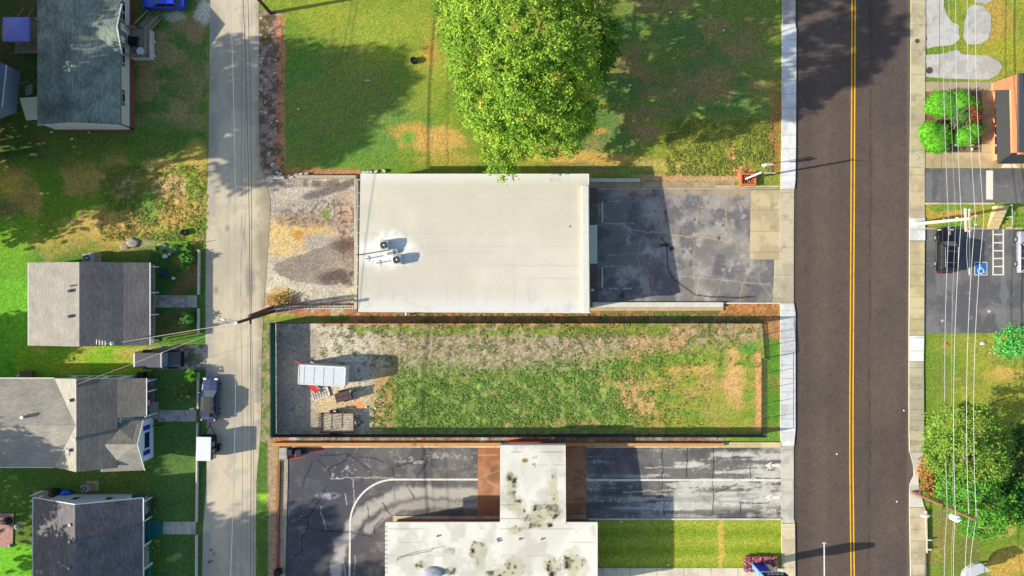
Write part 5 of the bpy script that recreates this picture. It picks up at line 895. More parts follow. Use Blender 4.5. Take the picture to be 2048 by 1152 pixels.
# ================================================================= BANK SIGN AND FLOWER BED
sgx, sgy = P(1502, 1124).x, P(1502, 1124).y; o = thing('bank_sign', 'tall blue and navy bank sign with white lettering standing in pink flowers', 'sign', (sgx + .9, sgy - .2, 0)); SB = mat('sign_blue', (36, 36, 190), .5, .06, 2); SN = mat('sign_navy', (36, 50, 108), .7, .08, 2, spec=.1)
MB().box((sgx + .62, sgy - .2, 1.45), (1.15, .5, 2.9)).build('pedestal', SB, o); MB().box((sgx - .0, sgy - .2, 1.45), (.12, .52, 2.9)).build('edge_panel', mat('sign_light_blue', (110, 156, 240), .5, .06, 2), o); b = MB(); [b.box((sgx + 1.5 + k * .28, sgy - .2, 1.45), (.13, .4, 2.9)) for k in range(2)]; b.each('post', WHITE, o)
MB().box((sgx + 1.25, sgy - .2, 2.98), (2.2, .56, .24)).build('message_band', WHITE, o); MB().box((sgx + 1.35, sgy - .2, 4.1), (2.6, .55, 2.0)).build('cabinet', SN, o); MB().box((sgx + .0, sgy - .2, 4.1), (.12, .58, 2.02)).build('edge_panel', mat('sign_light_blue', (110, 156, 240), .5, .06, 2), o)
def lettering(txt, c, size, m, par, rot, name='lettering'):
    cu = bpy.data.curves.new(name, 'FONT'); cu.body = txt; cu.size = size; cu.align_x = 'CENTER'; cu.align_y = 'CENTER'; cu.extrude = .012; t = bpy.data.objects.new(name, cu); me = bpy.data.meshes.new_from_object(t); bpy.data.objects.remove(t); me.materials.clear(); me.materials.append(m)
    ob = bpy.data.objects.new(name, me); COL.objects.link(ob); ob.parent = par; ob.location = Vector(c) - Vector(rootloc(par)); ob.rotation_euler = rot; return ob
R = (math.pi / 2, 0, math.pi); lettering('FIRST', (sgx + 1.35, sgy + .09, 3.55), .75, WHITE, o, (math.pi / 2, 0, math.pi))
c = P(1518, 1123); fb = thing('flower_bed', 'bed of dense pink flowers round the foot of the blue bank sign', 'flower bed', (c.x, c.y, 0)); b = MB(); b.prism([xy(P(1487, 1140)), xy(P(1551, 1138)), xy(P(1551, 1112)), xy(P(1487, 1112))], 0, .35); b.build('bed', mat('bed_soil', (96, 70, 60), .95, .3, 8), fb)
# ================================================================= PLANTS
LF = leafmat('leaf', .3)
def leaves(cen, nrm, size, cols, rg, aspect=.62):
    n = len(cen); nrm = nrm / (np.linalg.norm(nrm, axis=1, keepdims=True) + 1e-9); t = rg.normal(size=(n, 3)); t -= (t * nrm).sum(1, keepdims=True) * nrm; t /= np.linalg.norm(t, axis=1, keepdims=True) + 1e-9; u = np.cross(nrm, t); s = size[:, None]
    V = np.stack([cen - t * s, cen + u * s * aspect - t * s * .1, cen + t * s, cen - u * s * aspect - t * s * .1], 1).reshape(-1, 3); return V, np.arange(4 * n).reshape(n, 4), np.repeat(cols, 4, 0)
def crown(name, blobs, parent, rgb, rgb2, rgb3=None, leaf=.17, per=26, dens=1.0, spread=.36, seed=1, low=-.35, m=None, thr=.8):
    rg = np.random.default_rng(seed); C = []; N = []; K = []
    B = np.array([[*b[:3], *(b[3] if hasattr(b[3], '__len__') else (b[3], b[3], b[3] * .85))] for b in blobs])
    for i, b in enumerate(B):
        r = b[3:6]; n = int(4 * math.pi * r.mean() ** 2 * dens * .9); d = rg.normal(size=(n * 2, 3)); d /= np.linalg.norm(d, axis=1, keepdims=True); d = d[d[:, 2] > low][:n]
        c = b[:3] + d * r * (rg.random((len(d), 1)) ** .5 * .46 + .64)
        keep = np.ones(len(c), bool)
        for j, q in enumerate(B):
            if j != i: keep &= (((c - q[:3]) / q[3:6]) ** 2).sum(1) > thr ** 2
        C.append(c[keep]); N.append(d[keep])
    C = np.concatenate(C); N = np.concatenate(N); n = len(C); k = np.repeat(np.arange(n), per); tone = rg.random(n); dark = rg.random(n)
    off = rg.normal(size=(n * per, 3)) * spread * (.7 + .6 * rg.random(n))[k][:, None] * np.array([1, 1, .6]); cen = C[k] + off
    nr = N[k] * .45 + np.array([-.2, -.04, .55]) + rg.normal(size=(n * per, 3)) * .55; sz = leaf * (.65 + .7 * rg.random(n * per))
    c1, c2 = lin(*rgb), lin(*rgb2); col = c1 + (c2 - c1) * np.clip(tone[k] * .75 + rg.random(n * per) * .4 - .05, 0, 1)[:, None]
    if rgb3 is not None: col = np.where((dark[k] > .985)[:, None], lin(*rgb3), col)
    col = col * (.75 + .5 * rg.random(n * per))[:, None]
    V, F, K = leaves(cen, nr, sz, col, rg); o = nmesh(name, V - rootloc(parent), F, K, m or LF, parent, smooth=False); return o
BARK = mat('bark', (110, 96, 82), .95, .3, 5, bump=.3)
def tree(label, base, blobs, rgb, rgb2, rgb3=None, cat='tree', tr=.4, name='tree', limbs=True, group=None, **kw):
    bl = [(*P(b[0], b[1], b[2]).xy, b[2], b[3]) for b in blobs]; o = thing(name, label, cat, (base[0], base[1], 0), group); hz = np.mean([b[2] for b in bl]); t = MB()
    cx, cy = np.mean([b[0] for b in bl]), np.mean([b[1] for b in bl]); top = Vector((base[0] * .5 + cx * .5, base[1] * .5 + cy * .5, hz * .62)); t.tube([(base[0], base[1], -.05), (base[0], base[1], hz * .2), tuple(top)], [tr * 1.25, tr, tr * .7], 10); t.build('trunk', BARK, o)
    if limbs:
        l = MB()
        for b in bl:
            mid = (top + Vector(b[:3])) / 2 + Vector((0, 0, -.3)); l.tube([tuple(top - Vector((0, 0, .3))), tuple(mid), b[:3]], [tr * .45, tr * .28, tr * .1], 6)
        l.build('limbs', BARK, o)
    crown('crown', bl, o, rgb, rgb2, rgb3, **kw); return o
big = [(936, 60, 8.5, 2.5), (926, 10, 8.5, 2.5), (942, 140, 8, 2.2), (985, 20, 12, 3.6), (975, 100, 12, 3.4), (1040, 60, 15, 3.7), (1050, 150, 15, 3.6), (1095, 95, 15.5, 3.2), (985, 175, 11, 3.2), (1110, 160, 14.5, 2.9), (1140, 120, 13.5, 2.5), (1150, 205, 4.5, 1.7), (1140, 255, 4, 1.6), (1100, 150, 8, 3.2), (1120, 215, 5.5, 2.2), (1100, 250, 5, 2.0), (1060, 220, 6, 3.0), (1148, 185, 12, 2.3), (960, 215, 8.5, 2.0), (1020, 225, 11.5, 2.9), (1085, 225, 12.5, 2.8), (1145, 235, 10.5, 2.0), (990, 272, 7.5, 1.9), (1035, 285, 7.5, 1.7), (1085, 280, 8.5, 1.7), (1128, 278, 8.5, 1.6), (1000, 318, 6.5, 1.35), (1008, 345, 6, .85), (1030, 300, 6.5, 1.0), (1090, 20, 14.5, 3.2), (1040, -40, 14, 3.6), (960, -50, 10, 3.4)]  # low lobes on the east and south sides added to shade the lawn
tree('huge bright green leafy tree overhanging the north edge of the cream roof', xy(P(1052, 172)), big, (92, 146, 38), (172, 204, 68), (190, 188, 66), tr=.55, leaf=.125, per=64, dens=.95, spread=.27, seed=3)
tree('smaller darker green tree behind the huge tree, near the top edge', xy(P(1160, 90)), [(1185, 110, 6.5, 2.1), (1200, 75, 6.5, 1.9), (1165, 55, 7, 2.3), (1195, 140, 5.5, 1.3), (1170, 150, 5.5, 1.5), (1210, 95, 5.5, 1.1)], (70, 124, 34), (124, 164, 48), tr=.3, leaf=.17, per=28, dens=1.2, spread=.33, seed=4)
tree('pale green tree crown cut by the top edge beside the huge tree', xy(P(1165, -20)), [(1180, -6, 10, 1.8), (1160, -30, 10.5, 2.4), (1205, -20, 9.5, 1.5)], (120, 160, 50), (176, 196, 80), tr=.35, leaf=.17, per=28, dens=1.2, spread=.33, seed=5)
# trees beyond the left edge, inferred from their shade; some added to fill it
def tall(label, X, Y, hh, r, seed, n=9, lowf=.45, rgb=(84, 136, 36), rgb2=(130, 176, 56)):
    rg = random.Random(seed); bl = []
    for k in range(n):
        a = rg.uniform(0, 6.28); z = hh * (lowf + (.95 - lowf) * k / n); q = r * (1 - .75 * (k / n) ** 2) * rg.uniform(.35, .65); rad = r * rg.uniform(.42, .55) * (1 - .3 * k / n); bl.append((X + q * math.cos(a), Y + q * math.sin(a), min(z, hh - rad * .8), rad))
    o = thing('tree', label, 'tree', (X, Y, 0), 'tall trees along the left edge'); t = MB(); t.tube([(X, Y, -.05), (X, Y, hh * .3), (X + .2, Y, hh * .75)], [.5, .42, .15], 10); t.build('trunk', BARK, o); l = MB()
    for b in bl: l.tube([(X, Y, max(2, b[2] - 3)), b[:3]], [.18, .05], 6)
    l.build('limbs', BARK, o); crown('crown', bl, o, rgb, rgb2, leaf=.3, per=20, dens=.95, spread=.55, seed=seed)
TL = 'tall leafy tree standing beyond the left edge, mostly out of view, shading gardens and lawn'
tall(TL, -57.6, 14.5, 20.5, 8.3, 11); tall(TL, -68, 29, 13.5, 8, 12); tall(TL, -76, 38, 15, 8, 18); tall(TL, -66, 21, 12.5, 6.5, 19); tall(TL, -69, 6.5, 12.5, 5.0, 13); tall(TL, -62.5, 15, 12.5, 6, 20); tall(TL, -66, 34, 12.5, 7, 21); tall(TL, -62, 9.5, 20, 5, 22, lowf=.74); tall(TL, -63, 25.5, 12, 5.5, 23); tall(TL, -70, -9.5, 9.5, 4.5, 14); tall(TL, -72, -24, 15, 6.5, 15); tall(TL, -66, -37, 21, 8, 16); tall(TL, -60, -44, 22, 8, 17)
# right-hand trees
tree('tall olive and bright green tree beside the main road under the wires', xy(P(1925, 915)), [(1905, 845, 5.5, 2.0), (1885, 880, 4.5, 1.7), (1945, 850, 5.5, 2.2), (1980, 880, 5.5, 1.9), (1925, 900, 6.5, 2.2), (1880, 920, 4.5, 1.6), (1970, 920, 6, 2.1)], (84, 134, 40), (150, 182, 70), tr=.3, leaf=.12, per=36, dens=1.7, spread=.28, seed=6)
tree('bright green leafy tree at the foot of the transformer pole', xy(P(1950, 985)), [(1905, 965, 4.5, 1.7), (1945, 970, 5.5, 2.2), (1920, 1005, 4.5, 1.6), (1965, 1015, 5, 2.0), (1995, 990, 4.5, 1.7), (2000, 1025, 4, 1.5), (1945, 1040, 3.5, 1.4), (1980, 1050, 3.5, 1.3), (1895, 990, 3.5, 1.2), (2035, 1030, 3, 1.2)], (66, 138, 42), (120, 184, 62), (166, 186, 70), tr=.3, leaf=.12, per=40, dens=1.6, spread=.25, seed=7)
tree('dark green shaded tree behind the bright tree at the right edge', xy(P(2030, 930)), [(2025, 900, 3.5, 1.7), (2040, 940, 4, 2.0), (2020, 970, 3, 1.5), (2060, 900, 4, 2.2), (2055, 990, 4, 2.0), (2090, 950, 5, 2.6)], (46, 96, 44), (74, 128, 56), tr=.25, leaf=.17, per=26, dens=1.2, spread=.32, seed=8)
tree('fresh green bush beside the asphalt parking bay at the right edge', xy(P(2022, 684)), [(2012, 680, 1.6, 1.1), (2030, 672, 1.9, 1.1), (2036, 692, 1.7, 1.2), (2004, 694, 1.2, .7), (2055, 684, 1.8, 1.3), (2020, 700, 1.1, .8)], (60, 160, 72), (126, 206, 104), cat='bush', name='bush', tr=.1, limbs=False, leaf=.13, per=22, dens=2.2, spread=.22, seed=9)
def shrub(label, px, py, r, rgb, rgb2, h=None, leaf=.07, per=16, dens=6, seed=1, name='bush', cat='bush', extra=(), spread=.12, rgb3=None, core=True, group=None):
    h = h or r * .9; c = P(px, py); o = thing(name, label, cat, (c.x, c.y, 0), group); bl = [(c.x, c.y, h * .75, (r, r, h * .8))] + [(c.x + e[0], c.y + e[1], h * e[2], (e[3], e[3], e[3] * .8)) for e in extra]
    MB().tube([(c.x, c.y, 0), (c.x, c.y, h * .6)], [.06, .04], 6).build('stem', BARK, o)
    if core: MB().ball((c.x, c.y, h * .72), (r * .82, r * .82, h * .66), 12, 8, .15, seed, ).build('inner_foliage', mat('inner_leaf', (60, 104, 34), .95, .3, 8), o)
    crown('foliage', bl, o, rgb, rgb2, rgb3, leaf=leaf, per=per, dens=dens, spread=spread, seed=seed, low=-.2); return o
TG1, TG2 = (86, 160, 30), (116, 190, 42)
def clipped(label, lobes, seed):
    bl = [(*P(x, y, h * .7).xy, h * .55, (r, r * e, h * .5)) for x, y, r, e, h in lobes]; o = thing('bush', label, 'bush', (bl[0][0], bl[0][1], 0)); t = MB(); t.tube([(bl[0][0], bl[0][1], 0), (bl[0][0], bl[0][1], .7)], [.08, .05], 6); t.build('stem', BARK, o); m = MB()
    for b in bl: m.ball(b[:3], tuple(v * .98 for v in b[3]), 26, 14, .035, seed)
    m.build('clipped_crown', mat('clipped_leaf', (92, 168, 32), .85, .25, 9, bump=.6), o, smooth=True); crown('foliage', [(b[0], b[1], b[2], tuple(v * 1.03 for v in b[3])) for b in bl], o, TG1, TG2, leaf=.05, per=12, dens=16, spread=.07, seed=seed, low=-.1, thr=.92)
clipped('clipped oval bright green bush at the north-west of the square bed', [(1888, 207, 1.75, .85, 1.7), (1872, 213, 1.1, .8, 1.5), (1898, 216, 1.1, .9, 1.5)], 21)
clipped('clipped bright green bush at the north-east of the square bed', [(1922, 206, 1.35, 1, 1.7), (1936, 216, 1.5, .8, 1.6), (1914, 196, .75, 1, 1.4), (1950, 222, .8, .9, 1.3)], 22)
clipped('clipped lobed bright green bush at the south-west of the square bed', [(1862, 264, 1.2, 1, 1.7), (1876, 280, 1.5, .95, 1.7), (1880, 268, 1.2, 1, 1.6)], 23)
clipped('clipped bright green bush at the south-east of the square bed', [(1932, 273, 1.35, .75, 1.5), (1945, 262, 1.15, 1, 1.5), (1922, 280, .9, .7, 1.3)], 24)
shrub('loose bush with red and dark leaves in the middle of the square bed', 1908, 240, 1.1, (70, 96, 60), (150, 150, 110), 1.6, leaf=.1, per=14, dens=3, seed=25, spread=.2, rgb3=(206, 66, 40)); shrub('small red leaved bush among the clipped green bushes', 1926, 236, .8, (196, 60, 40), (150, 90, 50), 1.5, leaf=.09, per=14, dens=4, seed=26, spread=.18)
c = P(1918, 293); o = thing('low_sign', 'low white edged sign board at the south side of the square bed', 'sign', (c.x, c.y, 0)); MB().box((c.x, c.y, .5), (2.1, .12, .7)).build('board', mat('sign_grey', (120, 124, 130), .6, .1), o); MB().box((c.x, c.y, .87), (2.2, .16, .06)).build('top_edge', WHITE, o)
c = P(1942, 299); o = thing('spotlight', 'small white ground spotlight at the corner of the square bed', 'lamp', (c.x, c.y, 0)); MB().ball((c.x, c.y, .2), .15, 10, 6).build('lamp_head', WHITE, o, smooth=True); MB().tube([(c.x, c.y, 0), (c.x, c.y, .15)], .04, 6).build('stake', BLACK, o)
G1, G2 = (84, 150, 36), (140, 196, 60)
shrub('round bright green bush in the front garden, north of the stone path', 379, 521, .66, G1, G2, .9, leaf=.1, per=16, dens=5, seed=31); shrub('round pale green bush in the front garden, south of the stone path', 378, 639, .72, (90, 146, 60), (150, 196, 96), .9, leaf=.1, per=16, dens=5, seed=32)
shrub('small round green bush beside the white stakes', 352, 493, .32, (70, 150, 50), (100, 180, 60), .5, leaf=.07, per=12, dens=9, seed=33); shrub('low flat bright bush between the white stakes', 377, 495, .45, G1, (150, 200, 70), .5, leaf=.09, per=12, dens=7, seed=34); shrub('small leafy bush by the white pots', 331, 502, .3, G1, G2, .4, leaf=.08, per=12, dens=8, seed=35); shrub('tiny green bush by the grey stones', 316, 497, .28, G1, G2, .4, leaf=.08, per=12, dens=8, seed=36)
shrub('yellow green round bush at the corner above the navy car', 389, 749, .55, (110, 190, 30), (150, 214, 50), .9, leaf=.08, per=16, dens=7, seed=37)
shrub('sparse dark bush with yellowed leaves in the shaded lawn', 366, 783, .85, (62, 84, 36), (150, 150, 66), .8, leaf=.13, per=9, dens=2.6, seed=38, spread=.26, core=False, extra=((.4, .1, .8, .5), (-.5, .2, .7, .4)))
shrub('brown and green bush north of the teal porch step', 308, 1031, .6, (70, 84, 46), (150, 150, 80), .7, leaf=.1, per=10, dens=4, seed=39, spread=.2, core=False); shrub('yellow green bush south of the teal porch step', 308, 1087, .6, (90, 120, 46), (176, 190, 84), .7, leaf=.12, per=10, dens=4, seed=40, spread=.2, core=False); shrub('dark bush at the north corner of the teal porch', 307, 1002, .5, (50, 64, 40), (96, 80, 60), .7, leaf=.1, per=10, dens=4, seed=41, core=False)
shrub('dry brown vine spilling over the east footway', 1846, 945, .8, (176, 112, 60), (206, 150, 90), .6, leaf=.12, per=12, dens=4, seed=42, spread=.22, core=False, extra=((.2, -1.2, .7, .6), (.1, 1.2, .7, .6), (.3, -2.0, .6, .4)), name='dry_vine', cat='vine')
shrub('dry yellow bush at the end of the hollow block wall', 566, 597, .8, (150, 120, 50), (176, 150, 80), .5, leaf=.12, per=12, dens=4, seed=43, spread=.2, core=False)
# weeds, flowers
def scatter(name, n, fn, size, cols, seed, parent=None, z=.03, up=.6, lift=.12):
    rg = np.random.default_rng(seed); out = []
    px, py = fn(rg, n); C = np.stack([(px - 1024) / S, -(py - 576) / S, z + rg.random(len(px)) * lift], 1); t = np.clip(rg.random(len(px)), 0, 1)[:, None]; col = lin(*cols[0]) * (1 - t) + lin(*cols[1]) * t
    if len(cols) > 2: col = np.where((rg.random(len(px)) > .75)[:, None], lin(*cols[2]), col)
    V, F, K = leaves(C, rg.normal(size=C.shape) * .6 + np.array([0, 0, up]), size * (.6 + .8 * rg.random(len(px))), col, rg, .45)
    if parent: V = V - rootloc(parent)
    return nmesh(name, V, F, K, LF, parent, smooth=False)
def weedpts(rg, n):
    px = rg.uniform(740, 1420, n); py = rg.uniform(700, 858, n); m = (fbm(px, py, 13, 3, 95) + rg.random(n) * .25 > .58); wl = np.interp(px, [740, 800, 1000, 1150, 1250, 1330, 1480], [800, 745, 748, 735, 720, 700, 690]); m &= py > wl + (rg.random(n) - .5) * 30; m &= rg.random(n) < np.interp(px, [740, 780, 1200, 1340, 1420], [.3, 1, .9, .3, .05]); return px[m], py[m]
o = scatter('weeds', 42000, weedpts, .10, [(96, 142, 54), (134, 190, 76), (156, 142, 96)], 51, lift=.07, up=1.2); o['kind'] = 'stuff'; o['label'] = 'low green weeds spreading through the fenced lot'
def weed2(rg, n):
    px = rg.uniform(640, 1520, n); py = rg.uniform(628, 735, n); m = fbm(px, py, 11, 3, 96) + rg.random(n) * .2 > np.where(py < 644, .58, np.where(py < 675, .62, .70)) - np.where(px < 760, -.04, 0); return px[m], py[m]
o = scatter('weeds', 24000, weed2, .09, [(104, 134, 56), (140, 172, 78), (166, 146, 100)], 52, lift=.06, up=1.2); o['kind'] = 'stuff'; o['label'] = 'scattered weeds in the straw coloured gravel'
def weed3(rg, n):
    px = np.concatenate([rg.uniform(200, 410, n), rg.uniform(1330, 1545, n)]); py = np.concatenate([rg.uniform(330, 482, n), rg.uniform(240, 352, n)]); m = fbm(px, py, 11, 3, 97) + rg.random(2 * n) * .25 > .6; return px[m], py[m]
o = scatter('rough_grass', 12000, weed3, .10, [(128, 150, 58), (190, 172, 96), (104, 142, 54)], 53, lift=.07, up=1.2); o['kind'] = 'stuff'; o['label'] = 'rough grass tufts in the garden and by the planter'
def flw(rg, n): return rg.uniform(1487, 1551, n), rg.uniform(1110, 1140, n)
scatter('flowers', 2600, flw, .11, [(226, 130, 150), (240, 176, 186), (110, 96, 60)], 54, fb, .32, .5, .3)
# ================================================================= VEHICLES (built along +x, then set down)
TYRE = mat('tyre_rubber', (26, 26, 28), .9, .15, 6); RIM = mat('alloy_rim', (186, 188, 192), .35, .08, 5, metal=.7); CGL = mat('car_glass', (30, 38, 46), .05, .1, 2, spec=.8); LMP = mat('lamp_glass', (220, 222, 224), .15, .05, 3, spec=.7); WSG = mat('windshield_glass', (104, 122, 124), .08, .15, 2, spec=.8); TAIL = mat('tail_lamp', (150, 26, 30), .25, .08, 3); CHROME = mat('chrome_strip', (206, 208, 212), .25, .05, 3, metal=.8)  # windshield paler than the other glass: sky reflection put into its colour
def car(label, cat, name, px, py, ang, L, W, hh, paint, roofm, prof, cab, rails=False, boxy=1.0, group=None):
    # prof: (x, half width factor, top z); cab: (x base front, x roof front, x roof rear, x base rear, belt z)
    c = P(px, py); o = thing(name, label, cat, (c.x, c.y, 0), group, ang); hw = W / 2; b = MB(); n = len(prof); rings = []
    for x, f, zt in prof:
        w_ = hw * f; rings.append([(x, -w_ * .90, .28), (x, -w_, .46), (x, -w_, zt - .22), (x, -w_ * .955, zt - .05), (x, -w_ * .80, zt), (x, 0, zt + .035), (x, w_ * .80, zt), (x, w_ * .955, zt - .05), (x, w_, zt - .22), (x, w_, .46), (x, w_ * .90, .28)])
    m = len(rings[0]); b.add([v for r in rings for v in r], [(i * m + k, i * m + (k + 1) % m, (i + 1) * m + (k + 1) % m, (i + 1) * m + k) for i in range(n - 1) for k in range(m)] + [tuple(range(m - 1, -1, -1)), tuple(range((n - 1) * m, n * m))])
    b.build('body', paint, o, local=True, smooth=False, bevel=.03)
    xf, rf, rb, xb, zb = cab; wb, wr = hw * .90, hw * .74 * boxy; zr = hh
    def quad(nm, pts, mt, par=o, th=.0): return MB().add(pts, [tuple(range(len(pts)))]).build(nm, mt, par, local=True)
    quad('windshield', [(xf, -wb, zb), (xf, wb, zb), (rf, wr, zr - .03), (rf, -wr, zr - .03)], WSG); quad('rear_window', [(xb, -wb, zb), (xb, wb, zb), (rb, wr, zr - .03), (rb, -wr, zr - .03)], CGL)
    for s in (-1, 1):
        quad('side_window', [(xf, s * wb, zb), (xb, s * wb, zb), (rb, s * wr, zr - .03), (rf, s * wr, zr - .03)], CGL)
        p = MB(); p.tube([(xf, s * wb, zb), (rf, s * wr, zr)], .045, 6); p.build('pillar', paint, o, local=True); p = MB(); p.tube([(xb, s * wb, zb), (rb, s * wr, zr)], .06, 6); p.build('pillar', paint, o, local=True); xm = (rf + rb) / 2; p = MB(); p.tube([(xm, s * (wb + .01), zb), (xm, s * (wr + .01), zr)], .04, 6); p.build('pillar', paint, o, local=True)
        MB().box((xf - .25, s * (hw + .09), zb + .08), (.12, .18, .13)).build('wing_mirror', paint, o, local=True, bevel=.03)
        MB().box((L / 2 - .17, s * hw * .68, .68), (.22, .36, .14)).build('headlight', LMP, o, local=True, bevel=.03); MB().box((-L / 2 + .1, s * hw * .78, .80), (.2, .26, .2)).build('tail_light', TAIL, o, local=True, bevel=.03)
        for wx in (L * .30, -L * .29):
            tw = MB().cyl((wx, s * (hw - .09), .34), .34, .22, 20, axis='Y').build('wheel', TYRE, o, local=True); r_ = MB().cyl((wx, s * (hw + .025), .34), .22, .012, 14, axis='Y'); r_.build('rim', RIM, tw, local=True)
        if rails: MB().tube([(rf - .1, s * (wr - .06), zr + .10), (rb + .1, s * (wr - .06), zr + .10)], .03, 6).build('roof_rail', CHROME, o, local=True)
        MB().box((0, s * (hw + .012), .62), (L * .5, .02, .04)).build('side_trim', CHROME if rails else paint, o, local=True)
    rfm = MB(); k = [(rf + .06, -wr, zr), (rf, -wr * .5, zr + .03), (rf, wr * .5, zr + .03), (rf + .06, wr, zr), (rb - .04, wr, zr), (rb, wr * .5, zr + .03), (rb, -wr * .5, zr + .03), (rb - .04, -wr, zr)]
    kk = [(q[0], q[1], q[2] - .07) for q in k]; rfm.add(k + kk, [(0, 1, 6, 7), (1, 2, 5, 6), (2, 3, 4, 5)] + [(8 + i, 8 + (i + 1) % 8, (i + 1) % 8, i) for i in range(8)]); rfm.build('roof', roofm, o, local=True)
    MB().box((L / 2 + .0, 0, .5), (.12, W * .86, .22)).build('bumper', paint if not rails else BLACK, o, local=True, bevel=.04); MB().box((-L / 2 - .0, 0, .5), (.12, W * .86, .22)).build('bumper', paint if not rails else BLACK, o, local=True, bevel=.04)
    if rails:
        for xx in (rf - .55, rb + .6): MB().tube([(xx, -wr + .06, zr + .11), (xx, wr - .06, zr + .11)], .02, 6).build('cross_bar', METAL, o, local=True)
    return o
def paint(n, rgb, k=.85): return mat(n, rgb, .28, .03, 2, metal=.25, spec=.6, k=k, coat=.5)
sed = [(2.3, .72, .62), (2.15, .88, .72), (1.6, .97, .88), (.75, 1, .97), (-1.2, 1, 1.0), (-1.9, .96, 1.0), (-2.2, .86, .92), (-2.32, .78, .72)]
suv = [(2.3, .80, .70), (2.18, .92, .86), (1.6, .99, 1.0), (.85, 1, 1.05), (-1.6, 1, 1.06), (-2.2, .97, 1.06), (-2.34, .9, .9)]
car('bright blue hatchback cut by the top edge beside the grey-green house', 'car', 'parked_car', 333, 6, math.pi, 4.6, 1.82, 1.55, paint('blue_paint_car', (30, 70, 220)), paint('blue_paint_car', (30, 70, 220)), suv, (.95, .25, -1.45, -2.05, 1.05))
car('navy estate car parked on the alley in front of the white box trailer', 'car', 'parked_car', 425.5, 796, math.pi / 2 - .03, 4.75, 1.86, 1.52, paint('navy_paint', (74, 80, 116)), mat('dark_car_roof', (54, 56, 58), .5, .06, 3), sed, (1.0, .30, -1.2, -1.95, 1.0))
car('black sport utility car parked in the bay nearest the main road', 'car', 'parked_car', 1884, 502, math.pi / 2, 4.85, 1.92, 1.72, paint('black_paint', (20, 22, 30)), paint('black_paint', (20, 22, 30)), suv, (1.0, .45, -1.95, -2.28, 1.06), rails=True, boxy=1.06)
car('silver sport utility car cut by the right edge of the parking bay', 'car', 'parked_car', 2044, 504, math.pi / 2, 4.6, 1.86, 1.72, paint('silver_paint', (176, 180, 196)), paint('silver_paint', (176, 180, 196)), suv, (1.0, .45, -1.9, -2.25, 1.06), rails=True, boxy=1.06)
# boxy grey jeep on the gravel drive
jp = paint('charcoal_paint', (52, 58, 62)); bx = [(2.35, .86, .9), (2.28, .92, 1.02), (1.0, .95, 1.08), (.9, 1, 1.1), (-2.2, 1, 1.1), (-2.3, .96, 1.08)]
j = car('boxy charcoal jeep with light strip at its tail on the gravel drive', 'car', 'parked_jeep', 327, 717, .0, 4.6, 1.8, 1.85, jp, mat('jeep_roof', (76, 80, 88), .6, .1, 3), bx, (1.0, .72, -2.2, -2.28, 1.1), boxy=1.18)
MB().box((-2.3, 0, 1.78), (.18, 1.5, .1)).build('light_strip', WHITE, j, local=True); MB().box((.66, 0, 1.9), (.16, 1.5, .07)).build('light_bar', METAL, j, local=True); MB().box((2.42, 0, .62), (.22, 1.7, .2)).build('front_bar', BLACK, j, local=True)
for s in (-1, 1):
    for wx in (1.45, -1.4): MB().box((wx, s * .95, .82), (1.0, .2, .1)).build('wheel_arch', BLACK, j, local=True, bevel=.03)
# white box trailer on the alley
def wheel(par, x, y, z, r, wdt, ax='Y'):
    t = MB().cyl((x, y, z), r, wdt, 18, axis=ax).build('wheel', TYRE, par, local=True); s = 1 if y >= 0 else -1; MB().cyl((x, y + s * (wdt / 2 + .008), z), r * .6, .012, 12, axis=ax).build('rim', RIM, t, local=True)
c = P(424, 890); o = thing('box_trailer', 'small white topped box trailer with black sides parked behind the navy car', 'trailer', (c.x, c.y, 0), None, math.pi / 2 - .02)
TB = mat('trailer_black', (30, 32, 36), .6, .3, 8); MB().box((0, .1, 1.15), (2.55, 1.55, 1.5)).build('box', TB, o, local=True, bevel=.03); MB().box((0, .1, 1.93), (2.6, 1.6, .07)).build('roof', mat('white_roof_sheet', (220, 222, 222), .5, .05, 2), o, local=True, bevel=.03)
for a, d in (((.4, -.69, 1.3), (.5, .03, .7)), ((-.35, -.69, 1.2), (.4, .03, .8)), ((-.95, -.69, 1.0), (.45, .03, .8))): MB().box(a, d).build('side_panel', METAL, o, local=True)
b = MB(); b.tube([(1.25, -.55, .5), (2.35, .05, .5)], .05, 6); b.tube([(1.25, .65, .5), (2.35, .05, .5)], .05, 6); b.tube([(2.3, .05, .5), (2.6, .05, .5)], .05, 6); b.tube([(2.4, .05, .1), (2.4, -.05, .8)], .04, 6); b.build('tongue', BLACK, o, local=True); wheel(o, -.1, -1.0, .33, .33, .22); wheel(o, -.1, 1.0, .33, .33, .22); MB().box((-.1, -.98, .72), (.9, .3, .05)).build('mudguard', BLACK, o, local=True)
# cargo trailer with red tongue
c = P(655, 746); o = thing('cargo_trailer', 'white enclosed cargo trailer with red drawbar on the gravel lot', 'trailer', (c.x, c.y, 0), None, -.055); TW = mat('trailer_white', (214, 216, 220), .45, .05, 3); L2 = 2.4
MB().box((0, 0, 1.38), (5.05, 2.1, 1.95)).build('box', TW, o, local=True, bevel=.05); MB().box((0, 0, 2.37), (4.9, 1.96, .05)).build('roof', mat('trailer_roof', (206, 210, 214), .5, .05, 3), o, local=True)
b = MB(); [b.box((0, s * 1.02, 2.38), (5.1, .1, .09)) for s in (-1, 1)]; [b.box((s * 2.5, 0, 2.38), (.1, 2.1, .09)) for s in (-1, 1)]; b.each('roof_trim', WHITE, o, local=True)
for x in (-1.9, -.85, .2, 1.25): MB().box((x, 0, 2.4), (.04, 1.9, .02)).build('roof_bow', METAL, o, local=True)
RED = mat('red_metal', (196, 44, 56), .6, .15, 5); MB().tube([(-2.5, .8, .55), (-3.35, 1.2, .55), ], .1, 8).build('drawbar', RED, o, local=True)
b = MB(); b.box((-1.75, -1.35, .35), (2.3, .5, .06), -.78); b.build('red_ramp', RED, o, local=True)
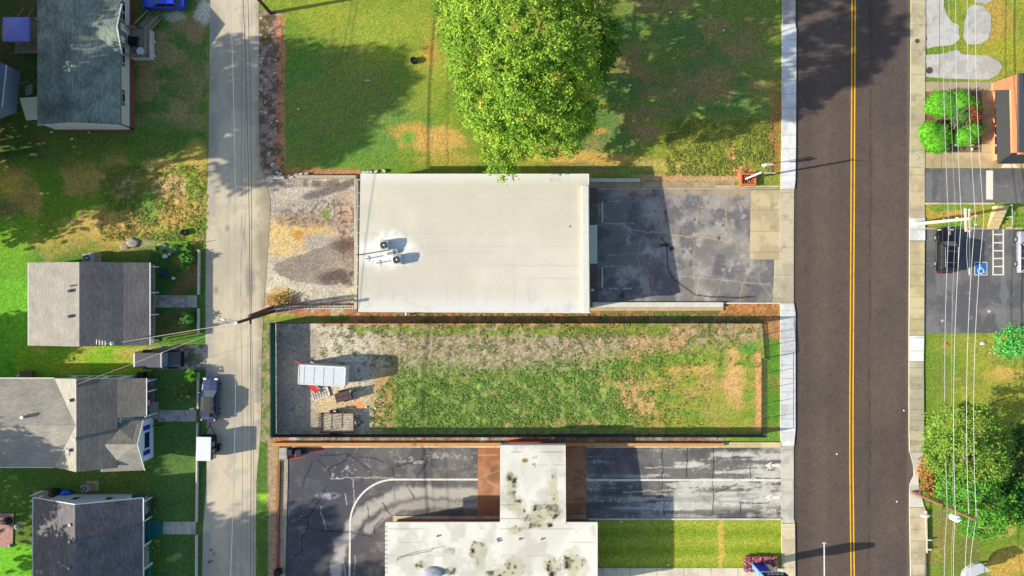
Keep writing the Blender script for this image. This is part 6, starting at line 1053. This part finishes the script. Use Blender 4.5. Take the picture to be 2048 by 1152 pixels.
for s in (-1, 1):
    for x in (.0, .8): wheel(o, x, s * 1.12, .35, .35, .22)
    MB().box((.4, s * 1.18, .78), (1.8, .26, .06)).build('mudguard', METAL, o, local=True)
b = MB(); b.tube([(-3.35, 1.2, .05), (-3.35, 1.2, .9)], .05, 8); b.build('jack', METAL, o, local=True)
c = P(642, 787.5); o = thing('metal_gate_panel', 'white metal lattice panel lying flat beside the cargo trailer', 'panel', (c.x, c.y, .05), None, .32); b = MB(); [b.box((0, v, .06), (1.9, .08, .06)) for v in (-.5, .5)]; [b.box((u, 0, .06), (.08, 1.08, .06)) for u in (-.92, .92)]; b.build('frame', WHITE, o, local=True)
b = MB(); b.box((0, 0, .02), (1.8, .96, .03)); b.build('board', mat('cream_board', (206, 200, 182), .8, .1, 5), o, local=True); b = MB(); [b.box((u, 0, .07), (.03, .9, .02)) for u in (-.6, -.3, 0, .3, .6)]; b.box((0, 0, .075), (1.7, .03, .02)); b.build('bars', BLACK, o, local=True)
c = P(691, 790); o = thing('dark_trailer', 'small dark brown covered trailer on the gravel, between cargo trailer and flatbed', 'trailer', (c.x, c.y, 0), None, .27); DBR = mat('dark_brown_cover', (84, 66, 66), .8, .35, 3); MB().box((0, 0, .72), (1.75, .98, .5)).build('bed', BLACK, o, local=True, bevel=.03); MB().box((-.02, 0, .99), (1.78, 1.0, .06)).build('cover', DBR, o, local=True, bevel=.02); MB().box((0, .02, 1.03), (1.7, .03, .03)).build('cover_seam', BLACK, o, local=True); MB().tube([(.88, .1, .5), (1.75, .35, .5)], .05, 6).build('tongue', BLACK, o, local=True); MB().box((.9, .35, 1.0), (.06, .25, .2)).build('latch', WHITE, o, local=True); wheel(o, 0, .58, .3, .3, .18); wheel(o, 0, -.58, .3, .3, .18); MB().box((-.05, .6, .66), (.9, .2, .05)).build('mudguard', BLACK, o, local=True)
c = P(678, 843); o = thing('flatbed_trailer', 'flatbed trailer with grey plank bed and raised ramp near the south fence', 'trailer', (c.x, c.y, 0)); PL = mat('grey_plank', (178, 166, 142), .9, .35, 4, bump=.2); DK = mat('rusty_frame', (92, 70, 60), .8, .3, 4)
b = MB(); [b.box((0, -.92 + k * .262, .56), (3.5, .235, .05)) for k in range(8)]; b.build('plank_bed', PL, o, local=True); b = MB(); [b.box((0, s * 1.06, .62), (3.6, .06, .16)) for s in (-1, 1)]; [b.box((s * 1.8, 0, .62), (.06, 2.1, .16)) for s in (-1, 1)]; [b.box((0, s * 1.06, .95), (3.6, .05, .05)) for s in (-1, 1)]; b.box((1.8, 0, .95), (.05, 2.1, .05)); [b.box((x, s * 1.06, .8), (.05, .05, .3)) for x in (-1.8, -.9, 0, .9, 1.8) for s in (-1, 1)]; b.build('frame', DK, o, local=True)
b = MB(); [b.box((-1.86, v, 1.15), (.05, .05, 1.1)) for v in np.linspace(-1.0, 1.0, 7)]; [b.box((-1.86, 0, z), (.05, 2.05, .05)) for z in (.62, 1.15, 1.68)]; b.build('ramp_gate', DK, o, local=True); b = MB(); b.tube([(1.8, .7, .5), (2.7, 0, .5)], .05, 6); b.tube([(1.8, -.7, .5), (2.7, 0, .5)], .05, 6); b.tube([(2.55, 0, .5), (2.95, 0, .5)], .05, 6); b.build('tongue', BLACK, o, local=True); MB().box((2.0, .02, .75), (.15, .3, .35)).build('jack', METAL, o, local=True)
for s in (-1, 1): wheel(o, -.35, s * 1.26, .34, .34, .22); MB().box((-.35, s * 1.27, .74), (1.0, .3, .05)).build('mudguard', BLACK, o, local=True)
MB().box((-.3, 1.28, .80), (.3, .14, .04)).build('reflector', WHITE, o, local=True)
for px, py in ((733, 814), (751, 816)): c = P(px, py); q = MB().ball((0, 0, 0), (.14, .11, .1), 8, 6, .3, int(px)).build('stone', WHITE); q.location = (c.x, c.y, .07); tag(q, 'pale stone lying on the gravel by the flatbed trailer', 'stone', 'stones by the flatbed')
# ================================================================= POLES AND WIRES
PW = mat('grey_pole_wood', (200, 192, 172), .9, .2, 4); PWB = mat('brown_pole_wood', (92, 68, 54), .9, .25, 4); PWR = mat('red_pole_wood', (128, 92, 72), .9, .2, 4); INS = mat('insulator', (216, 218, 222), .3, .1, 4)
WA = mat('bright_cable', (186, 186, 188), .4, .05, 2, metal=.3); WD = mat('dark_cable', (60, 60, 62), .6, .1, 3)
b0, t0 = P(1829, 448), P(1941, 437, 9.6)
o = thing('utility_pole', 'pale wooden utility pole with double crossarm beside the black car', 'utility pole', (b0.x, b0.y, 0)); MB().tube([(b0.x, b0.y, -.05), tuple(t0)], [.2, .14], 12).build('pole', PW, o)
for px in (1930.5, 1937): q0, q1 = P(px, 417, 9.2), P(px + 2, 463, 9.2); MB().wall(xy(q0), xy(q1), 9.1, 9.3, .16).build('crossarm', PW, o)
ra, rb_ = P(1938, 463, 9.2), P(1938, 550, 9.2)
b = MB(); [b.cyl((*P(x, y, 9.4).xy, 9.42), .07, .25, 8) for x, y in ((1931, 419), (1938, 419), (1932.5, 461), (1939, 461), (1951, 432), (1951, 449), (1914, 436))]; b.each('insulator', INS, o); MB().tube([tuple(P(1937, 439, 9.4)), tuple(P(1958, 438, 9.4))], .04, 6).build('bracket', METAL, o)
for px, py, h in ((1888, 440, 5.2), (1898, 455, 5.6), (1899, 466, 5.6)): c = P(px, py, h); MB().box((c.x, c.y, h), (.16, .4, .2)).build('cable_box', METAL, o)
b1, t1 = P(1825, 984), P(1953, 1041, 11.0)
o = thing('utility_pole', 'reddish wooden utility pole carrying a white transformer and a street lamp', 'utility pole', (b1.x, b1.y, 0)); MB().tube([(b1.x, b1.y, -.05), tuple(t1)], [.19, .12], 12).build('pole', PWR, o); tr_ = P(1912, 1036, 8.3); tb = MB().cyl((tr_.x, tr_.y - .05, 8.1), .34, .95, 16).build('transformer', mat('pale_grey_can', (222, 224, 226), .4, .05, 3), o, bevel=.03)
b = MB(); [b.cyl((tr_.x + u, tr_.y - .05, 8.7), .06, .25, 8) for u in (-.15, .15)]; b.each('bushing', INS, tb); b = MB(); b.tube([tuple(P(1896, 1024, 7.0)), tuple(P(1872, 1029, 7.3)), tuple(P(1858, 1032, 7.3))], .04, 6); b.build('lamp_arm', METAL, o); lc = P(1851, 1032, 7.3); MB().ball((lc.x, lc.y, 7.3), (.5, .2, .14), 12, 8).build('lamp_head', INS, o, smooth=True); MB().tube([tuple(P(1940, 1036, 10.4)), tuple(P(1954, 1038, 10.4))], .05, 6).build('bracket', METAL, o)
b2, t2 = P(547, 622.5), P(472, 646, 9.8)
o = thing('utility_pole', 'tall dark brown utility pole leaning over the alley with white lamp arm', 'utility pole', (b2.x, b2.y, 0)); MB().tube([(b2.x, b2.y, -.05), tuple(t2)], [.2, .15], 12).build('pole', PWB, o); MB().cyl((t2.x, t2.y, 9.85), .17, .12, 12).build('pole_cap', INS, o)
MB().tube([tuple(P(482, 643, 8.6)), tuple(P(456, 639.5, 8.8))], .03, 6).build('lamp_arm', METAL, o); lc = P(447.5, 639, 8.8); MB().ball((lc.x, lc.y, 8.8), (.3, .13, .11), 12, 8).build('lamp_head', INS, o, smooth=True); MB().box((*P(501, 643, 8.0).xy, 8.0), (.12, .5, .3)).build('bracket', BLACK, o)
b3, t3 = P(548, 614), P(498.5, 632, 7.0); o = thing('pole_stub', 'shorter dark wooden pole stub standing against the alley utility pole', 'utility pole', (b3.x, b3.y, 0)); MB().tube([(b3.x, b3.y, -.05), tuple(t3)], [.2, .16], 12).build('pole', PWB, o); MB().cyl((t3.x, t3.y, 7.02), .15, .05, 12).build('pole_cap', mat('cut_wood', (120, 100, 84), .9, .2, 5), o)
b4, t4 = P(541, 26), P(472, -52, 10.6); o = thing('utility_pole', 'brown utility pole at the top edge between alley and lawn', 'utility pole', (b4.x, b4.y, 0)); MB().tube([(b4.x, b4.y, -.05), tuple(t4)], [.2, .14], 12).build('pole', PWB, o); MB().tube([tuple(t4 + Vector((-.8, 0, -.4))), tuple(t4 + Vector((.8, 0, -.4)))], .07, 6).build('crossarm', PWB, o)
WG = 'overhead wires'
def wire(label, pts, r, m, sag=.5, name='overhead_wire', group=WG):
    v = []
    for a, b in zip(pts, pts[1:]):
        a, b = P(*a), P(*b); n = 14
        for k in range(n + (b == P(*pts[-1]))):
            t = k / n; q = a.lerp(b, t); q.z -= sag * 4 * t * (1 - t); v.append(tuple(q))
    o = MB().tube(v, r, 6).build(name, m); return tag(o, label, 'wire', group)
RW = 'overhead wires beside the main road'; AW = 'overhead wires along the alley'
wire('bright thick overhead wire beside the main road, passing through the white transformer', [(1918, -260, 9.2), (1923, 436, 9.2), (1911, 1034, 9.2), (1922, 1300, 9.2)], .022, WA, .7, group=RW)
wire('bright overhead wire beside the main road, middle of the three thickest', [(1940, -260, 9.5), (1951, 432, 9.5), (1938, 1040, 9.5), (1944, 1300, 9.5)], .022, WA, .8, group=RW)
wire('bright overhead wire beside the main road, nearest the right edge', [(1958, -260, 9.5), (1968, 438, 9.5), (1953, 1038, 10.4), (1950, 1300, 10.0)], .022, WA, .9, group=RW)
wire('grey bundled overhead cable between the two right utility poles', [(1889, -260, 5.6), (1898, 455, 5.6), (1895, 1020, 6.6), (1897, 1300, 6.3)], .036, mat('grey_cable', (150, 150, 152), .6, .1, 3), .6, group=RW)
wire('thin dark overhead cable closest to the main road', [(1885, -260, 5.2), (1887, 440, 5.2), (1886, 1018, 6.2), (1888, 1300, 6.0)], .022, WD, .6, group=RW)
wire('thin grey overhead cable east of the bundled one', [(1900, -260, 6.2), (1912, 442, 6.2), (1908, 1030, 7.2), (1912, 1300, 7)], .018, mat('grey_cable', (150, 150, 152), .6, .1, 3), .6, group=RW)
wire('pale slack cable hanging south from the double crossarm over the parking bay', [(1936, 462, 9.1), (1938.5, 552, 6.5)], 0.024, WA, .3, group=RW)
wire('dark overhead wire down the middle of the alley, north of the leaning pole', [(500, 640, 8.2), (484, -60, 8.6)], .03, WD, .5, group=AW); wire('second dark overhead wire along the alley, north, nearer the lawn', [(503, 640, 8.0), (494, -60, 8.4)], .025, WD, .5, group=AW)
wire('thin pale overhead wire over the alley, north, nearest the houses', [(472, 646, 9.6), (459, -60, 9.8)], .02, WA, .5, group=AW); wire('dark overhead wire along the alley, south of the leaning pole', [(500, 645, 8.0), (497, 1290, 8.2)], .03, WD, .5, group=AW); wire('second dark overhead wire along the alley, south, nearer the fence', [(503, 645, 7.8), (505, 1290, 8.0)], .022, WD, .5, group=AW); wire('thin pale overhead wire over the alley, south, passing the navy car', [(472, 648, 9.6), (455, 1290, 9.8)], .022, WA, .5, group=AW)
wire('thin dark overhead wire over the alley, south, between the pale one and the pair', [(482, 644, 8.6), (480, 1290, 8.8)], .016, WD, .5, group=AW)
wire('white service cable from the leaning pole to the roof of the small grey house', [(471, 646.5, 9.5), (244, 684, 4.0)], .022, mat('pale_cable', (176, 168, 152), .6, .1, 3), .5, group='service cables'); wire('pale service cable from the leaning pole to the roof of the blue-shuttered house', [(471, 648, 9.4), (153, 769, 5.0)], .015, mat('pale_cable', (176, 168, 152), .6, .1, 3), .6, group='service cables')
# mast arm over the road at the bottom edge
mp = P(1650, 1230); o = thing('mast_arm', 'thin pale grey mast arm reaching over the main road at the bottom edge', 'mast arm', (mp.x, mp.y - 6, 0)); e0, e1_ = P(1650, 1330, 6.5), P(1648.5, 1084, 6.8); MB().tube([(e0.x, e0.y, 0), (e0.x, e0.y, 6.5)], [.14, .1], 10).build('post', METAL, o); MB().tube([tuple(e0), tuple(e1_)], [.1, .06], 8).build('arm', mat('pale_mast', (206, 206, 210), .4, .05, 3, metal=.3), o); MB().tube([(e1_.x - .22, e1_.y - .12, 6.8), (e1_.x + .22, e1_.y - .12, 6.8)], .04, 6).build('tip_bracket', INS, o)
# ================================================================= SMALL THINGS
def firepit(px, py, label):
    c = P(px, py); o = thing('fire_pit', label, 'fire pit', (c.x, c.y, 0)); MB().ring((c.x, c.y, .22), .28, .36, .44, 20).build('rim', BLACK, o); MB().cyl((c.x, c.y, .12), .27, .2, 16).build('ash', mat('grey_ash', (120, 120, 122), .9, .3, 9), o); MB().ball((c.x - .03, c.y, .26), (.12, .08, .06), 8, 6, .3, 2).build('cinder', METAL, o)
firepit(828, 122.5, 'small round black fire ring on the lawn, left of the huge tree'); firepit(371, 465, 'small round black fire ring in the rough garden by the alley')
for px, py, r, l in ((1833.5, 82.5, .24, 'small round iron cover in the east footway'), (1858, 141, .36, 'round brown manhole cover in the broken slabs, larger of the two covers')):
    c = P(px, py); q = MB().ring((0, 0, .0), r * .86, r, .03, 20).cyl((0, 0, .0), r * .85, .02, 20).build('manhole_cover', mat('iron_cover', (84, 70, 60), .8, .3, 8)); q.location = (c.x, c.y, .085 if px < 1840 else .03); tag(q, l, 'manhole cover')
for px, py, w_, l in ((183, 516.5, .95, 'grey air conditioner on a slab beside the sunlit back slope of the small house'), (178, 973, .75, 'pale air conditioner on a slab beyond the white gable wall')):
    c = P(px, py); ac = condenser('air_conditioner', l, c, .1, w_, .8, rim=(170, 174, 172) if px == 183 else (176, 172, 158)); MB().box((c.x + .4, c.y + .1, .04), (1.4, 1.1, .08)).build('pad', mat('tan_concrete', (190, 164, 126), .9, .15, 3), ac)
def lump(name, label, cat, px, py, r, m, h=.3, wob=.25, seed=2, group=None, z=None):
    c = P(px, py); q = MB().ball((0, 0, 0), r if hasattr(r, '__len__') else (r, r * .85, h), 12, 8, wob, seed).build(name, m, smooth=True); q.location = (c.x, c.y, (z if z is not None else h * .7)); return tag(q, label, cat, group)
lump('tarp_bundle', 'bright blue tarp bundle by the white gable wall', 'tarp', 135, 985, (.62, .42, .4), mat('blue_tarp', (44, 104, 226), .5, .12, 4), .4); lump('heap', 'dark heap of brush beside the blue tarp bundle', 'brush pile', 113, 984, (.7, .5, .4), mat('dark_brush', (40, 48, 46), .95, .4, 6), .4, .5)
lump('white_pot', 'white round pot in the garden, bigger of the two', 'pot', 332, 512.5, (.28, .26, .28), WHITE); lump('white_pot', 'white round pot in the garden, smaller of the two', 'pot', 340, 508.5, (.16, .15, .2), WHITE, .2)
lump('white_bucket', 'small white bucket alone on the garden lawn', 'bucket', 347.5, 556.5, (.22, .16, .16), WHITE, .16); c = P(329, 548); q = MB().box((0, 0, 0), (.9, .8, .06), .1).build('tarp_sheet', mat('dark_blue_sheet', (56, 66, 84), .8, .2, 4)); q.location = (c.x, c.y, .05); tag(q, 'dark blue-grey sheet lying on the shaded garden lawn', 'sheet')
lump('boulder', 'flat grey rock in the rough garden, largest', 'rock', 266, 486, (.75, .5, .14), mat('grey_rock', (158, 148, 132), .95, .2, 5), .14, .3, 5); lump('boulder', 'flat grey rock in the rough garden, beside the largest rock', 'rock', 250, 494, (.5, .3, .1), mat('grey_rock', (158, 148, 132), .95, .2, 5), .1, .3, 6); lump('stone', 'pale stones by the small bushes in the garden corner', 'rock', 325, 491, (.5, .28, .12), mat('pale_rock', (196, 186, 172), .95, .2, 5), .12, .35, 7)
lump('grey_cover', 'small grey round cover on the lime lawn near the jeep', 'cover', 145, 718, (.16, .16, .05), mat('grey_rock', (158, 148, 132), .95, .2, 5), .05)
c = P(60, 748); o = thing('garden_cart', 'dark wooden garden box behind the house with the back wing', 'box', (c.x, c.y, 0)); MB().box((c.x, c.y + .1, .35), (1.25, .6, .6)).build('box', mat('brown_wood_box', (120, 96, 76), .9, .25, 5), o, bevel=.02); MB().box((c.x, c.y + .1, .68), (1.3, .66, .05)).build('lid', mat('brown_wood_box', (120, 96, 76), .9, .25, 5), o); lump('white_jug', 'white jug beside the dark wooden garden box', 'jug', 40, 751, (.2, .15, .25), WHITE, .25)
c = P(385, 817); q = MB().box((0, 0, 0), (.5, .18, .3)).build('mail_box', WHITE, bevel=.03); q.location = (c.x, c.y, .16); tag(q, 'small white box beside the stone path behind the navy car', 'box')
c = P(320, 848); o = thing('railing', 'black iron railing beside the porch steps of the blue-shuttered house', 'railing', (c.x, c.y, 0)); b = MB(); b.tube([(c.x - .5, c.y - .1, .9), (c.x + .5, c.y + .05, .7)], .035, 6); [b.tube([(c.x + u, c.y - .05 + u * .1, 0), (c.x + u, c.y - .05 + u * .1, .8)], .03, 6) for u in (-.5, -.17, .17, .5)]; b.build('rail', BLACK, o)
o = thing('brick_patio', 'pinkish brick patio at the left edge behind the dark shingled house', 'patio', (*P(5, 1060).xy, 0)); MB().prism([xy(P(-60, 1093)), xy(P(26, 1094)), xy(P(28, 1027)), xy(P(-60, 1024))], 0, .08).build('paving', mat('pink_brick', (182, 140, 130), .95, .25, 5), o)
lump('fire_bowl', 'dark round bowl on the pinkish brick patio', 'fire bowl', 18, 1041, (.5, .45, .3), mat('dark_bowl', (52, 50, 50), .9, .3, 6), .3, .15); lump('rock', 'grey rock at the corner of the pinkish brick patio', 'rock', 22, 1091, (.22, .2, .15), mat('grey_rock', (158, 148, 132), .95, .2, 5), .15)
c = P(48, 1049); o = thing('grill', 'silver kettle grill on the shaded lawn between patio and dark house', 'grill', (c.x, c.y, 0)); MB().ball((c.x - .2, c.y, .75), (.4, .32, .28), 12, 8).build('kettle', METAL, o, smooth=True); b = MB(); [b.tube([(c.x - .2 + .3 * math.cos(a), c.y + .3 * math.sin(a), 0), (c.x - .2, c.y, .6)], .025, 6) for a in (0, 2.1, 4.2)]; b.each('leg', BLACK, o); MB().box((c.x + .35, c.y, .7), (.3, .5, .05)).build('side_shelf', WOOD, o)
# wooden steps on the right grass bank
o = thing('plank_steps', 'pale plank steps down the grass bank to the parking bay', 'steps', (*P(1994, 432).xy, 0)); b = MB()
for k in range(6): t = k / 6; x0 = 1994 - 11 * t; MB().prism([xy(P(x0 - 11, 413 + k * 7.6 + 7.4)), xy(P(x0 + 11, 413 + k * 7.6 + 7.4)), xy(P(x0 + 13, 413 + k * 7.6)), xy(P(x0 - 9.5, 413 + k * 7.6))], 0, .85 - k * .14).build('tread', mat('pale_plank', (206, 182, 134), .9, .15, 4), o)
sheet('kerb_strip', [(405.5, 1848, 1990), (409, 1848, 1988)], .10, 1.5, conc((212, 194, 150), 90, False, 101, .3), CON); sheet('kerb_strip', [(455, 1848, 1984), (459, 1850, 1983)], .10, 1.5, conc((196, 176, 134), 90, False, 102, .4), CON); sheet('kerb_strip', [(455, 2010, 2200), (459, 2010, 2200)], .10, 1.5, conc((196, 176, 134), 90, False, 102, .4), CON)
o = thing('hand_rail', 'thin pale handrail beside the plank steps', 'railing', (*P(2012, 432).xy, 0)); b = MB(); q = [P(2012, y) for y in (412, 435, 456)]; [b.tube([(v.x, v.y, 0), (v.x, v.y, 1.0)], .03, 6) for v in q]; b.tube([(v.x, v.y, 1.0) for v in q], .03, 6); b.build('rail', INS, o)
lump('litter', 'white litter on the grass by the fresh green bush', 'litter', 1965, 687, (.3, .16, .08), WHITE, .08, .5); q = MB().box((0, 0, 0), (.28, .28, .04)).build('survey_flag', mat('orange_marker', (226, 110, 60), .8, .1)); q.location = (*P(1891, 688).xy, .03); tag(q, 'small orange marker on the grass beside the east footway', 'marker')
for i, (px, py) in enumerate(((597, 218), (554, 242), (735, 161), (1260, 171), (1341, 25), (1447, 61), (104, 264), (178, 265), (1243, 1043), (1337, 1129))): lump('litter', 'scrap of white litter on the grass', 'litter', px, py, (.14 if px != 735 else .35, .09, .04), WHITE if px != 735 else mat('pale_rock', (196, 186, 172), .95, .2, 5), .04, .5, i, 'litter on the grass')
for px, py in ((1674, 908), (1794, 1003), (1808, 821)): lump('litter', 'scrap of white paper on the main road', 'litter', px, py, (.1, .08, .03), WHITE, .03, .4, 3, 'litter on the road')
